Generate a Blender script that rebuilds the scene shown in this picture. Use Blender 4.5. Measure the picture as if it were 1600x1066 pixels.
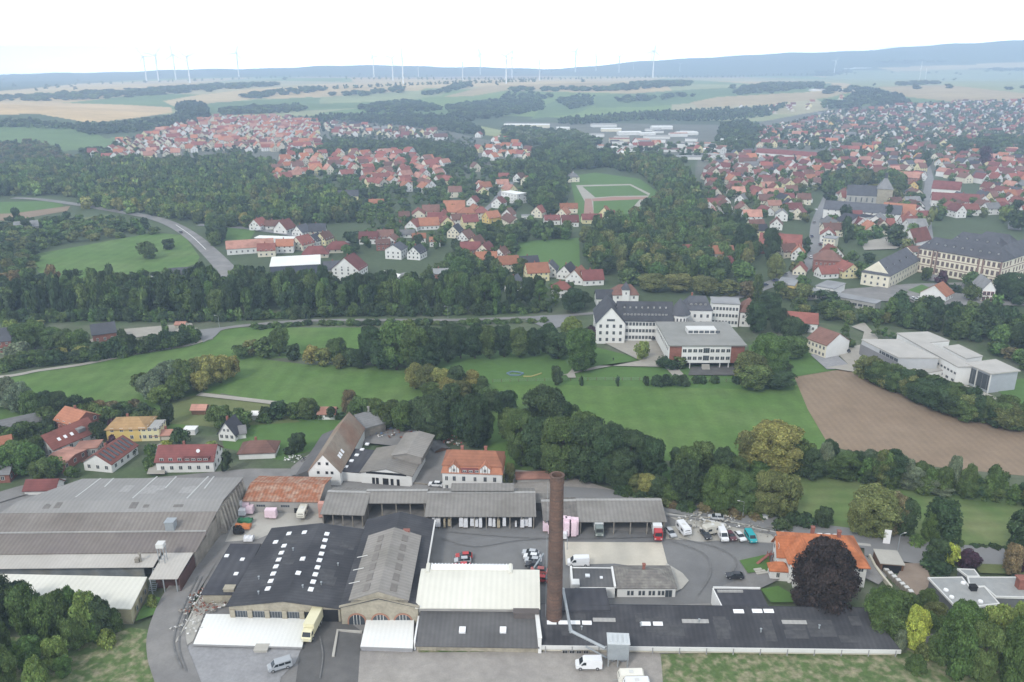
import bpy, math, random
import numpy as np
from mathutils import Vector
for o in list(bpy.data.objects): bpy.data.objects.remove(o)
SC = bpy.context.scene
COL = SC.collection
R = math.radians
# ---------------------------------------------------------------- camera
HAZE = 0.00024
F, HC = 1250.0, 120.0
TH = math.atan(428 / 1250.0)
cd = bpy.data.cameras.new('camera'); cam = bpy.data.objects.new('camera', cd); COL.objects.link(cam)
cam.location = (0, 0, HC); cam.rotation_euler = (math.pi / 2 - TH, 0, 0)
cd.sensor_fit = 'HORIZONTAL'; cd.sensor_width = 36; cd.lens = 36 * F / 1600
cd.clip_start = 1; cd.clip_end = 60000
SC.camera = cam
# ---------------------------------------------------------------- world, sun, exposure
SUN_EL, SUN_AZ = R(42), R(-148)
w = bpy.data.worlds.new("World"); SC.world = w; w.use_nodes = True
nt = w.node_tree; nt.nodes.clear()
out = nt.nodes.new('ShaderNodeOutputWorld'); bg = nt.nodes.new('ShaderNodeBackground')
sky = nt.nodes.new('ShaderNodeTexSky'); sky.sky_type = 'NISHITA'; sky.sun_disc = False
sky.sun_elevation = SUN_EL; sky.sun_rotation = SUN_AZ; sky.air_density = 1.0; sky.dust_density = 3.0; sky.ozone_density = 1.0
mixc = nt.nodes.new('ShaderNodeMix'); mixc.data_type = 'RGBA'
# thin overcast: soft, slightly uneven cloud sheet over the blue sky
tc = nt.nodes.new('ShaderNodeTexCoord'); mp = nt.nodes.new('ShaderNodeMapping'); mp.inputs['Scale'].default_value = (1, 1, 4)
nz = nt.nodes.new('ShaderNodeTexNoise'); nz.inputs['Scale'].default_value = 2.2; nz.inputs['Detail'].default_value = 4
cr = nt.nodes.new('ShaderNodeValToRGB'); cr.color_ramp.elements[0].position = 0.3; cr.color_ramp.elements[1].position = 0.7
cr.color_ramp.elements[0].color = (9.3, 9.95, 10.6, 1); cr.color_ramp.elements[1].color = (11.0, 11.1, 11.2, 1)
nt.links.new(tc.outputs['Generated'], mp.inputs[0]); nt.links.new(mp.outputs[0], nz.inputs[0]); nt.links.new(nz.outputs[0], cr.inputs[0])
mixc.inputs['Factor'].default_value = 0.86
nt.links.new(sky.outputs[0], mixc.inputs['A']); nt.links.new(cr.outputs[0], mixc.inputs['B'])
# bright milky band of sky above the horizon, calmer towards the zenith
sx = nt.nodes.new('ShaderNodeSeparateXYZ'); nt.links.new(tc.outputs['Generated'], sx.inputs[0])
gr = nt.nodes.new('ShaderNodeValToRGB'); mr = nt.nodes.new('ShaderNodeMapRange'); mr.inputs[1].default_value = -1; nt.links.new(sx.outputs[2], mr.inputs[0]); nt.links.new(mr.outputs[0], gr.inputs[0])
e = gr.color_ramp.elements; e[0].position = 0.46; e[0].color = (0.3, 0.3, 0.3, 1); e[1].position = 1.0; e[1].color = (0.80, 0.81, 0.83, 1)
for p_, v_ in ((0.5, (7.0, 6.8, 6.4)), (0.512, (5.6, 5.4, 5.2)), (0.522, (3.6, 3.55, 3.5)), (0.535, (2.2, 2.2, 2.2)), (0.56, (1.8, 1.8, 1.82)), (0.68, (1.1, 1.12, 1.15))): q_ = e.new(p_); q_.color = (*v_, 1)
mg = nt.nodes.new('ShaderNodeMix'); mg.data_type = 'RGBA'; mg.blend_type = 'MULTIPLY'; mg.inputs['Factor'].default_value = 1; mg.clamp_result = False
nt.links.new(mixc.outputs['Result'], mg.inputs['A']); nt.links.new(gr.outputs[0], mg.inputs['B'])
nt.links.new(mg.outputs['Result'], bg.inputs[0]); bg.inputs[1].default_value = 0.10
nt.links.new(bg.outputs[0], out.inputs[0])
sl = bpy.data.lights.new('sun', 'SUN'); sl.energy = 1.8; sl.angle = R(11); sl.color = (1, 0.96, 0.9)
so = bpy.data.objects.new('sun', sl); COL.objects.link(so)
# sun_rotation is measured from +Y towards +X
sd = Vector((math.sin(SUN_AZ) * math.cos(SUN_EL), math.cos(SUN_AZ) * math.cos(SUN_EL), math.sin(SUN_EL)))
so.rotation_euler = (-sd).to_track_quat('-Z', 'Y').to_euler()
SC.view_settings.view_transform = 'Standard'; SC.view_settings.look = 'None'
SC.view_settings.exposure = 0.33; SC.view_settings.gamma = 1
SC.render.engine = 'CYCLES'
SC.cycles.max_bounces = 4; SC.cycles.diffuse_bounces = 2; SC.cycles.glossy_bounces = 2; SC.cycles.transmission_bounces = 2
SC.cycles.volume_bounces = 2; SC.cycles.transparent_max_bounces = 4
SC.cycles.use_denoising = True
SC.cycles.caustics_reflective = False; SC.cycles.caustics_refractive = False
SC.cycles.sample_clamp_indirect = 5

# ---------------------------------------------------------------- projection and terrain
def ss(a, b, t):
 t = np.clip((t - a) / (b - a), 0, 1); return t * t * (3 - 2 * t)
RX = [-900, 0, 300, 550, 620, 700, 850, 920, 1000, 1100, 1300, 1450, 1600, 2400]
RY = [121, 117, 109.5, 103, 101.5, 105, 108, 104, 97, 90, 83, 76, 68, 60]
def hgt(x, y):
 x = np.asarray(x, float); y = np.asarray(y, float)
 d = np.hypot(x, y)
 px = 800 + F * (x / np.maximum(y, 1)) / math.cos(TH); px = np.clip(px, -900, 2400)
 py = np.interp(px, RX, RY)
 dep = TH - np.arctan((533 - py) / F)
 ridge = HC - 8200 * np.tan(dep)
 plat = (38 + 20 * ss(0, 500, px)) * ss(1900, 3200, d)
 plat = plat + 4 * np.sin(x / 310 + 1) * np.sin(y / 420) * ss(2300, 3500, d)
 h = plat + (ridge - plat) * ss(5600, 8000, d)
 h = h + ss(6000, 7600, d) * (5 * np.sin(px / 37.) + 3 * np.sin(px / 13. + 1))
 h = h + 46 * np.exp(-(((x + 1250) / 560) ** 2 + ((y - 1700) / 380) ** 2)) * ss(1150, 1500, d)
 h = h + 14 * np.exp(-(((x + 250) / 330) ** 2 + ((y - 2050) / 170) ** 2)) * ss(1500, 1800, d)
 return h
def ray(px, py):
 a = (px - 800) / F; b = (533 - py) / F
 return a, math.cos(TH) + b * math.sin(TH), -math.sin(TH) + b * math.cos(TH)
def G(px, py, z=0.0):
 dx, dy, dz = ray(px, py); t = (z - HC) / dz
 return dx * t, dy * t
def GT(px, py):
 """point of the terrain seen in the photograph at (px, py)"""
 dx, dy, dz = ray(px, py)
 if dz < 0:
  t = -HC / dz
  if t * dy < 1100: return dx * t, dy * t, 0.0
 t = 900.0
 while t < 20000:
  z = HC + dz * t
  if z < hgt(dx * t, dy * t): break
  t *= 1.006
 return dx * t, dy * t, float(hgt(dx * t, dy * t))
def PJ(x, y, z):
 dz = np.asarray(z) - HC; y = np.asarray(y, float)
 d = y * math.cos(TH) - dz * math.sin(TH); u = y * math.sin(TH) + dz * math.cos(TH)
 d = np.where(d > 1, d, 1)
 return 800 + F * np.asarray(x) / d, 533 - F * u / d
def inpoly(px, py, poly):
 px = np.asarray(px, float); py = np.asarray(py, float); r = np.zeros(px.shape, bool)
 n = len(poly)
 for i in range(n):
  x1, y1 = poly[i]; x2, y2 = poly[(i + 1) % n]
  if y1 == y2: continue
  c = ((y1 > py) != (y2 > py)) & (px < (x2 - x1) * (py - y1) / (y2 - y1) + x1)
  r ^= c
 return r

# ---------------------------------------------------------------- mesh and object helpers
class MB:
 def __init__(s): s.v = []; s.f = []; s.m = []
 def poly(s, pts, m=0):
  n = len(s.v); s.v += [tuple(p) for p in pts]; s.f.append(tuple(range(n, n + len(pts)))); s.m.append(m)
 def box(s, x0, x1, y0, y1, z0, z1, m=0):
  if x0 > x1: x0, x1 = x1, x0
  if y0 > y1: y0, y1 = y1, y0
  n = len(s.v)
  s.v += [(x0, y0, z0), (x1, y0, z0), (x1, y1, z0), (x0, y1, z0), (x0, y0, z1), (x1, y0, z1), (x1, y1, z1), (x0, y1, z1)]
  for q in ((0, 3, 2, 1), (4, 5, 6, 7), (0, 1, 5, 4), (1, 2, 6, 5), (2, 3, 7, 6), (3, 0, 4, 7)):
   s.f.append(tuple(n + i for i in q)); s.m.append(m)
  return s
 def loft(s, rings, m=0, caps=True):
  n = len(s.v); k = len(rings[0])
  for r in rings: s.v += [tuple(p) for p in r]
  for i in range(len(rings) - 1):
   for j in range(k):
    a = n + i * k + j; b = n + i * k + (j + 1) % k
    s.f.append((a, b, b + k, a + k)); s.m.append(m)
  if caps:
   s.f.append(tuple(n + k - 1 - j for j in range(k))); s.m.append(m)
   s.f.append(tuple(n + (len(rings) - 1) * k + j for j in range(k))); s.m.append(m)
  return s
 def cyl(s, p0, p1, r0, r1=None, seg=10, m=0, caps=True):
  r1 = r0 if r1 is None else r1
  p0 = Vector(p0); p1 = Vector(p1); a = (p1 - p0).normalized()
  u = a.orthogonal().normalized(); v = a.cross(u)
  rings = [[tuple(p + (u * math.cos(2 * math.pi * i / seg) + v * math.sin(2 * math.pi * i / seg)) * r) for i in range(seg)] for p, r in ((p0, r0), (p1, r1))]
  return s.loft(rings, m, caps)
 def prism(s, pts, z0, z1, m=0):
  """vertical prism over a ground outline"""
  ar = sum(pts[i][0] * pts[(i + 1) % len(pts)][1] - pts[(i + 1) % len(pts)][0] * pts[i][1] for i in range(len(pts)))
  if ar < 0: pts = pts[::-1]
  zz0 = z0 if isinstance(z0, (list, tuple)) else [z0] * len(pts)
  return s.loft([[(p[0], p[1], zz0[i]) for i, p in enumerate(pts)], [(p[0], p[1], z1) for p in pts]], m)
 def mesh(s, name, mats):
  me = bpy.data.meshes.new(name); me.from_pydata(s.v, [], s.f)
  for m in (mats if isinstance(mats, (list, tuple)) else [mats]): me.materials.append(m)
  if any(s.m): me.polygons.foreach_set('material_index', s.m)
  me.update(); return me
def tag(o, label=None, cat=None, group=None, kind=None):
 if label: o['label'] = label
 if cat: o['category'] = cat
 if group: o['group'] = group
 if kind: o['kind'] = kind
 return o
def link(name, me, parent=None, loc=None, rz=0):
 o = bpy.data.objects.new(name, me); COL.objects.link(o)
 if parent: o.parent = parent
 if loc is not None: o.location = loc
 if rz: o.rotation_euler = (0, 0, rz)
 return o
def thing(name, label, cat, loc=(0, 0, 0), rz=0, group=None):
 o = bpy.data.objects.new(name, None); COL.objects.link(o); o.location = loc; o.rotation_euler = (0, 0, rz)
 o.empty_display_size = 0.5
 return tag(o, label, cat, group)
def part(name, mb, mats, parent=None):
 return link(name, mb.mesh(name, mats), parent)
def dup(root, loc, rz=0.0, label=None, group=None, scale=None):
 r = root.copy(); COL.objects.link(r); r.location = loc; r.rotation_euler = (0, 0, rz)
 if scale: r.scale = scale
 if label: r['label'] = label
 if group: r['group'] = group
 for ch in list(root.children):
  c = ch.copy(); COL.objects.link(c); c.parent = r
  for g in list(ch.children):
   e = g.copy(); COL.objects.link(e); e.parent = c
 return r

# ---------------------------------------------------------------- materials
MC = {}
def mat(name, col, rough=0.9, var=0.18, scale=0.6, stripes=None, stain=0.0, stain_scale=0.08, stain_col=None, spec=0.2, coord='Object', bump=0.0, metal=0.0):
 """procedural surface: base colour with fine and broad mottling, optional lines (axis, period, strength) for sheets, tiles, boards"""
 if name in MC: return MC[name]
 m = bpy.data.materials.new(name); m.use_nodes = True; MC[name] = m
 nt = m.node_tree; N = nt.nodes; Lk = nt.links
 b = N['Principled BSDF']; b.inputs['Roughness'].default_value = rough; b.inputs['Metallic'].default_value = metal
 b.inputs['Specular IOR Level'].default_value = spec
 tc = N.new('ShaderNodeTexCoord'); co = tc.outputs[coord]
 def noise(sc, det):
  n = N.new('ShaderNodeTexNoise'); n.inputs['Scale'].default_value = sc; n.inputs['Detail'].default_value = det; Lk.new(co, n.inputs[0]); return n.outputs[0]
 def mth(op, a, bb):
  n = N.new('ShaderNodeMath'); n.operation = op
  for i, q in enumerate((a, bb)):
   if isinstance(q, (int, float)): n.inputs[i].default_value = q
   else: Lk.new(q, n.inputs[i])
  return n.outputs[0]
 # value multiplier
 n1 = noise(scale, 6)
 val = mth('MULTIPLY_ADD', n1, var * 2.4); N[-1].inputs[2].default_value = 1 - var * 1.2
 n3 = noise(scale * 7, 3); val = mth('MULTIPLY', val, mth('MULTIPLY_ADD', n3, var * 1.6)); N[-2].inputs[2].default_value = 1 - var * 0.8
 n4 = noise(stain_scale * 3.3 if stain > 0 else scale * 0.3, 4); val = mth('MULTIPLY', val, mth('MULTIPLY_ADD', n4, var * 1.4)); N[-2].inputs[2].default_value = 1 - var * 0.7
 line = None
 if stripes:
  ax, per, st = stripes
  sp = N.new('ShaderNodeSeparateXYZ'); Lk.new(co, sp.inputs[0])
  s_ = mth('SINE', mth('MULTIPLY', sp.outputs[ax], 2 * math.pi / per), 0)
  line = mth('MULTIPLY', s_, 1.0)
  val = mth('MULTIPLY', val, mth('MULTIPLY_ADD', line, st * 0.5)); 
  N[-2].inputs[2].default_value = 1.0
 mx = N.new('ShaderNodeMix'); mx.data_type = 'RGBA'; mx.blend_type = 'MULTIPLY'; mx.inputs['Factor'].default_value = 1
 if stain > 0:
  n2 = noise(stain_scale, 8); rp = N.new('ShaderNodeMapRange'); rp.inputs[1].default_value = 0.42; rp.inputs[2].default_value = 0.68; rp.inputs[4].default_value = stain
  Lk.new(n2, rp.inputs[0])
  m2 = N.new('ShaderNodeMix'); m2.data_type = 'RGBA'; Lk.new(rp.outputs[0], m2.inputs['Factor'])
  m2.inputs['A'].default_value = (*col, 1); m2.inputs['B'].default_value = (*(stain_col or tuple(c * 0.45 for c in col)), 1)
  Lk.new(m2.outputs['Result'], mx.inputs['A'])
 else: mx.inputs['A'].default_value = (*col, 1)
 cv = N.new('ShaderNodeCombineColor')
 for i in range(3): Lk.new(val, cv.inputs[i])
 Lk.new(cv.outputs[0], mx.inputs['B']); Lk.new(mx.outputs['Result'], b.inputs['Base Color'])
 if bump and line is not None:
  bp = N.new('ShaderNodeBump'); bp.inputs['Strength'].default_value = bump; bp.inputs['Distance'].default_value = 0.05
  Lk.new(line, bp.inputs['Height']); Lk.new(bp.outputs[0], b.inputs['Normal'])
 return m
def objcolmat(name, rough=0.8, var=0.15, scale=0.8, stripes=None):
 """base colour = the object's own colour, mottled"""
 m = mat(name, (1, 1, 1), rough, var, scale, stripes)
 nt = m.node_tree; oi = nt.nodes.new('ShaderNodeObjectInfo')
 mx = [n for n in nt.nodes if n.type == 'MIX'][-1]
 nt.links.new(oi.outputs['Color'], mx.inputs['A']); return m
def glass(name='glass', col=(0.035, 0.045, 0.055), rough=0.15):
 return mat(name, col, rough, 0.3, 0.5, spec=0.5)
def attrmat(name, attr='tint', rough=0.85, noise_scale=None, noise_amt=0.0, coord='Object', usecol=True, second=None):
 m = bpy.data.materials.new(name); m.use_nodes = True; nt = m.node_tree; b = nt.nodes['Principled BSDF']
 b.inputs['Roughness'].default_value = rough; b.inputs['Specular IOR Level'].default_value = 0.1
 at = nt.nodes.new('ShaderNodeAttribute'); at.attribute_name = attr; c = at.outputs['Color']
 def mul(a, bb):
  mx = nt.nodes.new('ShaderNodeMix'); mx.data_type = 'RGBA'; mx.blend_type = 'MULTIPLY'; mx.inputs['Factor'].default_value = 1
  nt.links.new(a, mx.inputs['A']); nt.links.new(bb, mx.inputs['B']); return mx.outputs['Result']
 if usecol:
  oi = nt.nodes.new('ShaderNodeObjectInfo'); c = mul(c, oi.outputs['Color'])
 if noise_scale:
  tc = nt.nodes.new('ShaderNodeTexCoord')
  for sc, am in ((noise_scale, noise_amt), (noise_scale * 7, noise_amt * 0.7)) if second is None else second:
   n = nt.nodes.new('ShaderNodeTexNoise'); n.inputs['Scale'].default_value = sc; n.inputs['Detail'].default_value = 5
   nt.links.new(tc.outputs[coord], n.inputs[0])
   mr = nt.nodes.new('ShaderNodeMapRange'); mr.inputs[1].default_value = 0.25; mr.inputs[2].default_value = 0.75; mr.inputs[3].default_value = 1 - am; mr.inputs[4].default_value = 1 + am
   nt.links.new(n.outputs[0], mr.inputs[0])
   cc = nt.nodes.new('ShaderNodeCombineColor')
   for i in range(3): nt.links.new(mr.outputs[0], cc.inputs[i])
   c = mul(c, cc.outputs[0])
 nt.links.new(c, b.inputs['Base Color']); return m
# ---------------------------------------------------------------- terrain: one sheet to the horizon, land cover as its own colour
GRASS = (0.062, 0.125, 0.036)
def build_terrain():
 rad = list(np.geomspace(8, 1150, 40)) 
 r = 1150.0
 while r < 9600:
  rad.append(r * 1.0085 if r == 1150.0 else r); r *= 1.0085
 rad = np.unique(np.array(rad)); az = np.concatenate([np.radians(np.linspace(-100, -40, 60, endpoint=False)), np.radians(np.linspace(-40, 40, 900)), np.radians(np.linspace(40.8, 100, 60))])
 A, D = np.meshgrid(az, rad); X = D * np.sin(A); Y = D * np.cos(A)
 Z = hgt(X, Y)
 PX, PY = PJ(X, Y, Z)
 PX = np.where(Y > 1, PX, -9999)
 rng = np.random.default_rng(5)
 col = np.zeros(X.shape + (3,)); col[:] = (0.07, 0.095, 0.05)
 # plateau farmland: strips of stubble, pasture and ploughed land
 far = D > 2000
 cell = np.floor(X / 420 + 0.35 * np.sin(Y / 700)) * 7.13 + np.floor(Y / (260 + 0.05 * D) + X / 1900) * 3.7
 hsh = np.abs(np.sin(cell * 12.9898) * 43758.5453) % 1
 pal = np.array([(0.44, 0.33, 0.17), (0.15, 0.22, 0.07), (0.34, 0.31, 0.18), (0.12, 0.19, 0.07), (0.26, 0.28, 0.14), (0.30, 0.22, 0.14)])
 fc = pal[(hsh * 6).astype(int) % 6]
 col[far] = fc[far]
 hill = D > 5800
 wood = (np.sin(X / 900 + 2) + np.sin(Y / 800 + X / 2300) + 0.6 * np.sin(X / 230)) > -0.9
 col[hill & wood] = (0.045, 0.075, 0.04)
 STUB, PAST, DK, PAL, TAN = (0.36, 0.28, 0.15), (0.11, 0.17, 0.065), (0.04, 0.068, 0.032), (0.24, 0.27, 0.13), (0.47, 0.36, 0.19)
 TOWN = (0.13, 0.135, 0.11)
 polys = [
  (DK, [(-600, 114), (240, 112), (420, 100), (640, 100), (760, 108), (700, 112), (420, 113), (230, 124), (120, 132), (0, 142), (-600, 160)]),
  (DK, [(900, 108), (1050, 90), (1600, 60), (2300, 50), (2300, 98), (1600, 100), (1380, 104), (1100, 108)]),
  (TAN, [(-100, 150), (10, 143), (120, 131), (230, 127), (320, 123), (400, 121), (300, 132), (180, 140), (60, 150)]),
  (TAN, [(470, 133), (640, 124), (900, 122), (1060, 120), (1000, 128), (840, 133), (650, 138), (560, 136)]),
  (TAN, [(255, 158), (300, 150), (400, 138), (470, 136), (500, 142), (420, 152), (330, 163), (270, 166)]),
  (PAST, [(280, 168), (340, 160), (480, 152), (620, 152), (640, 165), (500, 172), (330, 178)]),
  (PAL, [(500, 152), (640, 142), (700, 140), (690, 150), (620, 158), (500, 162)]),
  (STUB, [(690, 152), (760, 134), (900, 130), (1000, 128), (940, 138), (800, 140), (740, 150)]),
  (PAST, [(930, 150), (1080, 140), (1300, 130), (1300, 140), (1120, 158), (1000, 168), (930, 168)]),
  (STUB, [(1080, 160), (1120, 152), (1220, 146), (1330, 142), (1300, 152), (1200, 164), (1090, 168)]),
  (PAL, [(1300, 110), (1600, 108), (1800, 108), (1800, 155), (1600, 155), (1480, 156), (1420, 152), (1340, 135), (1290, 122)]),
  (STUB, [(1370, 136), (1480, 133), (1600, 146), (1800, 152), (1800, 158), (1480, 158), (1420, 152)]),
  (TAN, [(1370, 106), (1600, 98), (1800, 98), (1800, 106), (1600, 105), (1400, 112)]),
  ((0.50, 0.36, 0.19), [(-300, 160), (100, 161), (200, 164), (268, 168), (270, 176), (200, 186), (140, 192), (60, 178), (-300, 184)]),
  (PAST, [(-300, 190), (60, 192), (130, 200), (190, 228), (60, 240), (-300, 236)]),
  (PAL, [(-300, 270), (60, 264), (110, 254), (130, 258), (60, 278), (-300, 284)]),
  (PAST, [(130, 222), (200, 212), (195, 228), (150, 236)]),
  (PAST, [(880, 152), (940, 160), (900, 178), (830, 186), (850, 165)]),
  (PAL, [(740, 195), (790, 205), (785, 215), (750, 210)]),
  (TOWN, [(150, 245), (200, 215), (330, 185), (500, 182), (680, 200), (830, 235), (820, 320), (560, 320), (430, 290), (450, 250), (160, 252)]),
  (TOWN, [(1090, 250), (1130, 215), (1190, 190), (1290, 172), (1420, 160), (1800, 155), (1800, 440), (1440, 440), (1200, 440), (1060, 400)]),
  (TOWN, [(790, 190), (1120, 195), (1180, 225), (1130, 250), (950, 245), (900, 215), (790, 205)]),
 ]
 for c, p in polys:
  m = inpoly(PX, PY, p) & (Y > 900); col[m] = c
 nr, nc = X.shape
 me = bpy.data.meshes.new('terrain')
 V = np.stack([X, Y, Z], -1).reshape(-1, 3).astype(np.float32)
 i = np.arange(nr - 1)[:, None] * nc + np.arange(nc - 1)[None]
 Q = np.stack([i, i + nc, i + nc + 1, i + 1], -1).reshape(-1, 4)[:, ::-1]
 setmesh(me, V, Q, np.repeat(1, 1), col.reshape(-1, 3))
 me.materials.append(attrmat('land_cover', usecol=False, coord='Object', noise_scale=0.01, second=((0.004, 0.16), (0.03, 0.14), (0.3, 0.12))))
 o = link('terrain', me); tag(o, 'rolling farmland and valley floor reaching to the horizon', kind='structure')
def setmesh(me, V, Fc, dummy, colr, smooth=False):
 k = Fc.shape[1]; n = len(Fc)
 me.vertices.add(len(V)); me.vertices.foreach_set('co', np.ascontiguousarray(V, np.float32).ravel())
 me.loops.add(n * k); me.loops.foreach_set('vertex_index', np.ascontiguousarray(Fc, np.int32).ravel())
 me.polygons.add(n); me.polygons.foreach_set('loop_start', np.arange(0, n * k, k, dtype=np.int32)); me.polygons.foreach_set('loop_total', np.full(n, k, np.int32))
 me.update(calc_edges=True)
 if smooth: me.polygons.foreach_set('use_smooth', np.ones(n, bool))
 if colr is not None:
  a = me.color_attributes.new('tint', 'FLOAT_COLOR', 'POINT')
  c4 = np.ones((len(V), 4), np.float32); c4[:, :3] = colr; a.data.foreach_set('color', c4.ravel())
build_terrain()

# ---------------------------------------------------------------- flat ground covers of the valley floor (each a sheet a little above the one below)
ZC = [0.02]
def cat_(pts, n=5, closed=True):
 out = []; k = len(pts)
 for i in range(k if closed else k - 1):
  p = [pts[(i + j) % k] if closed else pts[min(max(i + j, 0), k - 1)] for j in (-1, 0, 1, 2)]
  for q in range(n):
   t = q / n
   out.append(tuple(0.5 * (2 * p[1][a] + (p[2][a] - p[0][a]) * t + (2 * p[0][a] - 5 * p[1][a] + 4 * p[2][a] - p[3][a]) * t * t + (3 * p[1][a] - p[0][a] - 3 * p[2][a] + p[3][a]) * t ** 3) for a in (0, 1)))
 if not closed: out.append(tuple(pts[-1]))
 return out
def sheet(name, pts, m, label, smooth=False):
 ZC[0] += 0.012
 g = [G(*p) for p in pts]
 if smooth: g = cat_(g)
 mb = MB(); z = ZC[0]
 ar = sum(g[i][0] * g[(i + 1) % len(g)][1] - g[(i + 1) % len(g)][0] * g[i][1] for i in range(len(g)))
 if ar < 0: g = g[::-1]
 mb.poly([(p[0], p[1], z) for p in g])
 return tag(part(name, mb, m), label, kind='structure')
def strip(name, pts, width, m, label, smooth=True, z=None, px=True):
 if z is None: ZC[0] += 0.012; z = ZC[0]
 g = [G(*p) for p in pts] if px else pts
 if smooth and len(g) > 2: g = cat_(g, 6, False)
 mb = MB(); L_, R_ = [], []
 for i, p in enumerate(g):
  a = g[max(i - 1, 0)]; b = g[min(i + 1, len(g) - 1)]
  dx, dy = b[0] - a[0], b[1] - a[1]; n = math.hypot(dx, dy) or 1
  wd = (width if not isinstance(width, (list, tuple)) else width[0] + (width[1] - width[0]) * i / (len(g) - 1)) / 2
  L_.append((p[0] - dy / n * wd, p[1] + dx / n * wd, z)); R_.append((p[0] + dy / n * wd, p[1] - dx / n * wd, z))
 for i in range(len(g) - 1): mb.poly([R_[i], R_[i + 1], L_[i + 1], L_[i]])
 o = part(name, mb, m)
 if label: tag(o, label, kind='structure')
 return o
def ribbon_wall(name, pts, h, t, m, label, cat, z0=0.0, px=True, group=None, cap=None):
 g = [G(*p) for p in pts] if px else pts
 mb = MB(); n = len(g); L_, R_ = [], []
 for i, p in enumerate(g):
  a = g[max(i - 1, 0)]; b = g[min(i + 1, n - 1)]; dx, dy = b[0] - a[0], b[1] - a[1]; k = math.hypot(dx, dy) or 1
  L_.append((p[0] - dy / k * t / 2, p[1] + dx / k * t / 2)); R_.append((p[0] + dy / k * t / 2, p[1] - dx / k * t / 2))
 mb.prism(R_ + L_[::-1], z0, z0 + h)
 return tag(part(name, mb, m), label, cat, group)
M_meadow = mat('meadow_grass', (0.082, 0.150, 0.036), 0.95, 0.26, 0.12, stain=0.8, stain_scale=0.035, stain_col=(0.115, 0.175, 0.055), stripes=(0, 7.0, 0.10))
M_meadow2 = mat('hay_meadow', (0.10, 0.16, 0.05), 0.95, 0.16, 0.12, stain=0.7, stain_scale=0.05, stain_col=(0.18, 0.19, 0.09), stripes=(1, 5.0, 0.14))
M_dry = mat('dry_grass', (0.13, 0.15, 0.06), 0.95, 0.2, 0.2, stain=0.6, stain_scale=0.06, stain_col=(0.09, 0.13, 0.045))
M_lawn = mat('lawn', (0.08, 0.15, 0.04), 0.95, 0.15, 0.3)
M_rough = mat('rough_grass', (0.085, 0.13, 0.045), 0.95, 0.36, 0.9, stain=1.0, stain_scale=0.55, stain_col=(0.26, 0.235, 0.155))
M_garden = mat('garden_ground', (0.075, 0.105, 0.05), 0.95, 0.3, 0.15, stain=0.7, stain_scale=0.06, stain_col=(0.14, 0.14, 0.11))
M_plough = mat('ploughed_soil', (0.215, 0.158, 0.108), 0.95, 0.16, 0.15, stripes=(0, 2.6, 0.07), stain=0.7, stain_scale=0.025, stain_col=(0.25, 0.19, 0.135))
M_asph = mat('asphalt', (0.155, 0.155, 0.155), 0.9, 0.12, 0.25, stain=0.6, stain_scale=0.07, stain_col=(0.21, 0.21, 0.205))
M_asph2 = mat('old_asphalt', (0.185, 0.18, 0.175), 0.9, 0.15, 0.3, stain=0.7, stain_scale=0.1, stain_col=(0.26, 0.25, 0.235))
M_asphd = mat('dark_asphalt', (0.10, 0.098, 0.096), 0.9, 0.15, 0.4, stain=0.6, stain_scale=0.1, stain_col=(0.15, 0.145, 0.14))
M_road = mat('road_asphalt', (0.20, 0.20, 0.20), 0.9, 0.08, 0.3, stain=0.4, stain_scale=0.05, stain_col=(0.25, 0.25, 0.25))
M_gravel = mat('gravel', (0.30, 0.28, 0.255), 0.95, 0.22, 0.5, stain=0.6, stain_scale=0.08, stain_col=(0.23, 0.215, 0.20))
M_gravel2 = mat('grey_gravel', (0.27, 0.27, 0.275), 0.95, 0.22, 1.2, stain=0.4, stain_scale=0.1, stain_col=(0.22, 0.22, 0.225))
M_conc = mat('concrete', (0.40, 0.385, 0.345), 0.9, 0.12, 0.25, stain=0.5, stain_scale=0.1, stain_col=(0.31, 0.30, 0.275))
M_path = mat('path_gravel', (0.33, 0.31, 0.27), 0.95, 0.15, 0.4)
M_track = mat('running_track', (0.30, 0.18, 0.145), 0.9, 0.1, 0.3)
M_white = mat('white_paint', (0.74, 0.74, 0.73), 0.7, 0.06, 0.4)
M_kerb = mat('kerb_stone', (0.42, 0.41, 0.38), 0.9, 0.15, 0.6)

sheet('garden_ground', [(-420, 640), (-100, 470), (300, 478), (880, 480), (1180, 500), (1600, 520), (2000, 560), (2300, 900), (2300, 1130), (-420, 1130)], M_garden, 'green and worn ground between the gardens and yards')
sheet('meadow', [(-200, 600), (0, 590), (160, 563), (300, 540), (345, 512), (570, 512), (600, 540), (560, 560), (420, 560), (360, 590), (330, 640), (270, 680), (140, 680), (60, 660), (-200, 680)], M_meadow, 'green meadow below the farm lane')
sheet('meadow', [(300, 605), (400, 560), (480, 570), (560, 570), (700, 580), (760, 600), (900, 555), (1240, 575), (1296, 700), (1150, 720), (960, 720), (780, 740), (760, 700), (600, 650), (540, 640), (410, 628)], M_meadow, 'broad green meadow in the middle of the valley')
sheet('meadow', [(560, 540), (880, 530), (1060, 575), (1240, 575), (1240, 610), (880, 602), (700, 600)], M_lawn, 'mown grass in front of the school')
sheet('meadow', [(370, 652), (520, 640), (580, 660), (500, 700), (440, 720), (350, 700), (340, 660)], M_lawn, 'small green paddock behind the brown-roofed barn')
sheet('dry_meadow', [(265, 625), (330, 614), (430, 632), (470, 660), (340, 668), (262, 662)], M_dry, 'dry grass with a lane beside the valley meadow')
sheet('meadow', [(-60, 628), (0, 626), (55, 650), (40, 690), (-60, 700)], M_meadow, 'bright green paddock at the village edge')
sheet('ploughed_field', [(1238, 582), (1330, 578), (1400, 604), (1480, 630), (1600, 662), (1900, 740), (1900, 800), (1600, 744), (1440, 728), (1296, 698), (1262, 640)], M_plough, 'brown ploughed field beside the meadow')
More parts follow.
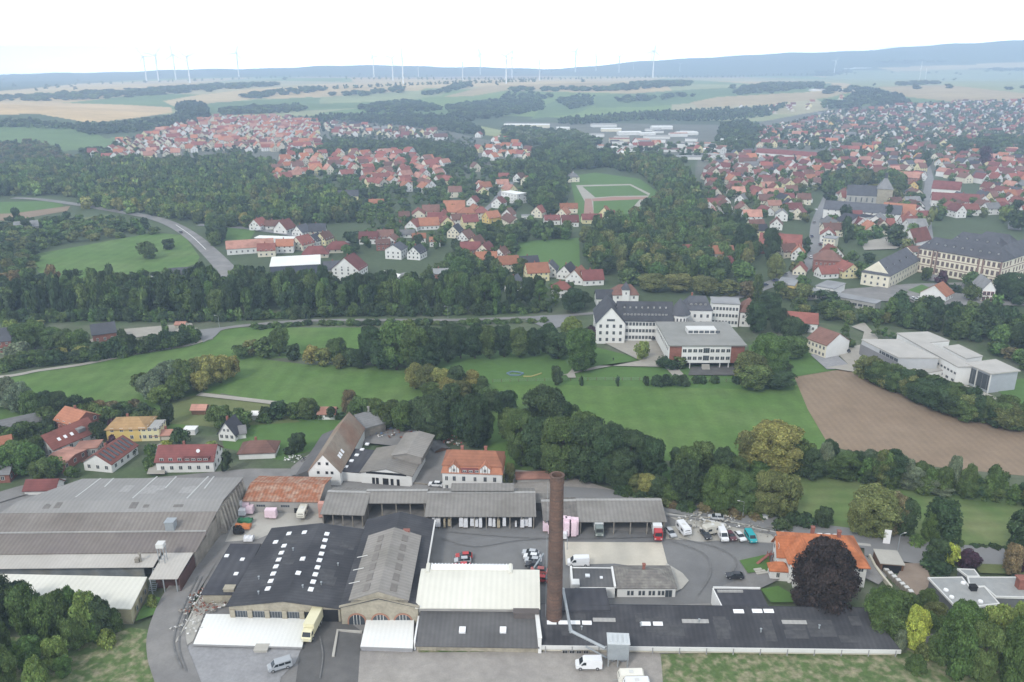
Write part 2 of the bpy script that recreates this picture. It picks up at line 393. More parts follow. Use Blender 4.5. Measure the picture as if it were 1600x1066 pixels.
sheet('meadow', [(1235, 735), (1330, 745), (1420, 752), (1600, 785), (2100, 860), (2100, 940), (1600, 866), (1440, 848), (1320, 832), (1235, 800)], M_meadow2, 'hay meadow with mowing lines beside the road')
sheet('meadow', [(1000, 732), (1060, 730), (1160, 742), (1140, 760), (1010, 757)], M_lawn, 'small grass clearing behind the coach shed')
# fields of the middle distance, still on the flat valley floor
sheet('meadow', [(40, 400), (120, 386), (240, 364), (288, 368), (312, 402), (308, 412), (270, 425), (230, 425), (140, 452), (90, 445), (60, 425)], M_meadow, 'green field with two lone trees beside the main road')
sheet('meadow', [(810, 378), (905, 372), (906, 420), (870, 423), (806, 410)], M_lawn, 'green field enclosed by trees and small houses')
sheet('meadow', [(-80, 318), (90, 314), (100, 322), (60, 334), (-80, 338)], M_lawn, 'small green field beside the far lane')
sheet('meadow', [(325, 352), (400, 360), (390, 376), (335, 378)], M_lawn, 'grass triangle beside the main road')
sheet('meadow', [(100, 344), (170, 336), (165, 352), (110, 362)], M_dry, 'rough pasture among the hedges')
sheet('ploughed_field', [(-80, 336), (20, 334), (110, 322), (105, 330), (20, 345), (-80, 346)], M_plough, 'narrow strip of bare soil')
sheet('meadow', [(1540, 600), (1600, 592), (1900, 640), (1900, 700), (1600, 640)], M_lawn, 'lawn beside the modern school')
sheet('meadow', [(1170, 540), (1262, 535), (1330, 575), (1240, 590), (1170, 575)], M_lawn, 'lawn beside the grey parking area')
# sports ground
sheet('sports_lawn', [(890, 276), (930, 270), (1000, 280), (1030, 302), (1012, 320), (988, 344), (905, 347)], M_lawn, 'grass around the sports ground')
sheet('sports_track', [(900, 290), (985, 288), (1016, 303), (1010, 312), (985, 338), (912, 345), (915, 318)], M_path, 'pale running loop of the sports ground')
sheet('sports_lawn', [(910, 292), (984, 290), (1014, 306), (960, 307), (930, 309)], M_lawn, 'upper playing field of the sports ground')
sheet('sports_track', [(925, 311), (960, 308), (1012, 308), (1010, 312), (926, 315)], M_track, 'red cinder strip across the sports ground')
sheet('sports_lawn', [(927, 315), (1000, 312), (975, 340), (928, 345)], M_lawn, 'lower playing field of the sports ground')
sheet('sports_track', [(914, 311), (924, 311), (928, 336), (912, 336)], M_track, 'red running straight beside the lower playing field')

# lanes and roads
strip('lane', [(-200, 605), (0, 590), (60, 580), (130, 570), (220, 552), (290, 541), (325, 530)], 3.0, M_path, 'pale farm lane along the hedge')
strip('road', [(325, 532), (330, 522), (350, 514), (400, 508), (480, 502), (600, 501), (700, 501), (800, 498), (880, 494), (930, 490)], [4.2, 3.6], M_asph2, 'asphalt lane between the meadow and the long wood')
sheet('road', [(318, 536), (306, 517), (350, 512), (336, 527)], M_road, 'junction of the farm lane')
strip('lane', [(260, 518), (306, 517)], 7.0, M_path, 'gravel lane past the brick barns')
sheet('yard', [(185, 516), (300, 506), (306, 522), (240, 524), (145, 540), (140, 532)], M_path, 'gravel yard beside the brick barn')
strip('lane', [(310, 617), (380, 625), (440, 632)], 3.0, M_path, 'grass-edged lane at the meadow corner')
strip('main_road', [(20, 310), (60, 312), (120, 320), (180, 330), (235, 340), (270, 352), (300, 370), (325, 392), (345, 412), (370, 440), (400, 452)], [8.0, 13.0], M_asph2, 'main road curving down past the green field')
strip('road', [(310, 352), (360, 355), (420, 362), (480, 372), (530, 380), (640, 365)], 7.0, M_road, 'village road past the white houses')
sheet('yard', [(820, 500), (845, 494), (890, 494), (880, 510), (860, 517)], M_road, 'grey parking ground at the end of the lane')
strip('street', [(1130, 470), (1190, 450), (1235, 432), (1262, 412), (1274, 385), (1278, 350), (1288, 325), (1300, 300)], [9.0, 11.0], M_road, 'town street climbing through the old town')
strip('street', [(1300, 300), (1280, 255), (1300, 232), (1340, 215), (1330, 190)], 11.0, M_road, 'far street through the upper town')
strip('street', [(1455, 440), (1445, 330), (1452, 280), (1440, 240)], 9.0, M_road, 'narrow street beside the long red roofs')
strip('street', [(1600, 310), (1586, 330), (1585, 360)], 9.0, M_road, 'street at the town edge')
strip('road', [(745, 340), (770, 320), (785, 300), (800, 285)], 7.0, M_road, 'village road climbing past the white block')
sheet('yard', [(870, 590), (1000, 565), (930, 530), (980, 520), (1035, 524), (1050, 560), (1045, 575), (935, 573)], M_path, 'paved school yard')
strip('footpath', [(1046, 573), (1060, 588)], 5.0, M_path, 'short paved path before the flat-roofed school')
sheet('yard', [(1080, 575), (1160, 573), (1150, 588), (1075, 588)], M_asphd, 'dark yard below the flat-roofed school')
sheet('footpath', [(885, 588), (895, 577), (900, 592), (888, 592)], M_path, 'bare sandy patch by the school trees')
sheet('car_park', [(1266, 556), (1300, 550), (1332, 577), (1292, 579)], M_gravel2, 'pale grey paved court at the field corner')
sheet('car_park', [(1305, 551), (1345, 540), (1350, 520), (1330, 512), (1350, 505), (1372, 530), (1348, 570), (1330, 576)], M_path, 'paved approach to the modern school')
sheet('yard', [(1290, 576), (1400, 560), (1500, 600), (1600, 640), (1420, 610), (1340, 584)], M_path, 'pavement around the modern school')
sheet('castle_court', [(1240, 470), (1300, 455), (1420, 445), (1600, 440), (1700, 440), (1700, 480), (1480, 478), (1380, 472)], M_asph2, 'paved court below the palace')
sheet('castle_lawn', [(1418, 455), (1440, 446), (1462, 455), (1445, 463)], M_lawn, 'small lawn before the cream wing')
sheet('castle_court', [(1345, 380), (1400, 368), (1425, 378), (1400, 390), (1350, 392)], M_path, 'small park path above the cream building')

# factory ground
sheet('factory_yard', [(-300, 800), (390, 735), (700, 735), (860, 760), (1030, 790), (1200, 822), (1230, 870), (1225, 905), (1130, 950), (1500, 1000), (1420, 1030), (1040, 1030), (980, 1130), (230, 1130), (330, 890), (-300, 960)], M_asph2, 'worn asphalt of the factory grounds')
sheet('factory_yard', [(664, 822), (845, 822), (1040, 838), (1120, 846), (1208, 853), (1212, 878), (1160, 890), (1165, 905), (1130, 918), (1112, 946), (700, 960), (664, 895)], M_asph, 'dark asphalt yard inside the factory')
sheet('factory_yard', [(370, 800), (500, 796), (505, 820), (440, 830), (402, 846), (352, 850), (366, 818)], M_conc, 'concrete storage yard behind the workshop')
sheet('factory_yard', [(882, 850), (1034, 851), (1042, 882), (1046, 896), (960, 884), (884, 886)], mat('pale_concrete', (0.50, 0.465, 0.39), 0.9, 0.1, 0.25, stain=0.4, stain_scale=0.15, stain_col=(0.42, 0.39, 0.33), stripes=(0, 6.0, 0.08)), 'pale concrete slab before the low office')
sheet('factory_yard', [(1042, 825), (1100, 828), (1060, 818), (1040, 808), (1110, 815), (1200, 832), (1215, 852), (1120, 848), (1095, 850), (1040, 845)], M_conc, 'dusty strip where cars are parked')
sheet('gravel_ground', [(790, 735), (880, 745), (930, 760), (1000, 782), (1020, 782), (880, 785), (800, 770)], M_gravel, 'gravel ground behind the coach shed')
sheet('gravel_ground', [(560, 1022), (850, 1018), (1030, 1024), (1040, 1060), (1060, 1130), (540, 1130)], M_gravel, 'pale gravel ground in front of the factory')
sheet('factory_yard', [(480, 962), (530, 965), (565, 990), (563, 1020), (556, 1130), (455, 1130), (470, 1012)], M_asphd, 'dark ramp between the loading canopies')
sheet('gravel_ground', [(296, 1012), (320, 1006), (474, 1011), (462, 1040), (440, 1062), (420, 1130), (330, 1130), (300, 1066), (288, 1040)], M_gravel2, 'grey gravel apron beside the ramp')
sheet('gravel_ground', [(276, 1004), (300, 962), (318, 930), (358, 925), (362, 950), (322, 958), (302, 1006), (290, 1014)], M_conc, 'rubble strewn strip beside the white canopy')
sheet('rough_grass', [(120, 1000), (205, 985), (246, 990), (252, 1020), (262, 1130), (-200, 1130), (-200, 1000)], M_rough, 'rough grass bank at the factory drive')
sheet('rough_grass', [(1032, 1026), (1500, 1018), (2200, 1020), (2200, 1130), (1040, 1130)], M_rough, 'rough meadow in front of the long black roof')
sheet('rough_grass', [(218, 960), (238, 935), (252, 938), (240, 965), (212, 975)], M_lawn, 'green verge beside the white-roofed store')
sheet('rough_grass', [(654, 1016), (850, 1016), (850, 1022), (654, 1024)], M_rough, 'weeds along the foot of the wall')
strip('factory_drive', [(312, 885), (300, 905), (278, 940), (262, 985), (262, 1020), (275, 1060), (300, 1130)], 8.0, M_asph2, 'curving asphalt drive beside the factory')
strip('main_road', [(860, 775), (960, 782), (1037, 796), (1120, 808), (1200, 824), (1290, 838), (1380, 850), (1440, 860), (1520, 872), (1600, 880), (1900, 925)], 9.5, M_road, 'country road passing behind the factory')
strip('road_shoulder', [(1040, 806), (1120, 816), (1200, 832), (1290, 848), (1360, 856)], 1.2, M_kerb, 'pale kerb beside the country road')
sheet('side_road', [(1430, 858), (1460, 868), (1452, 884), (1444, 895), (1425, 884), (1350, 872), (1350, 858)], M_road, 'side road joining the country road')
sheet('driveway', [(1412, 884), (1445, 885), (1450, 900), (1456, 915), (1440, 930), (1430, 935), (1400, 906)], mat('brown_paving', (0.24, 0.19, 0.15), 0.9, 0.15, 0.4), 'brown paved driveway of the bungalow')
sheet('villa_drive', [(1350, 872), (1362, 880), (1385, 905), (1372, 918), (1346, 905)], M_asph2, 'grey drive beside the orange-roofed villa')
sheet('lawn', [(1155, 880), (1200, 870), (1205, 895), (1168, 900)], M_lawn, 'small hedged lawn before the villa')
sheet('lawn', [(1188, 925), (1215, 920), (1260, 946), (1204, 946)], M_lawn, 'lawn under the copper beech')
sheet('lawn', [(1520, 885), (1600, 888), (1600, 902), (1530, 900)], M_dry, 'lawn behind the bungalow')
sheet('concrete_apron', [(1040, 884), (1066, 900), (1076, 912), (1066, 924), (1050, 932), (1040, 915)], M_conc, 'rounded concrete apron at the office corner')
strip('road_marking', [(275, 353), (300, 371), (322, 392)], 0.5, M_white, 'white line along the main road')
# village lanes at left
strip('lane', [(-60, 800), (20, 775), (60, 765), (100, 760)], 7.0, M_asph2, 'village lane beside the halls')
sheet('yard', [(230, 745), (245, 700), (262, 690), (258, 745)], M_path, 'drive to the yellow villa')
sheet('yard', [(455, 748), (485, 740), (540, 690), (558, 662), (520, 690), (470, 722), (455, 735)], M_asph2, 'asphalt strip beside the brown-roofed barn')
sheet('yard', [(560, 695), (600, 670), (690, 680), (700, 710), (690, 770), (640, 768), (665, 705)], M_asph2, 'cluttered yard behind the workshop')


M_mark = mat('tyre_marks', (0.145, 0.144, 0.142), 0.9, 0.3, 1.5, stain=1.0, stain_scale=0.4, stain_col=(0.17, 0.168, 0.165))
for i, pts in enumerate([[(690, 845), (740, 858), (800, 850), (850, 845)], [(700, 835), (780, 842), (860, 846), (960, 845), (1040, 842)], [(1050, 850), (1100, 870), (1110, 900), (1090, 935)], [(1060, 846), (1120, 860), (1150, 880), (1140, 905)], [(500, 1066), (505, 1030), (500, 1000)], [(285, 1050), (272, 1010), (285, 960), (310, 905)], [(292, 1055), (280, 1012), (292, 962), (316, 906)]]):
 strip('tyre_marks', pts, 0.3, M_mark, 'faint curved tyre track on the yard surface')
# ---------------------------------------------------------------- building helpers
def roof_shell(L, W, h, rh, ov=0.4, t=0.22, hip=0.0, og=None, x0=0.0, y0=0.0, mb=None, axis='x', mi=0):
 """two-slope (gable) or four-slope (hip) roof slab over x0..x0+L, y0..y0+W, ridge along axis"""
 mb = mb or MB(); og = ov if og is None else og
 if axis == 'y': LL, WW = W, L
 else: LL, WW = L, W
 sl = rh / (WW / 2); ze = h - ov * sl; zr = h + rh; ym = WW / 2
 def T(x, y, z): return (x0 + x, y0 + y, z) if axis == 'x' else (x0 + y, y0 + x, z)
 if hip <= 0:
  P = [(-og, -ov, ze), (LL + og, -ov, ze), (LL + og, ym, zr), (LL + og, WW + ov, ze), (-og, WW + ov, ze), (-og, ym, zr)]
  top = [[0, 1, 2, 5], [5, 2, 3, 4]]; per = [0, 1, 2, 3, 4, 5]
 else:
  P = [(-ov, -ov, ze), (LL + ov, -ov, ze), (LL + ov, WW + ov, ze), (-ov, WW + ov, ze), (hip, ym, zr), (LL - hip, ym, zr)]
  top = [[0, 1, 5, 4], [1, 2, 5], [2, 3, 4, 5], [3, 0, 4]]; per = [0, 1, 2, 3]
 n = len(mb.v); k = len(P)
 mb.v += [T(*p) for p in P] + [T(p[0], p[1], p[2] - t) for p in P]
 fl = (axis == 'y')
 def add(ix):
  ix = [n + i for i in ix]; mb.f.append(tuple(ix[::-1] if fl else ix)); mb.m.append(mi)
 for f_ in top: add(f_); add([i + k for i in f_[::-1]])
 for i in range(len(per)):
  a, b = per[i], per[(i + 1) % len(per)]; add([b, a, a + k, b + k])
 return mb
def gable_walls(L, W, h, rh, axis='x', z0=0.0, x0=0.0, y0=0.0, mb=None, drop=0.06, mi=0):
 mb = mb or MB()
 if rh <= 0: return mb.box(x0, x0 + L, y0, y0 + W, z0, h, mi)
 hh, zr = h - drop, h + rh - drop
 if axis == 'x':
  pr = [(0, z0), (W, z0), (W, hh), (W / 2, zr), (0, hh)]
  return mb.loft([[(x0 + L, y0 + p[0], p[1]) for p in pr], [(x0, y0 + p[0], p[1]) for p in pr]], mi)
 pr = [(0, z0), (L, z0), (L, hh), (L / 2, zr), (0, hh)]
 return mb.loft([[(x0 + p[0], y0, p[1]) for p in pr], [(x0 + p[0], y0 + W, p[1]) for p in pr]], mi)
M_frame = mat('window_frame', (0.62, 0.61, 0.58), 0.7, 0.05)
M_frameg = mat('grey_frame', (0.28, 0.28, 0.28), 0.7, 0.05)
M_brickf = mat('brick_surround', (0.30, 0.16, 0.11), 0.9, 0.1)
M_glass = glass('window_glass', (0.05, 0.06, 0.07))
M_dark = mat('dark_opening', (0.02, 0.02, 0.022), 0.9, 0.2)
M_door = mat('door_wood', (0.16, 0.11, 0.08), 0.7, 0.15)
WM = {}
def window_mesh(w_, h_, mull=1, frame=None, pane=None, fw=0.09):
 frame = frame or M_frame; pane = pane or M_glass
 k = (round(w_, 2), round(h_, 2), mull, frame.name, pane.name)
 if k in WM: return WM[k]
 mb = MB(); mb.box(-w_ / 2, w_ / 2, -0.05, 0.02, 0, h_, 0)
 pw = (w_ - fw * (mull + 2)) / (mull + 1)
 for i in range(mull + 1):
  xa = -w_ / 2 + fw + i * (pw + fw); mb.box(xa, xa + pw, -0.056, -0.03, fw, h_ - fw, 1)
 WM[k] = mb.mesh('window', [frame, pane]); return WM[k]
def wall_spot(L, W, side, s, off=0.0):
 """point and turn for something on a wall face; s runs left to right seen from outside"""
 if side == 'f': return (s, -off, 0), 0.0
 if side == 'b': return (L - s, W + off, 0), math.pi
 if side == 'l': return (-off, W - s, 0), -math.pi / 2
 return (L + off, s, 0), math.pi / 2
def windows(root, L, W, side, n, z, w_=1.1, h_=1.4, m0=None, m1=None, mull=1, frame=None, pane=None, name='window', off=0.0, x0=0.0, y0=0.0, fw=0.09):
 Ls = L if side in 'fb' else W
 m0 = Ls / (n + 1) * 0.75 if m0 is None else m0; m1 = m0 if m1 is None else m1
 me = window_mesh(w_, h_, mull, frame, pane, fw); out = []
 for zz in (z if isinstance(z, (list, tuple)) else [z]):
  for i in range(n):
   s = m0 + (Ls - m0 - m1) * (i / (n - 1) if n > 1 else 0.5)
   p, rz = wall_spot(L, W, side, s, off)
   out.append(link(name, me, root, (p[0] + x0, p[1] + y0, zz), rz))
 return out
def rectpx(p1, p2, p3, z, z3=None):
 """frame of a rectangular building from three corners seen at height z: near-left, near-right, far one"""
 a = G(*p1, z); b = G(*p2, z); c = G(*p3, z if z3 is None else z3)
 L = math.hypot(b[0] - a[0], b[1] - a[1]); rz = math.atan2(b[1] - a[1], b[0] - a[0])
 W = -(c[0] - a[0]) * math.sin(rz) + (c[1] - a[1]) * math.cos(rz)
 return a, rz, L, W
def loc2(a, rz, x, y): return (a[0] + x * math.cos(rz) - y * math.sin(rz), a[1] + x * math.sin(rz) + y * math.cos(rz))
def tolocal(a, rz, p):
 dx, dy = p[0] - a[0], p[1] - a[1]; return dx * math.cos(rz) + dy * math.sin(rz), -dx * math.sin(rz) + dy * math.cos(rz)
def tile(name, col, stain=0.45, sc=0.25, st=None, lo=0.74, hi=1.22):
 """tiled roof whose shade differs a little from house to house"""
 m = mat(name, col, 0.85, 0.2, 1.0, stripes=st, stain=stain, stain_scale=sc); nt = m.node_tree; b = nt.nodes['Principled BSDF']; src = b.inputs['Base Color'].links[0].from_socket
 oi = nt.nodes.new('ShaderNodeObjectInfo'); mr = nt.nodes.new('ShaderNodeMapRange'); mr.inputs[3].default_value = lo; mr.inputs[4].default_value = hi; nt.links.new(oi.outputs['Random'], mr.inputs[0])
 cc = nt.nodes.new('ShaderNodeCombineColor')
 for i in range(3): nt.links.new(mr.outputs[0], cc.inputs[i])
 mx = nt.nodes.new('ShaderNodeMix'); mx.data_type = 'RGBA'; mx.blend_type = 'MULTIPLY'; mx.inputs['Factor'].default_value = 1; nt.links.new(src, mx.inputs['A']); nt.links.new(cc.outputs[0], mx.inputs['B']); nt.links.new(mx.outputs['Result'], b.inputs['Base Color']); return m
M_tar = mat('tar_roofing', (0.043, 0.043, 0.048), 0.85, 0.2, 0.5, stripes=(0, 1.05, 0.16), stain=0.55, stain_scale=0.12, stain_col=(0.10, 0.10, 0.105))
M_tary = mat('tar_roofing_y', (0.044, 0.044, 0.049), 0.85, 0.2, 0.5, stripes=(1, 1.05, 0.14), stain=0.5, stain_scale=0.12, stain_col=(0.095, 0.095, 0.10))
M_tarp = mat('tar_flat', (0.05, 0.05, 0.058), 0.8, 0.15, 0.7, stripes=(0, 2.0, 0.16), stain=0.5, stain_scale=0.1, stain_col=(0.09, 0.09, 0.095))
M_fibre = mat('fibre_cement', (0.215, 0.205, 0.19), 0.9, 0.16, 0.6, stripes=(0, 1.1, 0.16), stain=0.55, stain_scale=0.08, stain_col=(0.14, 0.13, 0.115))
M_fibrey = mat('fibre_cement_y', (0.25, 0.235, 0.215), 0.9, 0.16, 0.6, stripes=(1, 1.1, 0.14), stain=0.6, stain_scale=0.1, stain_col=(0.16, 0.15, 0.13))
M_fibrel = mat('pale_fibre_cement', (0.33, 0.325, 0.31), 0.9, 0.12, 0.4, stripes=(0, 1.1, 0.10), stain=0.5, stain_scale=0.06, stain_col=(0.25, 0.245, 0.235))
M_fibreb = mat('brown_fibre_cement', (0.20, 0.182, 0.165), 0.9, 0.16, 0.4, stripes=(0, 1.1, 0.2), stain=0.7, stain_scale=0.07, stain_col=(0.14, 0.12, 0.105))
M_canopy = mat('pale_metal_roof', (0.42, 0.40, 0.365), 0.8, 0.1, 0.4, stripes=(0, 0.9, 0.08), stain=0.5, stain_scale=0.1, stain_col=(0.30, 0.28, 0.25))
M_whroof = mat('white_sheet_roof', (0.72, 0.725, 0.70), 0.6, 0.05, 0.3, stripes=(0, 1.0, 0.05), stain=0.35, stain_scale=0.07, stain_col=(0.58, 0.59, 0.54))
M_cream_roof = mat('cream_sheet_roof', (0.62, 0.61, 0.54), 0.6, 0.05, 0.3, stripes=(0, 1.3, 0.07), stain=0.45, stain_scale=0.06, stain_col=(0.52, 0.51, 0.44))
M_slateg = mat('grey_felt', (0.12, 0.118, 0.118), 0.85, 0.14, 0.6, stripes=(0, 1.0, 0.12), stain=0.4, stain_scale=0.1)
M_old = mat('old_concrete_wall', (0.28, 0.255, 0.215), 0.95, 0.25, 0.5, stain=0.9, stain_scale=0.2, stain_col=(0.12, 0.11, 0.10))
M_stone = mat('stone_wall', (0.33, 0.30, 0.235), 0.95, 0.22, 1.5, stain=0.7, stain_scale=0.35, stain_col=(0.22, 0.20, 0.16))
M_beige = mat('beige_plaster', (0.52, 0.49, 0.40), 0.9, 0.08, 0.4, stain=0.4, stain_scale=0.2, stain_col=(0.40, 0.37, 0.30))
M_wallw = mat('white_plaster', (0.68, 0.68, 0.66), 0.9, 0.05, 0.4, stain=0.25, stain_scale=0.25, stain_col=(0.52, 0.52, 0.49))
M_wallc = mat('cream_plaster', (0.66, 0.62, 0.50), 0.9, 0.05, 0.4, stain=0.25, stain_scale=0.25, stain_col=(0.55, 0.50, 0.40))
M_wally = mat('yellow_plaster', (0.62, 0.46, 0.17), 0.9, 0.05, 0.4)
M_wallyl = mat('pale_yellow_plaster', (0.66, 0.60, 0.36), 0.9, 0.05, 0.4)
M_wallg = mat('grey_plaster', (0.36, 0.35, 0.33), 0.9, 0.1, 0.4, stain=0.5, stain_scale=0.2)
M_brick = mat('brick_wall', (0.26, 0.11, 0.085), 0.9, 0.25, 3.0, stain=0.4, stain_scale=0.4)
M_brickc = mat('chimney_brick', (0.135, 0.085, 0.066), 0.9, 0.3, 2.5, stripes=(2, 0.9, 0.10), stain=0.9, stain_scale=0.3, stain_col=(0.075, 0.055, 0.047))
M_timber = mat('brown_timber', (0.15, 0.085, 0.055), 0.8, 0.15)
M_steel = mat('galvanised_steel', (0.34, 0.37, 0.39), 0.5, 0.12, 0.5, metal=0.3, stain=0.4, stain_scale=0.4, stain_col=(0.26, 0.27, 0.27))
M_trim = mat('pale_trim', (0.58, 0.58, 0.56), 0.7, 0.06)
M_sky = mat('skylight_sheet', (0.78, 0.79, 0.80), 0.4, 0.06, 1.0)
M_rust = mat('rusty_sheet_roof', (0.27, 0.11, 0.06), 0.9, 0.3, 1.2, stripes=(0, 1.0, 0.25), stain=0.9, stain_scale=0.5, stain_col=(0.34, 0.25, 0.19))
RT = {  # roof tiles
 'red': tile('red_tiles', (0.225, 0.085, 0.068), st=(2, 0.5, 0.1)), 'orange': tile('orange_tiles', (0.33, 0.145, 0.088), 0.4, st=(2, 0.5, 0.1)),
 'brown': tile('brown_tiles', (0.165, 0.09, 0.072), st=(2, 0.5, 0.1)), 'maroon': tile('maroon_tiles', (0.175, 0.063, 0.058), st=(2, 0.5, 0.1)),
 'slate': tile('slate_tiles', (0.085, 0.088, 0.10), 0.4, st=(2, 0.5, 0.12)), 'dark': tile('dark_tiles', (0.05, 0.05, 0.06), 0.4, st=(2, 0.5, 0.1)),
 'pink': tile('faded_tiles', (0.40, 0.21, 0.16), 0.6, st=(2, 0.5, 0.1)), 'ochre': tile('ochre_tiles', (0.42, 0.27, 0.13), 0.5, st=(2, 0.5, 0.1)),
 'grey': tile('grey_tiles', (0.20, 0.20, 0.20), 0.5, st=(2, 0.5, 0.1)), 'flat': M_fibrel, 'flatwhite': M_whroof, 'flatgrey': mat('flat_grey_roof', (0.27, 0.275, 0.28), 0.85, 0.1, 0.3, stain=0.4, stain_scale=0.1)}
WT = {'white': M_wallw, 'cream': M_wallc, 'yellow': M_wally, 'lemon': M_wallyl, 'brick': M_brick, 'grey': M_wallg, 'beige': M_beige, 'timber': M_timber}
RW = {'red': 'red', 'orange': 'orange', 'brown': 'brown', 'maroon': 'dark red', 'slate': 'slate', 'dark': 'nearly black', 'pink': 'faded red', 'ochre': 'ochre', 'grey': 'grey', 'flat': 'pale grey', 'flatwhite': 'white', 'flatgrey': 'grey'}
WW_ = {'white': 'white', 'cream': 'cream', 'yellow': 'yellow', 'lemon': 'pale yellow', 'brick': 'brick', 'grey': 'grey', 'beige': 'beige', 'timber': 'timber-clad'}

def skylight(root, a, rz, px, py, z, w_, l_, h=0.25, m=None, tilt=None):
 """rooflight sitting on a roof at the spot where the photograph shows it"""
 g = G(px, py, z); x, y = tolocal(a, rz, g)
 mb = MB(); mb.box(-w_ / 2, w_ / 2, -l_ / 2, l_ / 2, -0.35, h)
 o = part('skylight', mb, m or M_sky, root); o.location = (x, y, z)
 if tilt: o.rotation_euler = (tilt if not isinstance(tilt, tuple) else tilt[0], 0 if not isinstance(tilt, tuple) else tilt[1], 0)
 return o

def roof_patches(t, n, x0, x1, y0, y1, zf, tilt, seed, m, size=(1.2, 4.0)):
 """repaired sheets lying on a roof slope; zf(x, y) is the roof surface, tilt(x) its turn"""
 q = random.Random(seed)
 for i in range(n):
  w_, l_ = q.uniform(*size), q.uniform(*size); x, y = q.uniform(x0 + w_, x1 - w_), q.uniform(y0 + l_, y1 - l_)
  b = MB(); b.box(-w_ / 2, w_ / 2, -l_ / 2, l_ / 2, -0.04, 0.012 + 0.002 * i); o = part('repaired_sheet', b, m, t); o.location = (x, y, zf(x, y)); o.rotation_euler = tilt(x)
M_felt2 = mat('newer_felt', (0.062, 0.062, 0.066), 0.85, 0.2, 0.8, stripes=(1, 1.05, 0.1), stain=0.6, stain_scale=0.4, stain_col=(0.09, 0.09, 0.092))
M_sheet2 = mat('newer_sheet', (0.29, 0.285, 0.275), 0.85, 0.15, 0.8, stripes=(0, 1.1, 0.1))
M_sheet3 = mat('darker_sheet', (0.155, 0.145, 0.135), 0.85, 0.2, 0.8, stripes=(0, 1.1, 0.1))
# ================================================================ the factory in the foreground
# --- round brick chimney
def factory_chimney():
 x, y = G(866, 962, 4.4)
 t = thing('factory_chimney', 'tall round brown brick factory chimney with iron bands', 'chimney', (x, y, 0))
 mb = MB(); H = 39.6
 prof = [(0, 1.86), (4.5, 1.8), (5.0, 1.76), (H - 2.0, 1.42), (H - 1.95, 1.52), (H - 1.2, 1.54), (H - 1.15, 1.46), (H - 0.4, 1.46), (H - 0.35, 1.58), (H, 1.58), (H, 1.15), (H - 3, 1.1)]
 rings = [[(r * math.cos(2 * math.pi * i / 32), r * math.sin(2 * math.pi * i / 32), z) for i in range(32)] for z, r in prof]
 mb.loft(rings, caps=False); mb.poly([(1.1 * math.cos(-2 * math.pi * i / 32), 1.1 * math.sin(-2 * math.pi * i / 32), H - 3) for i in range(32)][::-1])
 part('shaft', mb, M_brickc, t)
 for k in range(14):
  z = 4.6 + k * 2.45; r = 1.76 - (z - 5) / (H - 7) * 0.34 + 0.035; b = MB()
  b.loft([[(rr * math.cos(2 * math.pi * i / 32), rr * math.sin(2 * math.pi * i / 32), zz) for i in range(32)] for zz, rr in ((z, r - 0.05), (z, r), (z + 0.14, r), (z + 0.14, r - 0.05))], caps=False)
  part('iron_band', b, mat('iron_band', (0.09, 0.07, 0.06), 0.7), t)
 b = MB()
 for k in range(26): b.box(-0.03, 0.43, -0.02, 0.02, k * 1.45, k * 1.45 + 0.05)
 for s in (-0.03, 0.41): b.cyl((s, 0, 0), (s, 0, 37.5), 0.02, seg=4)
 o = part('ladder', b, M_steel, t); o.location = (-1.92, -0.2, 0.6); o.rotation_euler = (0, R(0.47), R(90))
factory_chimney()

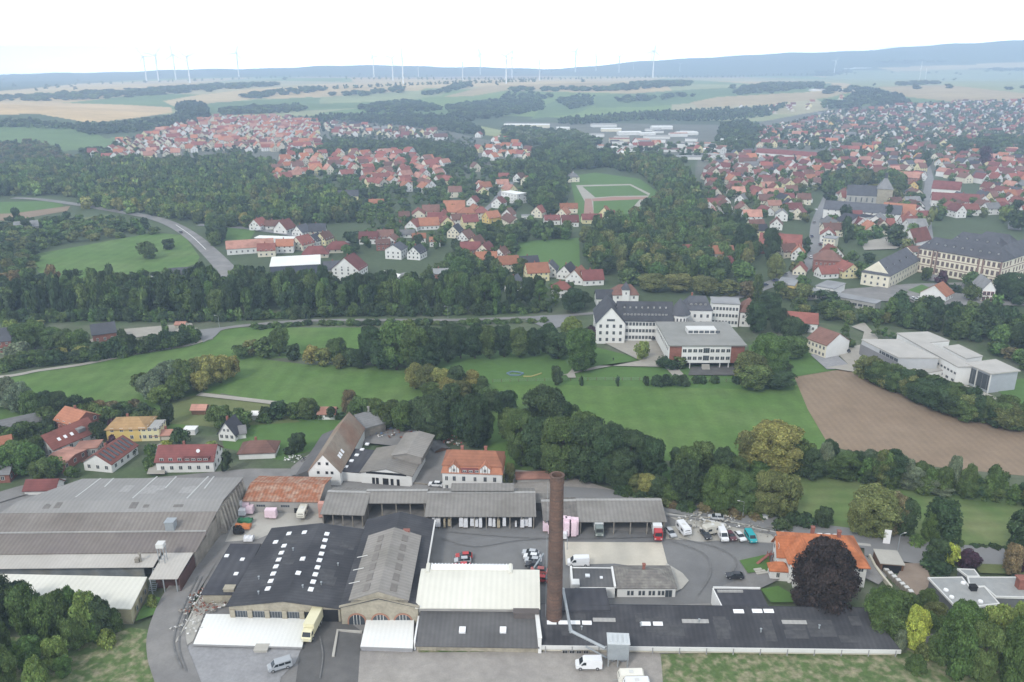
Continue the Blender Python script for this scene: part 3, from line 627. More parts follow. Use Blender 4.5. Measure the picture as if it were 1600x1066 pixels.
# --- workshop with dark low gable roof and rows of rooflights
def dark_workshop():
 h, rh = 4.6, 1.7
 a, rz, L, W = rectpx((357, 945), (531, 949), (409, 826), h)
 # the roof narrows to the back in the photograph: keep it rectangular on the mean width
 t = thing('workshop', 'workshop under a broad black sheet roof with rows of small white rooflights', 'workshop', (*a, 0), rz)
 mb = gable_walls(L, W, h, rh, 'y')
 part('wall', mb, M_stone, t)
 part('roof', roof_shell(L, W, h, rh, 0.5, axis='y'), M_tary, t)
 for i in range(6):
  b = MB(); b.box(-0.55, 0.55, -0.35, -0.003, 0, 3.4); o = part('pier', b, M_stone, t); o.location = (0.8 + i * (L - 5.6) / 5, 0, 0)
 wm = MB(); wm.box(-1.7, 1.7, -0.06, 0.02, 0.9, 3.1, 0); wm.box(-1.6, 1.6, -0.075, -0.04, 1.0, 3.0, 1)
 for k in range(1, 5): wm.box(-1.6 + k * 0.64 - 0.04, -1.6 + k * 0.64 + 0.04, -0.09, -0.05, 1.0, 3.0, 0)
 wme = wm.mesh('window', [M_frameg, M_glass])
 for i in range(4): link('window', wme, t, (0.8 + (i + 0.5) * (L - 5.6) / 5, 0, 0))
 b = MB(); b.box(-1.6, 1.6, -0.05, 0, 0, 3.1); link('gate', b.mesh('gate', M_dark), t, (0.8 + 4.5 * (L - 5.6) / 5, 0, 0)); 
 b = MB(); b.box(-1.9, 1.9, -0.05, 0, 0, 3.9); link('gate', b.mesh('gate', M_dark), t, (L - 2.4, 0, 0))
 pts = [(717, 122), (803, 115), (643, 169), (690, 190), (675, 229), (660, 267), (645, 305), (630, 345), (616, 386), (600, 428), (793, 262), (768, 341), (927, 124), (917, 159), (907, 196), (897, 234), (886, 270), (875, 310), (863, 349), (851, 390), (838, 432)]
 sl = rh / (L / 2)
 for X, Y in pts:
  px, py = 250 + X / 3.556, 800 + Y / 3.556; z = h + 0.6
  for _ in range(6):
   g = G(px, py, z); x, y = tolocal(a, rz, g); z = h + rh - abs(x - L / 2) * sl
  skylight(t, a, rz, px, py, z, 1.15, 1.3, 0.22, tilt=(0, -math.atan(sl) if x < L / 2 else math.atan(sl)))
 roof_patches(t, 9, 0.5, L / 2 - 1, 1, W - 1, lambda x, y: h + rh - abs(x - L / 2) * sl, lambda x: (0, -math.atan(sl), 0), 3, M_felt2); roof_patches(t, 9, L / 2 + 1, L - 0.5, 1, W - 1, lambda x, y: h + rh - abs(x - L / 2) * sl, lambda x: (0, math.atan(sl), 0), 4, M_felt2)
 for k, (x, y) in enumerate(((4, 9), (9, 20), (L - 6, 7), (L - 4, 15), (L / 2 + 3, 5), (6, 3))): b = MB(); b.cyl((0, 0, -0.2), (0, 0, 0.7), 0.16, seg=8); b.cyl((0, 0, 0.7), (0, 0, 0.8), 0.26, seg=8); o = part('vent_pipe', b, M_steel, t); o.location = (x, y, h + rh - abs(x - L / 2) * sl)
 # annex on the left
 a2, rz2, L2, W2 = rectpx((316, 928), (372, 928), (351, 851), 3.4)
 u = thing('annex', 'low annex with black felt roof at the left flank of the workshop', 'annex', (*a2, 0), rz2)
 part('wall', MB().box(0, L2, 0, W2, 0, 3.2), M_stone, u)
 b = MB(); b.box(-0.3, L2 - 0.7, -0.3, W2 + 0.3, 3.22, 3.5); part('roof', b, M_tarp, u)
 for X, Y in ((371, 245), (458, 265), (423, 345)): skylight(u, a2, rz2, 250 + X / 3.556, 800 + Y / 3.556, 3.5, 1.0, 1.1, 0.2)
 b = MB(); b.box(0, 2.4, 0, 1.6, 0, 4.2); b.box(-0.1, 2.5, -0.1, 1.7, 4.2, 4.4); o = tag(part('brick_kiosk', b, M_stone), 'small square stone kiosk with flat top at the workshop corner', 'kiosk'); g = G(352, 945, 0); o.location = (*g, 0)
dark_workshop()

# --- long black-roofed hall with the arched stone front and corrugated lantern
def arched_hall():
 h, rh = 5.4, 2.3
 a, rz, L, W = rectpx((532, 948), (653, 948), (566, 783), h)
 W = 36.5
 t = thing('arched_hall', 'long stone hall with three round arches, black roof and grey corrugated lantern', 'hall', (*a, 0), rz)
 # front gable wall with arches
 part('wall', gable_walls(L, W, h, rh, 'y'), M_stone, t)
 part('roof', roof_shell(L, W, h, rh, 0.35, og=0.2, axis='y'), M_tary, t)
 # lantern
 x0, x1 = 2.3, L - 2.3; lw = x1 - x0; ly = 25.5
 zl = h + rh * (x0 / (L / 2)) + 1.3; rl = 2.3
 lm = gable_walls(lw, ly - 0.6, zl, rl, 'y', z0=h - 0.5, x0=x0, y0=0.4)
 lan = part('lantern', lm, mat('lantern_boards', (0.30, 0.275, 0.24), 0.9, 0.2, 0.6, stain=0.6, stain_scale=0.3), t)
 part('lantern_roof', roof_shell(lw, ly, zl, rl, 0.35, x0=x0, y0=0.2, axis='y', mb=None), M_fibrey, lan)
 sl = rl / (lw / 2)
 dm = mat('dull_glass_sheet', (0.17, 0.155, 0.14), 0.6, 0.15)
 for k in range(6):
  for sd in (-1, 1):
   b = MB(); b.box(-0.75, 0.75, -1.3, 1.3, -0.05, 0.05); o = part('roof_pane', b, dm, lan)
   d = lw * 0.24; o.location = (L / 2 + sd * d, 2.6 + k * 4.0, zl + rl - d * sl + 0.06); o.rotation_euler = (0, sd * math.atan(sl), 0)
 for k in range(3):
  b = MB(); b.box(-0.05, 2.6, -0.08, 0.08, 0, 0.12); o = part('cable_duct', b, M_trim, lan); o.location = (0.9, 6 + k * 5.2, zl - 0.2 + 0.02); o.rotation_euler = (0, R(-14), 0)
 # arches: brick ring plus dark glass
 cx = [L * 0.20, L * 0.505, L * 0.80]
 def arch(x, r, hz):
  o = link('arched_window', None, t)
  mb = MB(); n = 16
  pts = [(r * math.cos(math.pi * i / n), hz + r * math.sin(math.pi * i / n)) for i in range(n + 1)]
  pin = [((r - 0.35) * math.cos(math.pi * i / n), hz + (r - 0.35) * math.sin(math.pi * i / n)) for i in range(n + 1)]
  po = [(r, 0)] + pts + [(-r, 0)]; pi_ = [(r - 0.35, 0)] + pin + [(-r + 0.35, 0)]
  for i in range(len(po) - 1):
   mb.poly([(x + po[i][0], -0.14, po[i][1]), (x + pi_[i][0], -0.14, pi_[i][1]), (x + pi_[i + 1][0], -0.14, pi_[i + 1][1]), (x + po[i + 1][0], -0.14, po[i + 1][1])])
   mb.poly([(x + po[i][0], -0.14, po[i][1]), (x + po[i + 1][0], -0.14, po[i + 1][1]), (x + po[i + 1][0], 0.0, po[i + 1][1]), (x + po[i][0], 0.0, po[i][1])])
  fr = part('brick_arch', mb, M_brickf, t)
  g = MB(); g.poly([(x + p[0], -0.07, p[1]) for p in pi_][::-1]); part('pane', g, M_glass, fr)
  for xx in (-0.7, 0, 0.7):
   hh = hz + math.sqrt(max((r - 0.35) ** 2 - xx * xx, 0)); b = MB(); b.box(x + xx - 0.05, x + xx + 0.05, -0.12, -0.075, 0, hh); part('glazing_bar', b, M_frame, fr)
  bpy.data.objects.remove(o)
 for x in cx: arch(x, 2.15, 1.5)
 # parapet coping along the gable
 b = MB()
 for s in (0, 1):
  xa, xb = (-0.3, L / 2) if s == 0 else (L / 2, L + 0.3); za, zb = (h - 0.1, h + rh + 0.15) if s == 0 else (h + rh + 0.15, h - 0.1)
  b.loft([[(xa, -0.35, za), (xa, -0.36 + 0.6, za), (xa, -0.36 + 0.6, za + 0.25), (xa, -0.35, za + 0.25)], [(xb, -0.35, zb), (xb, 0.24, zb), (xb, 0.24, zb + 0.25), (xb, -0.35, zb + 0.25)]])
 part('coping', b, M_stone, t)
 b = MB(); b.loft([[(x0 - 0.3, -0.05, zl - 0.15), (L / 2, -0.05, zl + rl), (x1 + 0.3, -0.05, zl - 0.15)], [(x0 - 0.3, 0.35, zl - 0.15), (L / 2, 0.35, zl + rl), (x1 + 0.3, 0.35, zl - 0.15)]])
 part('lantern_gable', b, M_stone, t)
 # brick stub and white gutter at the back of the lantern
 b = MB(); b.box(L * 0.62, L * 0.72, ly + 0.2, ly + 1.4, h + rh * 0.5, h + rh + 1.0); part('chimney', b, M_brick, t)
 b = MB(); b.box(L + 0.36, L + 0.75, 0, W, h - 0.35, h - 0.05); part('gutter', b, M_trim, t)
arched_hall()

# --- white vaulted hall with the dark lean-to in front
def white_hall():
 h = 5.2
 a, rz, L, W = rectpx((651, 948), (842, 950), (654, 890), h)
 t = thing('white_roofed_hall', 'hall with a big cream white sheet roof and a ribbed ridge light', 'hall', (*a, 0), rz)
 part('wall', MB().box(0.2, L - 0.2, 0.2, W - 0.2, 0, h - 0.1), M_wallg, t)
 mb = MB(); n = 10; rings = []
 prof = [(-0.4 + (W + 0.8) * i / n, 0.0 + 2.0 * math.sin(min(i / n / 0.82, 1) * math.pi / 2) - (2.2 * max(i / n - 0.82, 0) / 0.18)) for i in range(n + 1)]
 sec = [(y, h + z) for y, z in prof] + [(y, h + z - 0.25) for y, z in prof[::-1]]
 mb.loft([[(L + 0.3, y, z) for y, z in sec], [(-0.3, y, z) for y, z in sec]])
 part('roof', mb, M_cream_roof, t)
 b = MB(); b.box(2.0, L * 0.78, W * 0.80, W * 0.93, h + 1.8, h + 2.35)
 for k in range(24): b.box(2.0 + k * (L * 0.78 - 2) / 24, 2.25 + k * (L * 0.78 - 2) / 24, W * 0.79, W * 0.94, h + 2.35, h + 2.5)
 part('ridge_light', b, M_sky, t)
 for x in (1.3, L * 0.76):
  b = MB(); b.cyl((x, W * 0.72, h + 1.8), (x, W * 0.92, h + 2.3), 0.55, seg=10); part('ventilator', b, M_cream_roof, t)
 # lean-to
 a2, rz2, L2, W2 = rectpx((650, 1008), (842, 1011), (653, 955), 2.3)
 u = thing('lean_to_store', 'grey felt lean-to with two white rooflights before the white-roofed hall', 'store', (*a2, 0), rz2)
 part('wall', MB().box(0, L2, 0.2, W2, 0, 2.05), M_stone, u)
 m = MB(); m.loft([[(-0.2, -0.3, 2.1), (-0.2, W2, 4.0), (-0.2, W2, 4.25), (-0.2, -0.3, 2.35)], [(L2 + 0.1, -0.3, 2.1), (L2 + 0.1, W2, 4.0), (L2 + 0.1, W2, 4.25), (L2 + 0.1, -0.3, 2.35)]][::-1])
 part('roof', m, M_slateg, u)
 sl = math.atan(1.9 / W2)
 for px in (722.5, 786): skylight(u, a2, rz2, px, 984.5, 3.3, 1.4, 1.5, 0.25, tilt=sl)
 b = MB(); b.box(0, 5.4, 0, 3.6, 0, 2.1); b.box(-0.2, 5.6, -0.2, 3.6, 2.1, 2.35)
 o = part('roof_house', b, mat('brown_felt', (0.12, 0.105, 0.10), 0.9, 0.2), u); g = tolocal(a2, rz2, G(803, 968, 3.4)); o.location = (g[0], g[1], 2.9)
 for i in range(8):
  b = MB(); b.box(-0.2, 0.2, -0.14, -0.003, 0, 2.0); o = part('pier', b, M_stone, u); o.location = (0.4 + i * (L2 - 0.8) / 7, 0.2, 0)
 b = MB(); b.box(0, 0.7, 0, 9.5, 0, 4.6); b.box(-0.1, 0.8, -0.1, 9.6, 4.6, 4.8)
 o = tag(part('party_wall', b, M_wallw), 'narrow white fire wall between the lean-to and the long black roof', 'wall'); g = G(841, 1006, 3.2); o.location = (g[0], g[1], 0); o.rotation_euler = (0, 0, R(3))
white_hall()

# --- white loading canopies
def canopy(name, label, q, z, wallm):
 """q: front-left, front-right, back-right, back-left corners of the roof in the photograph"""
 g = [G(*p, z) for p in q]; o0 = g[0]; q = [(p[0] - o0[0], p[1] - o0[1]) for p in g]; cx_ = sum(p[0] for p in q) / 4; cy_ = sum(p[1] for p in q) / 4
 t = thing(name, label, 'canopy', (*o0, 0))
 part('roof', MB().prism(q, z - 0.12, z + 0.12), M_whroof, t)
 part('wall', MB().prism([(p[0] + (cx_ - p[0]) * 0.03, p[1] + (cy_ - p[1]) * 0.04) for p in q], 0, z - 0.13), wallm, t)
 a_, b_ = q[0], q[1]; part('fascia', MB().prism([(a_[0], a_[1] - 0.12), (b_[0], b_[1] - 0.12), (b_[0], b_[1] - 0.01), (a_[0], a_[1] - 0.01)], z - 0.3, z + 0.1), M_frameg, t)
canopy('loading_canopy', 'wide flat white canopy before the black-roofed workshop', [(302, 1007), (472, 1012), (483, 962), (322, 960)], 1.25, mat('dark_metal_wall', (0.06, 0.06, 0.07), 0.7))
canopy('loading_canopy', 'smaller flat white canopy before the arched stone hall', [(563, 1011), (645, 1014), (647, 968), (573, 966)], 1.7, mat('grey_metal_wall', (0.30, 0.30, 0.31), 0.7))
b = MB(); b.box(0, 0.35, 0, 8.2, 0, 3.2); o = tag(part('white_screen_wall', b, M_white), 'tall thin white wall beside the smaller white canopy', 'wall'); g = G(647, 1014, 1); o.location = (*g, 0)
ribbon_wall('ramp_wall', [(521, 1031), (528, 990), (566, 993)], 1.1, 0.55, M_conc, 'angled concrete wall edging the dark ramp', 'wall')
ribbon_wall('yard_wall', [(276, 1008), (297, 970), (308, 945), (318, 930)], 0.9, 0.4, M_conc, 'low concrete wall between the drive and the rubble strip', 'wall')
ribbon_wall('kerb_wall', [(291, 1010), (288, 1030), (292, 1045), (304, 1060), (330, 1080)], 0.6, 0.35, M_conc, 'rounded low concrete kerb round the gravel apron', 'wall')
b = MB(); b.box(0, 2.7, 0, 1.9, 0, 1.2); b.box(-0.15, 2.85, -0.15, 2.05, 1.2, 1.4); o = tag(part('concrete_bunker', b, M_conc), 'small concrete box at the front edge of the wide canopy', 'bunker'); g = G(398, 1024, 0); o.location = (*g, 0)

# --- long black roof on the right
def long_hall():
 z0, z1 = 2.3, 4.9
 a, rz, L, W = rectpx((845, 1009), (1407, 1016), (1112, 945), z0, z1)
 t = thing('long_black_hall', 'very long low hall with black sheet roof and pale front parapet', 'hall', (*a, 0), rz)
 # outline in plan: right end is cut back at a slant
 xr = tolocal(a, rz, G(1350, 946, z1))[0]
 pl = [(0, 0.3), (L - 0.4, 0.3), (xr, W - 0.3), (0, W - 0.3)]
 part('wall', MB().prism(pl, 0, z0 - 0.1), M_beige, t)
 m = MB(); m.loft([[(-0.1, 0, z0 - 0.1), (L, 0, z0 - 0.1), (L, 0, z0 + 0.15), (-0.1, 0, z0 + 0.15)], [(-0.1, W * .93, z1 - 0.1), (xr + 0.3, W * .93, z1 - 0.1), (xr + 0.3, W * .93, z1 + 0.15), (-0.1, W * .93, z1 + 0.15)], [(-0.1, W, z1 - 0.4), (xr, W, z1 - 0.4), (xr, W, z1 - 0.15), (-0.1, W, z1 - 0.15)]])
 part('roof', m, M_tar, t)
 b = MB(); b.box(0, L + 0.1, -0.22, -0.01, 1.5, z0 + 0.15); part('parapet', b, M_trim, t)
 for i in range(14):
  b = MB(); b.box(-0.12, 0.12, -0.26, -0.225, 0.6, z0 + 0.05); o = part('downpipe', b, M_frameg, t); o.location = (1 + i * (L - 2) / 13, 0, 0)
 for i in range(4):
  o = link('window', window_mesh(1.1, 1.1, 1, M_frameg, M_dark), t, (5.2 + 1.5 * i, -0.24, 0.25))
 sl = (z1 - z0) / (W * .93)
 for px, py, wd, mm in ((862, 973, 2.1, 0), (880, 973, 2.1, 0), (899, 973, 2.1, 0), (917, 973.5, 2.1, 0), (944, 969, 5, 1), (1009, 975, 2.1, 0), (1028, 975, 2.1, 0), (1084, 971, 5.2, 1), (1099, 971, 2.3, 1), (1154, 955.5, 2.3, 0), (1183, 955, 2.2, 0), (1201, 955, 2.2, 0), (1241, 972.5, 5.4, 1)):
  z = 3.4
  for _ in range(5):
   x, y = tolocal(a, rz, G(px, py, z)); z = z0 + sl * y + 0.15
  skylight(t, a, rz, px, py, z, wd, 1.0, 0.12, M_fibrel if mm else None, tilt=math.atan(sl))
 roof_patches(t, 16, 1, xr, 0.5, W * 0.9, lambda x, y: z0 + sl * y + 0.15, lambda x: (math.atan(sl), 0, 0), 5, M_felt2, (1.5, 6.0))
 for k in range(5): b = MB(); b.cyl((0, 0, -0.2), (0, 0, 0.8), 0.16, seg=8); b.cyl((0, 0, 0.8), (0, 0, 0.9), 0.26, seg=8); o = part('vent_pipe', b, M_steel, t); o.location = (9 + k * 13, W * (0.35 + 0.1 * (k % 3)), z0 + sl * W * (0.35 + 0.1 * (k % 3)) + 0.15)
 # back-left annexes of the same roof
 a2, rz2, L2, W2 = rectpx((872, 946), (952, 945), (880, 920), 4.9)
 m = MB(); m.prism([(0, -2.0), (L2, -2.0), (L2, W2), (0, W2)], 0, 5.02)
 o = tag(part('rear_annex', m, M_tarp), 'black flat-roofed rear annex behind the chimney', 'annex'); o.location = (*a2, 0); o.rotation_euler = (0, 0, rz2)
 # small monopitch building with white gable
 g = [G(*p, 4.6) for p in ((1129, 948), (1201, 948), (1188, 921), (1115, 920))]; o0 = g[0]; q = [(p[0] - o0[0], p[1] - o0[1]) for p in g]
 u = thing('white_gabled_shed', 'black-roofed shed with a white side wall behind the long hall', 'shed', (*o0, 0))
 part('wall', MB().prism([(p[0] * 0.99 + 0.1, p[1] * 0.99) for p in q], 0, 4.35), M_wallw, u); part('roof', MB().prism(q, 4.35, 4.6), M_tarp, u)
 part('parapet', MB().prism([(q[3][0] - 0.1, q[3][1]), (q[2][0], q[2][1]), (q[2][0], q[2][1] + 0.3), (q[3][0] - 0.1, q[3][1] + 0.3)], 4.2, 5.0), M_wallw, u)
 part('parapet', MB().prism([(q[0][0] - 0.3, q[0][1]), (q[0][0] - 0.02, q[0][1]), (q[3][0] - 0.02, q[3][1]), (q[3][0] - 0.3, q[3][1])], 0, 4.75), M_wallw, u)
 b = MB(); b.box(0.6, 6.5, -0.3, 0.3, 0, 0.35)
 for k in range(12): b.box(0.6 + k * 0.5, 0.66 + k * 0.5, -0.34, 0.34, 0.35, 0.42)
 o = part('skylight', b, M_fibrel, u); o.location = (q[3][0], q[3][1] - 1.2, 4.6)
long_hall()

# --- filter box with its duct
def filter_box():
 g = G(964, 1039, 0)
 t = thing('dust_filter', 'grey steel filter box on legs in front of the long black roof', 'filter', (*g, 0), R(-3))
 b = MB(); b.box(-2.2, 2.2, -1.6, 1.6, 2.6, 6.6); part('housing', b, M_steel, t)
 b = MB(); b.box(-2.35, 2.35, -1.75, 1.75, 6.6, 6.8)
 for k in range(4): b.box(-1.9 + k, -1.3 + k, -1.2, 1.2, 6.8, 6.95)
 part('lid', b, mat('pale_steel', (0.50, 0.53, 0.54), 0.5, 0.1), t)
 for k, (x, y) in enumerate(((-2, -1.4), (2, -1.4), (-2, 1.4), (2, 1.4), (0, -1.4))):
  b = MB(); b.box(x - 0.12, x + 0.12, y - 0.12, y + 0.12, 0, 2.6); part('leg', b, M_steel, t)
 for k in (-1, 1):
  b = MB(); b.loft([[(k * 1.1 - 1, -1.3, 2.6), (k * 1.1 + 1, -1.3, 2.6), (k * 1.1 + 1, 1.3, 2.6), (k * 1.1 - 1, 1.3, 2.6)], [(k * 1.1 - 0.25, -0.3, 1.1), (k * 1.1 + 0.25, -0.3, 1.1), (k * 1.1 + 0.25, 0.3, 1.1), (k * 1.1 - 0.25, 0.3, 1.1)]]); part('hopper', b, M_steel, t)
 # duct over the roof
 P = [G(868, 905, 8) + (8,), G(880, 922, 7.5) + (7.5,), G(892, 986, 5.6) + (5.6,), G(946, 1013, 5.0) + (5.0,)]
 mb = MB()
 for i in range(3): mb.cyl(P[i], P[i + 1], 0.33, seg=10)
 for p in P[1:3]: mb.cyl((p[0], p[1], p[2] - 0.35), (p[0], p[1], p[2] + 0.35), 0.36, seg=10)
 for tt in (0.3, 0.75):
  q = [P[1][i] + (P[2][i] - P[1][i]) * tt for i in range(3)]; mb.box(q[0] - 0.06, q[0] + 0.06, q[1] - 0.06, q[1] + 0.06, q[2] - 3, q[2])
 tag(part('air_duct', mb, M_steel), 'long bent steel duct from the filter box over the roof', 'duct')
 mb = MB(); p = G(915, 1010, 2.5) + (2.5,); q = G(948, 1028, 1.0) + (1.0,); mb.cyl(p, q, 0.2, seg=8); part('feed_pipe', mb, M_steel, None)
 o = bpy.data.objects['feed_pipe']; o.parent = t; o.matrix_parent_inverse = __import__('mathutils').Matrix.Rotation(R(3), 4, 'Z') @ __import__('mathutils').Matrix.Translation((-g[0], -g[1], 0))
filter_box()

# --- low office with hipped roof, and the grey flat annex
def office():
 h = 3.5
 a, rz, L, W = rectpx((965, 917), (1056, 917), (957, 884), h)
 t = thing('office_building', 'low white office with weathered grey hipped roof', 'office', (*a, 0), rz)
 part('wall', MB().box(0, L, 0, W, 0, h), M_wallw, t)
 mb = MB(); m0 = roof_shell(L, W, h, 1.7, 0.35, hip=3.5)
 part('roof', m0, mat('mossy_tiles', (0.15, 0.14, 0.13), 0.95, 0.25, 1.2, stripes=(2, 0.3, 0.15), stain=0.8, stain_scale=0.5, stain_col=(0.25, 0.24, 0.21)), t)
 for x in (3.1, 5.8, 8.2, 10.4):
  for d in (-0.45, 0.45): link('window', window_mesh(0.7, 1.3, 0, M_frameg), t, (x + d, 0, 1.1))
 link('window', window_mesh(1.7, 2.0, 1, M_frameg), t, (L - 1.6, 0, 0.6))
 b = MB(); b.box(-0.3, 0.3, -0.3, 0.3, 0, 1.6); b.box(-0.4, 0.4, -0.4, 0.4, 1.6, 1.8); o = part('chimney', b, M_brick, t); o.location = (L * 0.5, W * 0.6, h + 1.1)
 a2, rz2, L2, W2 = rectpx((893, 918), (963, 919), (889, 887), 3.4)
 u = thing('flat_annex', 'white annex with flat grey felt roof joined to the low office', 'annex', (*a2, 0), rz2)
 part('wall', MB().box(0, L2 - 0.3, 0, W2, 0, 3.3), M_wallw, u)
 b = MB(); b.box(0.5, L2 - 0.6, 0.4, W2 - 0.3, 3.31, 3.45); part('roof', b, M_slateg, u)
 b = MB(); b.box(-0.05, 0.45, 0, W2 + 0.05, 3.31, 3.9); b.box(L2 - 0.55, L2 - 0.05, 0, W2 + 0.05, 3.31, 3.9); b.box(0.45, L2 - 0.55, W2 - 0.3, W2 + 0.05, 3.31, 3.6); part('parapet', b, M_wallw, u)
 b = MB(); b.box(0, 1.9, -0.2, 2.0, 0, 4.4); o = part('porch', b, M_wallw, u); link('window', window_mesh(0.6, 1.4, 0), u, (1, -0.2, 2.2))
 for px, py, s in ((918, 900, 1.1), (939.5, 903, 0.7)): skylight(u, a2, rz2, px, py, 3.5, s, s, 0.25)
office()

# --- open sheds round the yard
def open_shed(name, label, f1, f2, b1, h0, hr, ridge, mroof, bays, backwall=True):
 a, rz, L, W = rectpx(f1, f2, b1, h0)
 t = thing(name, label, 'shed', (*a, 0), rz)
 mb = MB(); mb.box(0.1, L - 0.1, W - 0.4, W - 0.1, 0, h0 + 0.2); mb.box(0.1, 0.35, 0.6, W - 0.4, 0, h0 - 0.15); mb.box(L - 0.35, L - 0.1, 0.6, W - 0.4, 0, h0 - 0.15)
 part('wall', mb, mat('shed_boards', (0.16, 0.145, 0.13), 0.9, 0.2, 0.6), t)
 m = MB(); yr = W * ridge
 for (ya, za, yb, zb) in ((-0.4, h0, yr, hr), (yr, hr, W + 0.3, h0 + 0.3)):
  m.loft([[(L + 0.3, ya, za), (L + 0.3, yb, zb), (L + 0.3, yb, zb + 0.16), (L + 0.3, ya, za + 0.16)], [(-0.3, ya, za), (-0.3, yb, zb), (-0.3, yb, zb + 0.16), (-0.3, ya, za + 0.16)]])
 part('roof', m, mroof, t)
 b = MB(); b.box(-0.3, L + 0.3, yr - 0.5, yr + 0.5, hr + 0.1, hr + 0.3); part('ridge_cap', b, M_fibrel, t)
 for i in range(bays + 1):
  b = MB(); b.box(-0.13, 0.13, -0.13, 0.13, 0, h0 - 0.05); o = part('post', b, M_old, t); o.location = (0.4 + i * (L - 0.8) / bays, 0.1, 0)
 return t, a, rz, L, W
s1 = open_shed('storage_shed', 'long open-fronted storage shed with grey corrugated roof and wrapped pallets inside', (665, 807), (836, 807), (655, 766), 4.4, 6.6, 0.62, M_fibre, 9)
s1c = open_shed('storage_shed', 'grey shed roof reappearing behind the black roof of the arched hall', (572, 786), (665, 786), (575, 766), 5.2, 7.0, 0.5, M_fibre, 4)
s1b = open_shed('storage_shed', 'open grey-roofed shed between the rusty roof and the black roof', (502, 803), (568, 805), (512, 764), 4.4, 6.6, 0.6, M_fibre, 4)
s2 = open_shed('coach_shed', 'open coach shed with grey corrugated roof and parked lorries inside', (905, 815), (1040, 815), (906, 781), 4.6, 6.1, 0.75, M_fibre, 5)
s2b = open_shed('storage_shed', 'short patched end of the coach shed behind the tall chimney', (850, 813), (904, 812), (853, 781), 4.5, 5.9, 0.7, mat('patched_sheets', (0.14, 0.13, 0.12), 0.9, 0.25, 0.8, stripes=(0, 1.1, 0.15), stain=0.8, stain_scale=0.3, stain_col=(0.24, 0.22, 0.20)), 2)
t, a, rz, L, W = s1
b = MB(); b.box(L * 0.22, L * 0.80, W * 0.66, W * 0.86, 6.0, 7.3); b.box(L * 0.21, L * 0.81, W * 0.60, W * 0.9, 7.3, 7.5); part('roof_vent', b, M_fibre, t)
b = MB(); b.box(0, 6.5, 0, 5, 0, 3.2); b.box(-0.2, 6.7, -0.2, 5.2, 3.2, 3.4); o = tag(part('link_roof', b, M_fibre), 'low grey roof linking the two open sheds', 'shed'); g = G(836, 792, 2); o.location = (*g, 0)

# --- rusty roof building
def rusty():
 h = 4.6
 a, rz, L, W = rectpx((381, 781), (497, 783), (388, 744), h, h)
 t = thing('rusty_roofed_store', 'grey store building under a rusty orange corrugated roof', 'store', (*a, 0), rz)
 part('wall', gable_walls(L, W, h, 1.5), M_wallg, t)
 part('roof', roof_shell(L, W, h, 1.5, 0.4), M_rust, t)
 for x in (L * 0.22, L * 0.55): link('window', window_mesh(2.6, 0.8, 3, M_frameg, M_glass), t, (x, 0, 2.4))
 b = MB(); b.box(-0.5, 0.5, -0.05, 0, 0, 2.2); o = part('door', b, M_dark, t); o.location = (L * 0.69, 0, 0)
 b = MB(); b.box(-1.2, 1.2, -0.05, 0, 0, 2.6); o = part('door', b, M_wallg, t); o.location = (L * 0.82, 0, 0)
rusty()
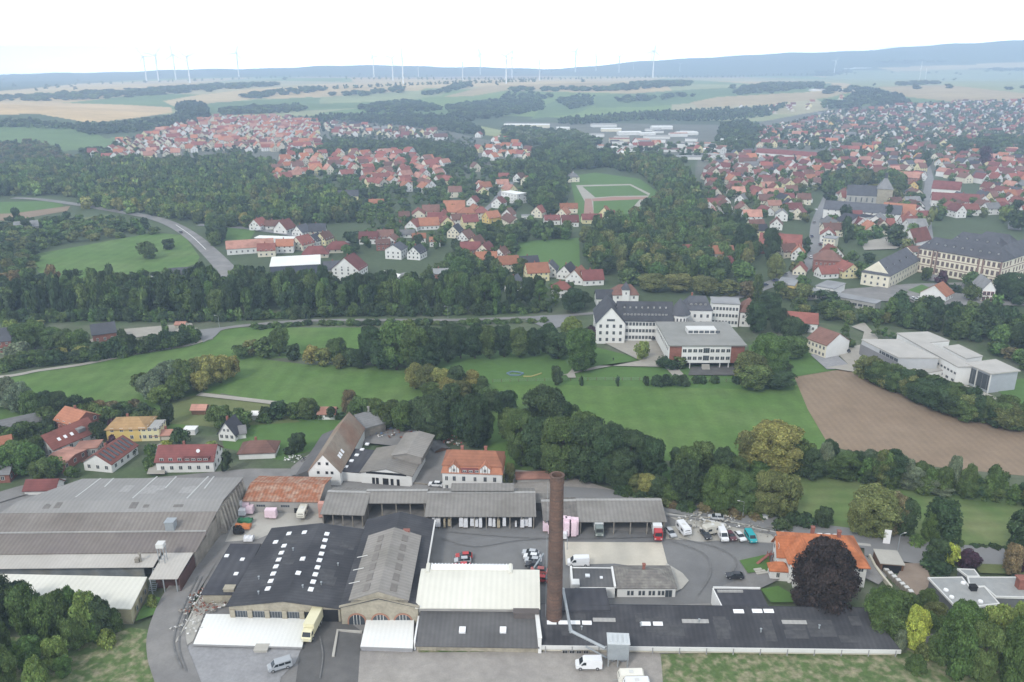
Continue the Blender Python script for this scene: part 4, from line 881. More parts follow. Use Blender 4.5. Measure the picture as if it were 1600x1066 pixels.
# ================================================================ stepped halls on the left
def left_halls():
 h1 = 8.5
 a = G(340, 797, h1); b_ = G(378, 746, h1); rz = math.atan2(-(b_[0] - a[0]), b_[1] - a[1])  # depth direction
 rz = R(1.0)
 # common frame: origin at the front right corner of the rear hall, x to the right, y away
 o0 = G(337, 799, h1)
 c = tolocal(o0, rz, G(378, 746, h1)); Wd = c[1]; sk = c[0]
 def P(px, py, z): return tolocal(o0, rz, G(px, py, z))
 XL = -95
 def skew(y): return sk * y / Wd
 # rear hall
 t = thing('rear_hall', 'broad grey rear hall with white strips on its low roof', 'hall', (*o0, 0), rz)
 xr0, xr1 = 0, sk
 yb = Wd; xl = P(132, 745, h1)[0]
 yk = P(70, 783, 9.3)[1]
 outline = [(XL * 0 + P(5, 797, h1)[0], 0), (0, 0), (sk, yb), (xl, yb)]
 part('wall', MB().prism(outline, 0, h1 - 0.4), M_old, t)
 xk = P(30, 783, 9.3)[0]
 m = MB()
 lo = [(outline[0][0], 0, h1), (0.4, 0, h1)], [(xk, yk, 9.4), (skew(yk) + 0.4, yk, 9.4)], [(xl, yb, h1), (sk + 0.4, yb, h1)]
 rings = []
 for l, r in lo: rings.append([(r[0], r[1], r[2] - 0.3), (r[0], r[1], r[2]), (l[0], l[1], l[2]), (l[0], l[1], l[2] - 0.3)])
 m.loft(rings[::-1]); part('roof', m, mat('grey_sheet_roof', (0.255, 0.25, 0.24), 0.9, 0.1, 0.3, stripes=(0, 1.2, 0.10), stain=0.5, stain_scale=0.05, stain_col=(0.20, 0.195, 0.185)), t)
 for (px1, py1, px2, py2) in ((117, 777, 156, 746), (162, 759, 176, 746), (206, 779, 244, 743), (257, 761, 274, 743), (291, 779, 324, 743), (318, 762, 333, 743)):
  z = 9.2; p = P(px1, py1, 9.3); q = P(px2, py2, 8.8); 
  b = MB(); ww = 0.4
  zf = lambda y: (h1 + (9.4 - h1) * y / yk) if y < yk else 9.4 - (9.4 - h1) * (y - yk) / (yb - yk)
  b.loft([[(p[0], p[1], zf(p[1]) - 0.1), (p[0] + ww, p[1], zf(p[1]) - 0.1), (p[0] + ww, p[1], zf(p[1]) + 0.07), (p[0], p[1], zf(p[1]) + 0.07)], [(q[0], q[1], zf(q[1]) - 0.1), (q[0] + ww, q[1], zf(q[1]) - 0.1), (q[0] + ww, q[1], zf(q[1]) + 0.07), (q[0], q[1], zf(q[1]) + 0.07)]][::-1]); part('light_strip', b, mat('aged_light_strip', (0.42, 0.42, 0.41), 0.8, 0.1), t)
 zr_ = lambda x, y: (h1 + (9.4 - h1) * y / yk) if y < yk else 9.4 - (9.4 - h1) * (y - yk) / (yb - yk)
 roof_patches(t, 7, xk + 14, -2, yk + 1, yb - 2, zr_, lambda x: (-math.atan((9.4 - h1) / (yb - yk)), 0, 0), 6, M_sheet2, (1.5, 5)); roof_patches(t, 6, -50, -2, 1, yk - 1, zr_, lambda x: (math.atan((9.4 - h1) / yk), 0, 0), 7, M_sheet3, (1.0, 2.6))
 # buttressed side wall of all halls: slanting piers
 yf = P(300, 903, 2)[1]
 for i in range(10):
  y = yb - 1 - i * (yb - 1) / 10; x = skew(y) + 0.02
  b = MB(); b.loft([[(x, y, 0), (x + 1.5, y, 0), (x + 1.5, y + 0.9, 0), (x, y + 0.9, 0)], [(x, y, 7.6), (x + 0.3, y, 7.6), (x + 0.3, y + 0.9, 7.6), (x, y + 0.9, 7.6)]]); part('buttress', b, mat('pale_old_concrete', (0.38, 0.35, 0.30), 0.95, 0.25, 0.5, stain=0.8, stain_scale=0.3, stain_col=(0.2, 0.18, 0.16)), t)
 # middle hall: two slopes
 y1 = P(315, 828, 7.0)[1]; y2 = P(305, 861, 5.6)[1]
 y0 = 0
 u = thing('middle_hall', 'brown weathered middle hall with two long sloping roofs', 'hall', (*o0, 0), rz)
 def xs(y): return skew(y)
 part('wall', MB().prism([(XL, y2 + 0.3), (xs(y2) - 0.1, y2 + 0.3), (xs(0) - 0.1, -0.05), (XL, -0.05)], 0, 5.0), M_old, u)
 part('side_wall', MB().prism([(-0.6 + xs(y1), y1), (xs(y1) - 0.1, y1), (-0.1, -0.05), (-0.6, -0.05)], 4.9, 6.6), M_old, u)
 m = MB(); m.loft([[(0.3 + xs(y1), y1 - 0.2, 6.6), (0.3, -0.03, 8.2), (0.3, -0.03, 8.45), (0.3 + xs(y1), y1 - 0.2, 6.85)], [(XL, y1 - 0.2, 6.6), (XL, -0.03, 8.2), (XL, -0.03, 8.45), (XL, y1 - 0.2, 6.85)]]); part('roof', m, M_fibreb, u)
 m = MB(); m.loft([[(0.3 + xs(y2), y2 - 0.1, 5.1), (0.3 + xs(y1), y1, 6.3), (0.3 + xs(y1), y1, 6.55), (0.3 + xs(y2), y2 - 0.1, 5.35)], [(XL, y2 - 0.1, 5.1), (XL, y1, 6.3), (XL, y1, 6.55), (XL, y2 - 0.1, 5.35)]]); part('roof', m, mat('dark_brown_sheets', (0.165, 0.145, 0.135), 0.9, 0.14, 0.4, stripes=(0, 1.1, 0.2), stain=0.5, stain_scale=0.08, stain_col=(0.20, 0.18, 0.15)), u)
 b = MB(); b.box(XL, xs(y1), y1 - 0.3, y1 + 0.1, 6.56, 6.9); part('ridge_strip', b, M_fibrel, u)
 # roof cabin and vents
 g = P(268, 826, 6.9); b = MB(); b.box(-1.1, 1.1, -1.1, 1.1, -0.8, 2.6); b.box(-1.25, 1.25, -1.25, 1.25, 2.6, 2.8); o = part('roof_cabin', b, M_steel, u); o.location = (g[0], g[1], 6.6)
 # front canopies
 y3 = P(280, 885, 4.6)[1]
 v = thing('front_canopy', 'long pale sheet canopy along the front of the brown halls', 'canopy', (*o0, 0), rz)
 xe = P(249, 870, 4.8)[0]
 m = MB(); m.loft([[(xe, y3, 4.3), (xe, y2, 4.9), (xe, y2, 5.05), (xe, y3, 4.45)], [(XL, y3, 4.3), (XL, y2, 4.9), (XL, y2, 5.05), (XL, y3, 4.45)]]); part('roof', m, M_canopy, v)
 b = MB(); b.box(XL, xe - 3, y3 + 1.2, y3 + 1.5, 0, 4.25)
 part('wall', b, mat('metal_door_wall', (0.20, 0.22, 0.235), 0.8, 0.2, 0.2, stripes=(0, 5.0, 0.25), stain=0.5, stain_scale=0.2, stain_col=(0.22, 0.19, 0.12)), v)
 v2 = thing('gate_canopy', 'pale canopy over the dark gate at the end of the halls', 'canopy', (*o0, 0), rz)
 xa, xb = P(247, 870, 5)[0], xs(y2) - 0.2; y4 = P(262, 905, 4.4)[1]
 m = MB(); m.loft([[(xb - 0.4, y4, 4.3), (xb, y2, 5.1), (xb, y2, 5.25), (xb - 0.4, y4, 4.45)], [(xa + 1.0, y4, 4.3), (xa + 1.0, y2, 5.1), (xa + 1.0, y2, 5.25), (xa + 1.0, y4, 4.45)]]); part('roof', m, M_canopy, v2)
 b = MB(); b.box(xb - 0.35, xb - 0.1, y4 + 0.3, y2 + 0.2, 0, 4.2); b.box(xa + 1.4, xb - 0.4, y4 + 2.5, y4 + 2.8, 0, 4.3); part('wall', b, mat('rust_dark_boards', (0.09, 0.05, 0.045), 0.9, 0.25), v2)
 for k in range(3):
  b = MB(); b.box(-0.12, 0.12, -0.12, 0.12, 0, 4.3); o = part('post', b, M_steel, v2); o.location = (xa + 1.3 + k * (xb - xa - 2.2) / 2, y4 + 0.2, 0)
 # silo tower and exhaust on the canopy
 g = P(257, 888, 3); s = thing('filter_tower', 'slim steel tower with a small hopper beside the gate canopy', 'tower', (*loc2(o0, rz, *g), 0), rz)
 for x in (-0.7, 0.7):
  for y in (-0.7, 0.7):
   b = MB(); b.box(x - 0.08, x + 0.08, y - 0.08, y + 0.08, 0, 9.2); part('leg', b, M_steel, s)
 b = MB(); b.box(-0.9, 0.9, -0.9, 0.9, 9.2, 10.3); part('hopper', b, M_trim, s)
 b = MB()
 for z in (3, 6): b.box(-0.8, 0.8, -0.76, -0.66, z, z + 0.12); b.box(-0.8, 0.8, 0.66, 0.76, z, z + 0.12)
 part('bracing', b, M_steel, s)
 g = P(220, 876, 5.0); s = thing('exhaust_stack', 'sooty exhaust fittings standing on the long pale canopy', 'exhaust', (*loc2(o0, rz, *g), 4.6), rz)
 b = MB(); b.cyl((0, 0, 0), (0, 0, 2.4), 0.25, seg=8); part('pipe', b, M_old, s); b = MB(); b.box(-1.3, -0.3, -0.5, 0.5, 0.1, 1.2); part('housing', b, M_old, s); b = MB(); b.cyl((0, 0, 2.4), (0, 0, 2.8), 0.5, 0.1, seg=8); part('cap', b, M_old, s)
 # conveyor stair between canopy and white store
 g = G(238, 925, 0); s = thing('stair_tower', 'open steel stair beside the white-roofed store', 'stair', (*g, 0), rz)
 for i in range(12):
  b = MB(); b.box(-0.8, 0.8, i * 0.35, i * 0.35 + 0.3, 0.3 + i * 0.32, 0.36 + i * 0.32); part('step', b, M_steel, s)
 for x in (-0.85, 0.85):
  b = MB(); b.loft([[(x - 0.04, 0, 0.1), (x + 0.04, 0, 0.1), (x + 0.04, 0, 0.4), (x - 0.04, 0, 0.4)], [(x - 0.04, 4.2, 3.9), (x + 0.04, 4.2, 3.9), (x + 0.04, 4.2, 4.2), (x - 0.04, 4.2, 4.2)]]); part('stringer', b, M_steel, s)
 # white-roofed low store
 h = 4.2
 A = G(230, 902, h); B_ = G(205, 952, h); C = G(-60, 896, h); 
 s = thing('white_roofed_store', 'low store with a white flat roof and ochre side wall beside the trees', 'store', (0, 0, 0))
 D = (B_[0] + C[0] - A[0], B_[1] + C[1] - A[1])
 def inset(pts, k):
  cx_ = sum(p[0] for p in pts) / 4; cy_ = sum(p[1] for p in pts) / 4
  return [(p[0] + (cx_ - p[0]) * k, p[1] + (cy_ - p[1]) * k) for p in pts]
 q = [A, B_, D, C]; q = [(p[0], p[1]) for p in q]
 part('wall', MB().prism(inset(q, 0.012), 0, h - 0.15), mat('ochre_plaster', (0.36, 0.33, 0.22), 0.9, 0.15, 0.4, stain=0.6, stain_scale=0.3, stain_col=(0.2, 0.18, 0.13)), s)
 part('roof', MB().prism(q, h - 0.15, h + 0.1), M_cream_roof, s)
 da = math.atan2(A[1] - B_[1], A[0] - B_[0]); Ls = math.hypot(A[0] - B_[0], A[1] - B_[1])
 for i in range(3):
  o = link('window', window_mesh(1.0, 1.3, 1, M_frameg), s, (B_[0] + math.cos(da) * Ls * (0.25 + 0.25 * i) + 0.15, B_[1] + math.sin(da) * Ls * (0.25 + 0.25 * i), 1.6), da)
left_halls()

# ================================================================ barn, workshop and villa behind the sheds
def barn_group():
 h = 5.2
 a, rz, L, W = rectpx((487, 736), (531, 737), (535, 680), h)
 a0 = G(487, 737, h); a1 = G(531, 737, h); ap = G(569, 668, 5.2)
 ang = math.atan2(ap[1] - a1[1], ap[0] - a1[0])
 L = math.hypot(ap[0] - a1[0], ap[1] - a1[1]); W = 9.6
 # frame: x along the ridge (away), y to the left
 t = thing('barn', 'big white-gabled barn with a long brown and beige tiled roof', 'barn', (a1[0], a1[1], 0), ang)
 part('wall', gable_walls(L, W, h, 5.6), M_wallw, t)
 part('roof', roof_shell(L, W, h, 5.6, 0.35, og=0.15), mat('mixed_barn_tiles', (0.25, 0.21, 0.165), 0.9, 0.2, 0.7, stripes=(0, 0.8, 0.08), stain=0.9, stain_scale=0.1, stain_col=(0.22, 0.13, 0.09)), t)
 for s, z in ((3.0, 1.4), (6.2, 1.4), (3.0, 4.2), (5.6, 4.2), (7.2, 4.2), (3.5, 7.2), (5.9, 7.2)):
  p, r = wall_spot(L, W, 'l', s); link('window', window_mesh(0.9, 1.0, 0, M_frameg, M_dark), t, (p[0], p[1], z), r)
 sl = math.atan(5.6 / (W / 2))
 for x in (6.0, 7.5, 9.5):
  b = MB(); b.box(-0.45, 0.45, -0.7, 0.7, -0.1, 0.1); o = part('skylight', b, M_sky, t); o.location = (x, 1.6, h + 1.6 * 5.6 / (W / 2) + 0.12); o.rotation_euler = (sl, 0, 0)
 # cross wing at the far end
 b = gable_walls(9, 9, 4.6, 3.5, 'x'); u = thing('barn_wing', 'grey-roofed cross wing at the far end of the brown barn', 'barn', (*loc2(a1, ang, L + 0.5, 1), 0), ang - R(50))
 part('wall', b, M_old, u); part('roof', roof_shell(9, 9, 4.6, 3.5, 0.3), RT['grey'], u)
 g = MB(); g.box(-0.3, 0.3, -0.3, 0.3, 0, 2.2); g.box(-0.38, 0.38, -0.38, 0.38, 2.2, 2.4); o = part('chimney', g, M_wallg, u); o.location = (5, 4.5, 7.4)
 # lean-to left of the barn
 m = MB(); m.loft([[(2, W, 0), (2, W + 5, 0), (2, W + 5, 2.2), (2, W, 4.6)], [(L, W, 0), (L, W + 5, 0), (L, W + 5, 2.2), (L, W, 4.6)]][::-1])
 o = tag(part('barn_lean_to', m, M_slateg), 'dark grey lean-to along the far side of the brown barn', 'lean-to'); o.location = (a1[0], a1[1], 0); o.rotation_euler = (0, 0, ang)
 # white link building
 p0 = G(531, 733, 3.4); p1 = G(567, 735, 3.4)
 rz2 = math.atan2(p1[1] - p0[1], p1[0] - p0[0]); l2 = math.hypot(p1[0] - p0[0], p1[1] - p0[1])
 # workshop
 h2 = 4.4
 a, rz, L, W = rectpx((564, 737), (643, 743), (573, 692), h2)
 q0, q1 = G(645, 743, h2), G(671, 700, h2); W = 0.86 * math.hypot(q1[0] - q0[0], q1[1] - q0[1])
 t = thing('joinery_workshop', 'wide grey-roofed workshop with a raised roof section and white front', 'workshop', (*a, 0), rz)
 part('wall', gable_walls(L, W, h2, 1.8, 'y'), M_wallw, t)
 part('roof', roof_shell(L, W, h2, 1.8, 0.4, axis='y'), mat('grey_brown_sheets', (0.185, 0.175, 0.16), 0.9, 0.16, 0.4, stripes=(1, 1.1, 0.14), stain=0.6, stain_scale=0.08, stain_col=(0.24, 0.22, 0.19)), t)
 part('raised_roof', roof_shell(9, 15, 7.2, 1.0, 0.5, x0=L * 0.5, y0=W * 0.45, axis='y', mb=gable_walls(9, 15, 7.2, 1.0, 'y', z0=4.5, x0=L * 0.5, y0=W * 0.45)), M_fibrey, t)
 b = MB(); b.box(L * 0.1, L * 0.9, -0.1, -0.01, h2 - 0.4, h2 + 0.3); part('gate_lintel', b, M_dark, t)
 for x, w_ in ((3.8, 0.9), (5.0, 0.9), (7.6, 1.8), (9.6, 0.9), (11.5, 0.9)):
  b = MB(); b.box(-w_ / 2, w_ / 2, -0.06, 0, 0, 2.5); o = part('door', b, M_dark, t); o.location = (x, 0, 0.2)
 v = thing('flat_link', 'black flat roof with white rooflights between barn and workshop', 'annex', (*loc2(a, rz, -8.0, 0.4), 0), rz)
 b = MB(); b.box(0, 7.9, 0, W - 1, 0, 3.7); part('wall', b, M_wallw, v); b = MB(); b.box(-0.1, 8.0, -0.2, W - 1, 3.7, 3.95); part('roof', b, M_tarp, v)
 for i in range(5):
  b = MB(); b.box(-0.6, 0.6, -0.6, 0.6, 3.9, 4.25); o = part('skylight', b, M_sky, v); o.location = (2.2 + i * 0.35, 2.5 + i * 4.0, 0)
 ribbon_wall('yard_wall', [(535, 751), (600, 757), (660, 761), (690, 766)], 1.3, 0.3, M_old, 'old grey wall before the grey-roofed workshop', 'wall')
 # white villa with orange roof
 h3 = 6.7
 a, rz, L, W = rectpx((691, 738), (784, 741), (693, 712), h3)
 W = 11.0
 t = thing('tenement_villa', 'large white house with orange mansard roof and two timbered dormers behind the sheds', 'house', (*a, 0), rz)
 part('wall', MB().box(0, L, 0, W, 0, h3), M_wallw, t)
 m = MB(); m.loft([[(-0.4, -0.4, h3 - 0.1), (L + 0.4, -0.4, h3 - 0.1), (L + 0.4, W + 0.4, h3 - 0.1), (-0.4, W + 0.4, h3 - 0.1)], [(0.3, 0.9, h3 + 2.4), (L - 0.3, 0.9, h3 + 2.4), (L - 0.3, W - 0.9, h3 + 2.4), (0.3, W - 0.9, h3 + 2.4)]]); part('roof', m, RT['orange'], t)
 part('upper_roof', roof_shell(L - 0.6, W - 1.8, h3 + 2.4, 2.4, 0.5, x0=0.3, y0=0.9, hip=2.0), RT['orange'], t)
 for x in (L * 0.2, L * 0.72):
  d = gable_walls(3.0, 2.6, h3 + 1.9, 1.4, 'y', z0=h3 - 0.05, x0=x - 1.5, y0=-0.25); o = part('dormer', d, M_wallw, t)
  part('dormer_roof', roof_shell(3.0, 3.6, h3 + 1.9, 1.4, 0.3, x0=x - 1.5, y0=-0.3, axis='y'), RT['orange'], o)
  for k in (-0.8, 0, 0.8): b = MB(); b.box(x + k - 0.07, x + k + 0.07, -0.30, -0.25, h3, h3 + 2.2 ); part('timber', b, M_timber, o)
  link('window', window_mesh(0.8, 1.1, 1), o, (x, -0.31, h3 + 0.5))
 b = MB(); b.box(L * 0.32, L * 0.60, -0.3, 0.9, h3 + 0.1, h3 + 1.5); o = part('dormer', b, RT['maroon'], t)
 for k in range(3): link('window', window_mesh(1.1, 0.7, 1), o, (L * 0.38 + k * 1.8, -0.3, h3 + 0.4))
 for z in (1.1, 4.0):
  for x in (0.07, 0.2, 0.36, 0.55, 0.72, 0.88): link('window', window_mesh(0.95, 1.5, 1, M_frame if int(x * 100) % 2 else M_frameg), t, (L * x, 0, z))
 for x in (0.55,): b = MB(); b.box(-0.5, 0.5, -0.06, 0, 0, 2.1); o = part('door', b, M_door, t); o.location = (L * x - 2.4, 0, 0)
 windows(t, L, W, 'r', 2, [1.1, 4.0]); windows(t, L, W, 'l', 2, [1.1, 4.0])
 for x in (0.3, 0.7): b = MB(); b.box(-0.4, 0.4, -0.4, 0.4, 0, 1.5); b.box(-0.5, 0.5, -0.5, 0.5, 1.5, 1.65); o = part('chimney', b, M_brick, t); o.location = (L * x, W * 0.55, h3 + 4.2)
barn_group()

# ================================================================ villa with orange roof on the right
def orange_villa():
 h = 6.4; rz = R(-6); L, W = 18.0, 13.0
 a = G(1231, 910, 0.2)
 t = thing('orange_roofed_villa', 'large white villa with steep bright orange roof behind the copper beech', 'villa', (*a, 0), rz)
 OR = mat('bright_orange_tiles', (0.42, 0.150, 0.068), 0.85, 0.2, 1.0, stain=0.6, stain_scale=0.3, stripes=(2, 0.5, 0.1))
 part('wall', MB().box(0, L, 0, W, 0, h), M_wallw, t)
 part('roof', roof_shell(L, W, h, 3.9, 0.7, hip=4.4), OR, t)
 # front cross gable and side gable
 w1 = gable_walls(5.8, 3, h, 3.4, 'y', x0=0.8, y0=-2.0); o = part('cross_gable', w1, M_wallw, t); part('gable_roof', roof_shell(5.8, 8.0, h, 3.4, 0.6, x0=0.8, y0=-2.2, axis='y'), OR, o)
 for z in (1.2, 4.1, 6.7):
  for x in ((2.3, 5.1) if z < 7 else (3.7,)): link('window', window_mesh(1.2, 1.8, 1), o, (x, -2.0, z))
 w2 = gable_walls(3, 6.0, h - 1, 3.4, 'x', x0=-1.8, y0=4); o = part('side_gable', w2, M_wallw, t); part('gable_roof', roof_shell(6, 6.0, h - 1, 3.4, 0.5, x0=-2.0, y0=4, axis='x'), OR, o)
 for z in (1.2, 4.0, 6.2):
  for y in ((5.4, 8.9) if z < 7 else (7.0,)): link('window', window_mesh(1.1, 1.4, 1), o, (-1.8, y, z), -math.pi / 2)
 b = MB(); b.box(-4.2, 0, 0.6, 3.6, 0, 3.2); o = part('porch', b, M_wallw, t); part('porch_roof', roof_shell(4.4, 3.0, 3.2, 1.4, 0.3, x0=-4.3, y0=0.6, hip=1.2), OR, o)
 link('window', window_mesh(1.0, 1.4, 1), o, (-4.2, 2.1, 1.0), -math.pi / 2); link('window', window_mesh(0.9, 1.4, 1), o, (-2.4, 0.6, 1.0))
 windows(t, L, W, 'f', 5, [1.2, 4.4], 1.2, 1.8, m0=8.3, m1=1.3); windows(t, L, W, 'r', 3, [1.2, 4.4], 1.2, 1.8); windows(t, L, W, 'l', 1, [1.2, 4.4], 1.1, 1.7, m0=11.6, m1=0)
 for x, y in ((6.5, 7.5), (12.5, 6.3)):
  b = MB(); b.box(-0.4, 0.4, -0.4, 0.4, 0, 1.9); b.box(-0.5, 0.5, -0.5, 0.5, 1.9, 2.1); o = part('chimney', b, M_brick, t); o.location = (x, y, h + 3.2)
 for x in (9, 11, 13):
  b = MB(); b.box(-0.5, 0.5, -0.8, 0.8, -0.1, 0.1); o = part('skylight', b, M_sky, t); o.location = (x, W - 3.0, h + 1.9); o.rotation_euler = (-0.6, 0, 0)
 # entrance steps
 s = thing('entrance_steps', 'broad pale stone steps at the villa entrance', 'steps', (*G(1188, 908, 0), 0), R(12))
 for i in range(6): b = MB(); b.box(0, 5.5 - i * 0.7, i * 0.6, i * 0.6 + 0.7, 0, 0.2 + i * 0.18); part('step', b, M_conc, s)
 g = G(1192, 882, 0); tt = thing('garden_slide', 'red timber play slide on the villa lawn', 'slide', (*g, 0), R(25))
 b = MB(); b.loft([[(-3, -0.35, 0.2), (-3, 0.35, 0.2), (-3, 0.35, 0.4), (-3, -0.35, 0.4)], [(1.5, -0.35, 2.4), (1.5, 0.35, 2.4), (1.5, 0.35, 2.6), (1.5, -0.35, 2.6)]]); part('slide_bed', b, RT['red'], tt)
 for x in (1.5, 2.7):
  for y in (-0.4, 0.4): b = MB(); b.box(x - 0.06, x + 0.06, y - 0.06, y + 0.06, 0, 3.2); part('post', b, RT['red'], tt)
 b = MB(); b.box(1.4, 2.8, -0.5, 0.5, 2.4, 2.5); part('platform', b, RT['red'], tt)
orange_villa()

# ================================================================ modern bungalow at the right
def bungalow():
 h = 3.4
 FG = mat('bungalow_felt', (0.27, 0.28, 0.28), 0.9, 0.12, 0.5, stain=0.4, stain_scale=0.15, stain_col=(0.35, 0.345, 0.32))
 def wing(nm, lab, pts, z):
  g = [G(*p, z) for p in pts]
  t = thing(nm, lab, 'bungalow', (g[0][0], g[0][1], 0)); q = [(p[0] - g[0][0], p[1] - g[0][1]) for p in g]
  cx_ = sum(p[0] for p in q) / len(q); cy_ = sum(p[1] for p in q) / len(q)
  ins = [(p[0] + (cx_ - p[0]) * 0.03, p[1] + (cy_ - p[1]) * 0.03) for p in q]
  part('wall', MB().prism(ins, 0, z - 0.4), mat('dark_panel_wall', (0.12, 0.125, 0.13), 0.7, 0.15), t)
  part('roof', MB().prism(q, z - 0.4, z - 0.08), FG, t)
  m = MB()
  for i in range(len(q)):
   p, r = q[i], q[(i + 1) % len(q)]; l = math.hypot(r[0] - p[0], r[1] - p[1]); dx, dy = (r[0] - p[0]) / l, (r[1] - p[1]) / l
   s_ = 0.16; mm = [(p[0] - dx * s_ - dy * s_, p[1] - dy * s_ + dx * s_), (r[0] + dx * s_ - dy * s_, r[1] + dy * s_ + dx * s_), (r[0] + dx * s_ + dy * s_, r[1] + dy * s_ - dx * s_), (p[0] - dx * s_ + dy * s_, p[1] - dy * s_ - dx * s_)]
   m.prism(mm, z - 0.42 + 0.002 * i, z + 0.06 + 0.003 * i)
  part('roof_edge', m, M_trim, t)
  return t, g[0]
 t, g0 = wing('bungalow_wing', 'square grey flat-roofed bungalow wing with white roof edge', [(1451, 903), (1503, 902), (1516, 918), (1538, 917), (1561, 943), (1496, 951)], h + 0.25)
 for px, py in ((1478, 922), (1487, 933), (1497, 943), (1505, 911), (1532, 940)):
  g = G(px, py, h + 0.25); b = MB(); b.cyl((0, 0, -0.1), (0, 0, 0.3), 0.6, 0.5, seg=10); o = part('rooflight', b, M_sky, t); o.location = (g[0] - g0[0], g[1] - g0[1], h + 0.2)
 g = G(1520, 921, h + 0.3); b = MB(); b.box(-0.7, 0.7, -0.6, 0.6, -0.1, 1.1); b.box(-0.8, 0.8, -0.7, 0.7, 1.1, 1.25); o = part('chimney', b, M_dark, t); o.location = (g[0] - g0[0], g[1] - g0[1], h + 0.15)
 t, g0 = wing('bungalow_wing', 'long grey flat-roofed bungalow wing with a brick chimney', [(1512, 902), (1640, 902), (1640, 934), (1556, 932), (1538, 916), (1516, 917)], h)
 g = G(1594, 918, h); b = MB(); b.box(-0.9, 0.9, -0.8, 0.8, -0.1, 2.6); b.box(-1.2, 1.2, -1.1, 1.1, 2.6, 2.9); o = part('chimney', b, M_brick, t); o.location = (g[0] - g0[0], g[1] - g0[1], h - 0.1)
 wing('bungalow_wing', 'small grey flat-roofed entrance wing of the bungalow', [(1497, 889), (1522, 890), (1530, 900.5), (1512, 900.5)], h - 0.3)
 t = thing('garage', 'small pale flat-roofed garage by the brown driveway', 'garage', (*G(1374, 894, 0), 0), R(-8))
 b = MB(); b.box(0, 5.5, 0, 6, 0, 2.5); part('wall', b, M_timber, t); b = MB(); b.box(-0.2, 5.7, -0.2, 6.2, 2.5, 2.75); part('roof', b, M_conc, t); b = MB(); b.box(0.5, 5, -0.05, 0, 0, 2.2); part('door', b, M_dark, t)
 ribbon_wall('garden_wall', [(1358, 872), (1366, 888), (1378, 905), (1392, 922)], 1.2, 0.5, M_beige, 'beige wall along the villa drive', 'wall')
 t = thing('stepped_wall', 'dark planted wall with white slabs beside the driveway', 'wall', (0, 0, 0))
 P = [G(1384, 896, 0), G(1422, 930, 0)]
 for i in range(7):
  f_ = i / 6; x = P[0][0] + (P[1][0] - P[0][0]) * f_; y = P[0][1] + (P[1][1] - P[0][1]) * f_
  b = MB(); b.box(-0.7, 0.7, -0.9, 0.9, 0, 1.2 + 0.0 * i); o = part('planter', b, M_old, t); o.location = (x, y, 0); b = MB(); b.box(-0.5, 0.5, -0.5, 0.5, 1.2, 1.35); o = part('slab', b, M_trim, t); o.location = (x, y, 0)
bungalow()
# ================================================================ schools, palace and other buildings one can single out
def simple(name, label, cat, p1, p2, p3, h, rh, roof, wall, hip=0, axis='x', wn=None, W=None, L=None, win=(1.1, 1.5), frame=None, rows=(1.0,), sides='flr', nside=2, ov=0.4, flatt=0.3, chim=0, group=None, z3=None, mull=1):
 a, rz, L_, W_ = rectpx(p1, p2, p3, h, z3)
 L = L or L_; W = W or W_
 t = thing(name, label, cat, (*a, 0), rz, group)
 if rh > 0:
  part('wall', gable_walls(L, W, h, rh, axis) if not hip else MB().box(0, L, 0, W, 0, h), WT.get(wall, wall), t)
  part('roof', roof_shell(L, W, h, rh, ov, hip=hip, axis=axis), RT.get(roof, roof), t)
 else:
  part('wall', MB().box(0, L, 0, W, 0, h), WT.get(wall, wall), t)
  b = MB(); b.box(-ov, L + ov, -ov, W + ov, h, h + flatt); part('roof', b, RT.get(roof, roof), t)
 if wn:
  for s in sides: windows(t, L, W, s, wn if s in 'fb' else nside, list(rows), win[0], win[1], frame=frame, mull=mull)
 for i in range(chim):
  b = MB(); b.box(-0.35, 0.35, -0.35, 0.35, -1.2, 1.1); b.box(-0.45, 0.45, -0.45, 0.45, 1.1, 1.25); o = part('chimney', b, M_brick, t); o.location = ((L * (0.3 + 0.4 * i) if axis == 'x' else L * 0.5), (W * 0.5 + 0.6 if axis == 'x' else W * (0.3 + 0.4 * i)), h + rh)
 return t, a, rz, L, W
def dormers(t, L, W, h, rh, n, roofm, frac=0.35, w_=1.3, x0=3, x1=None):
 x1 = L - 3 if x1 is None else x1
 for i in range(n):
  x = x0 + (x1 - x0) * i / max(n - 1, 1); z = h + rh * frac * 2 * 0.5; y = W / 2 * frac * 1.0
  b = MB(); b.box(x - w_ / 2, x + w_ / 2, y - 0.1, y + 1.6, z - 0.1, z + 0.95); o = part('dormer', b, roofm, t)
  link('window', window_mesh(w_ - 0.3, 0.65, 1), o, (x, y - 0.1, z + 0.12))
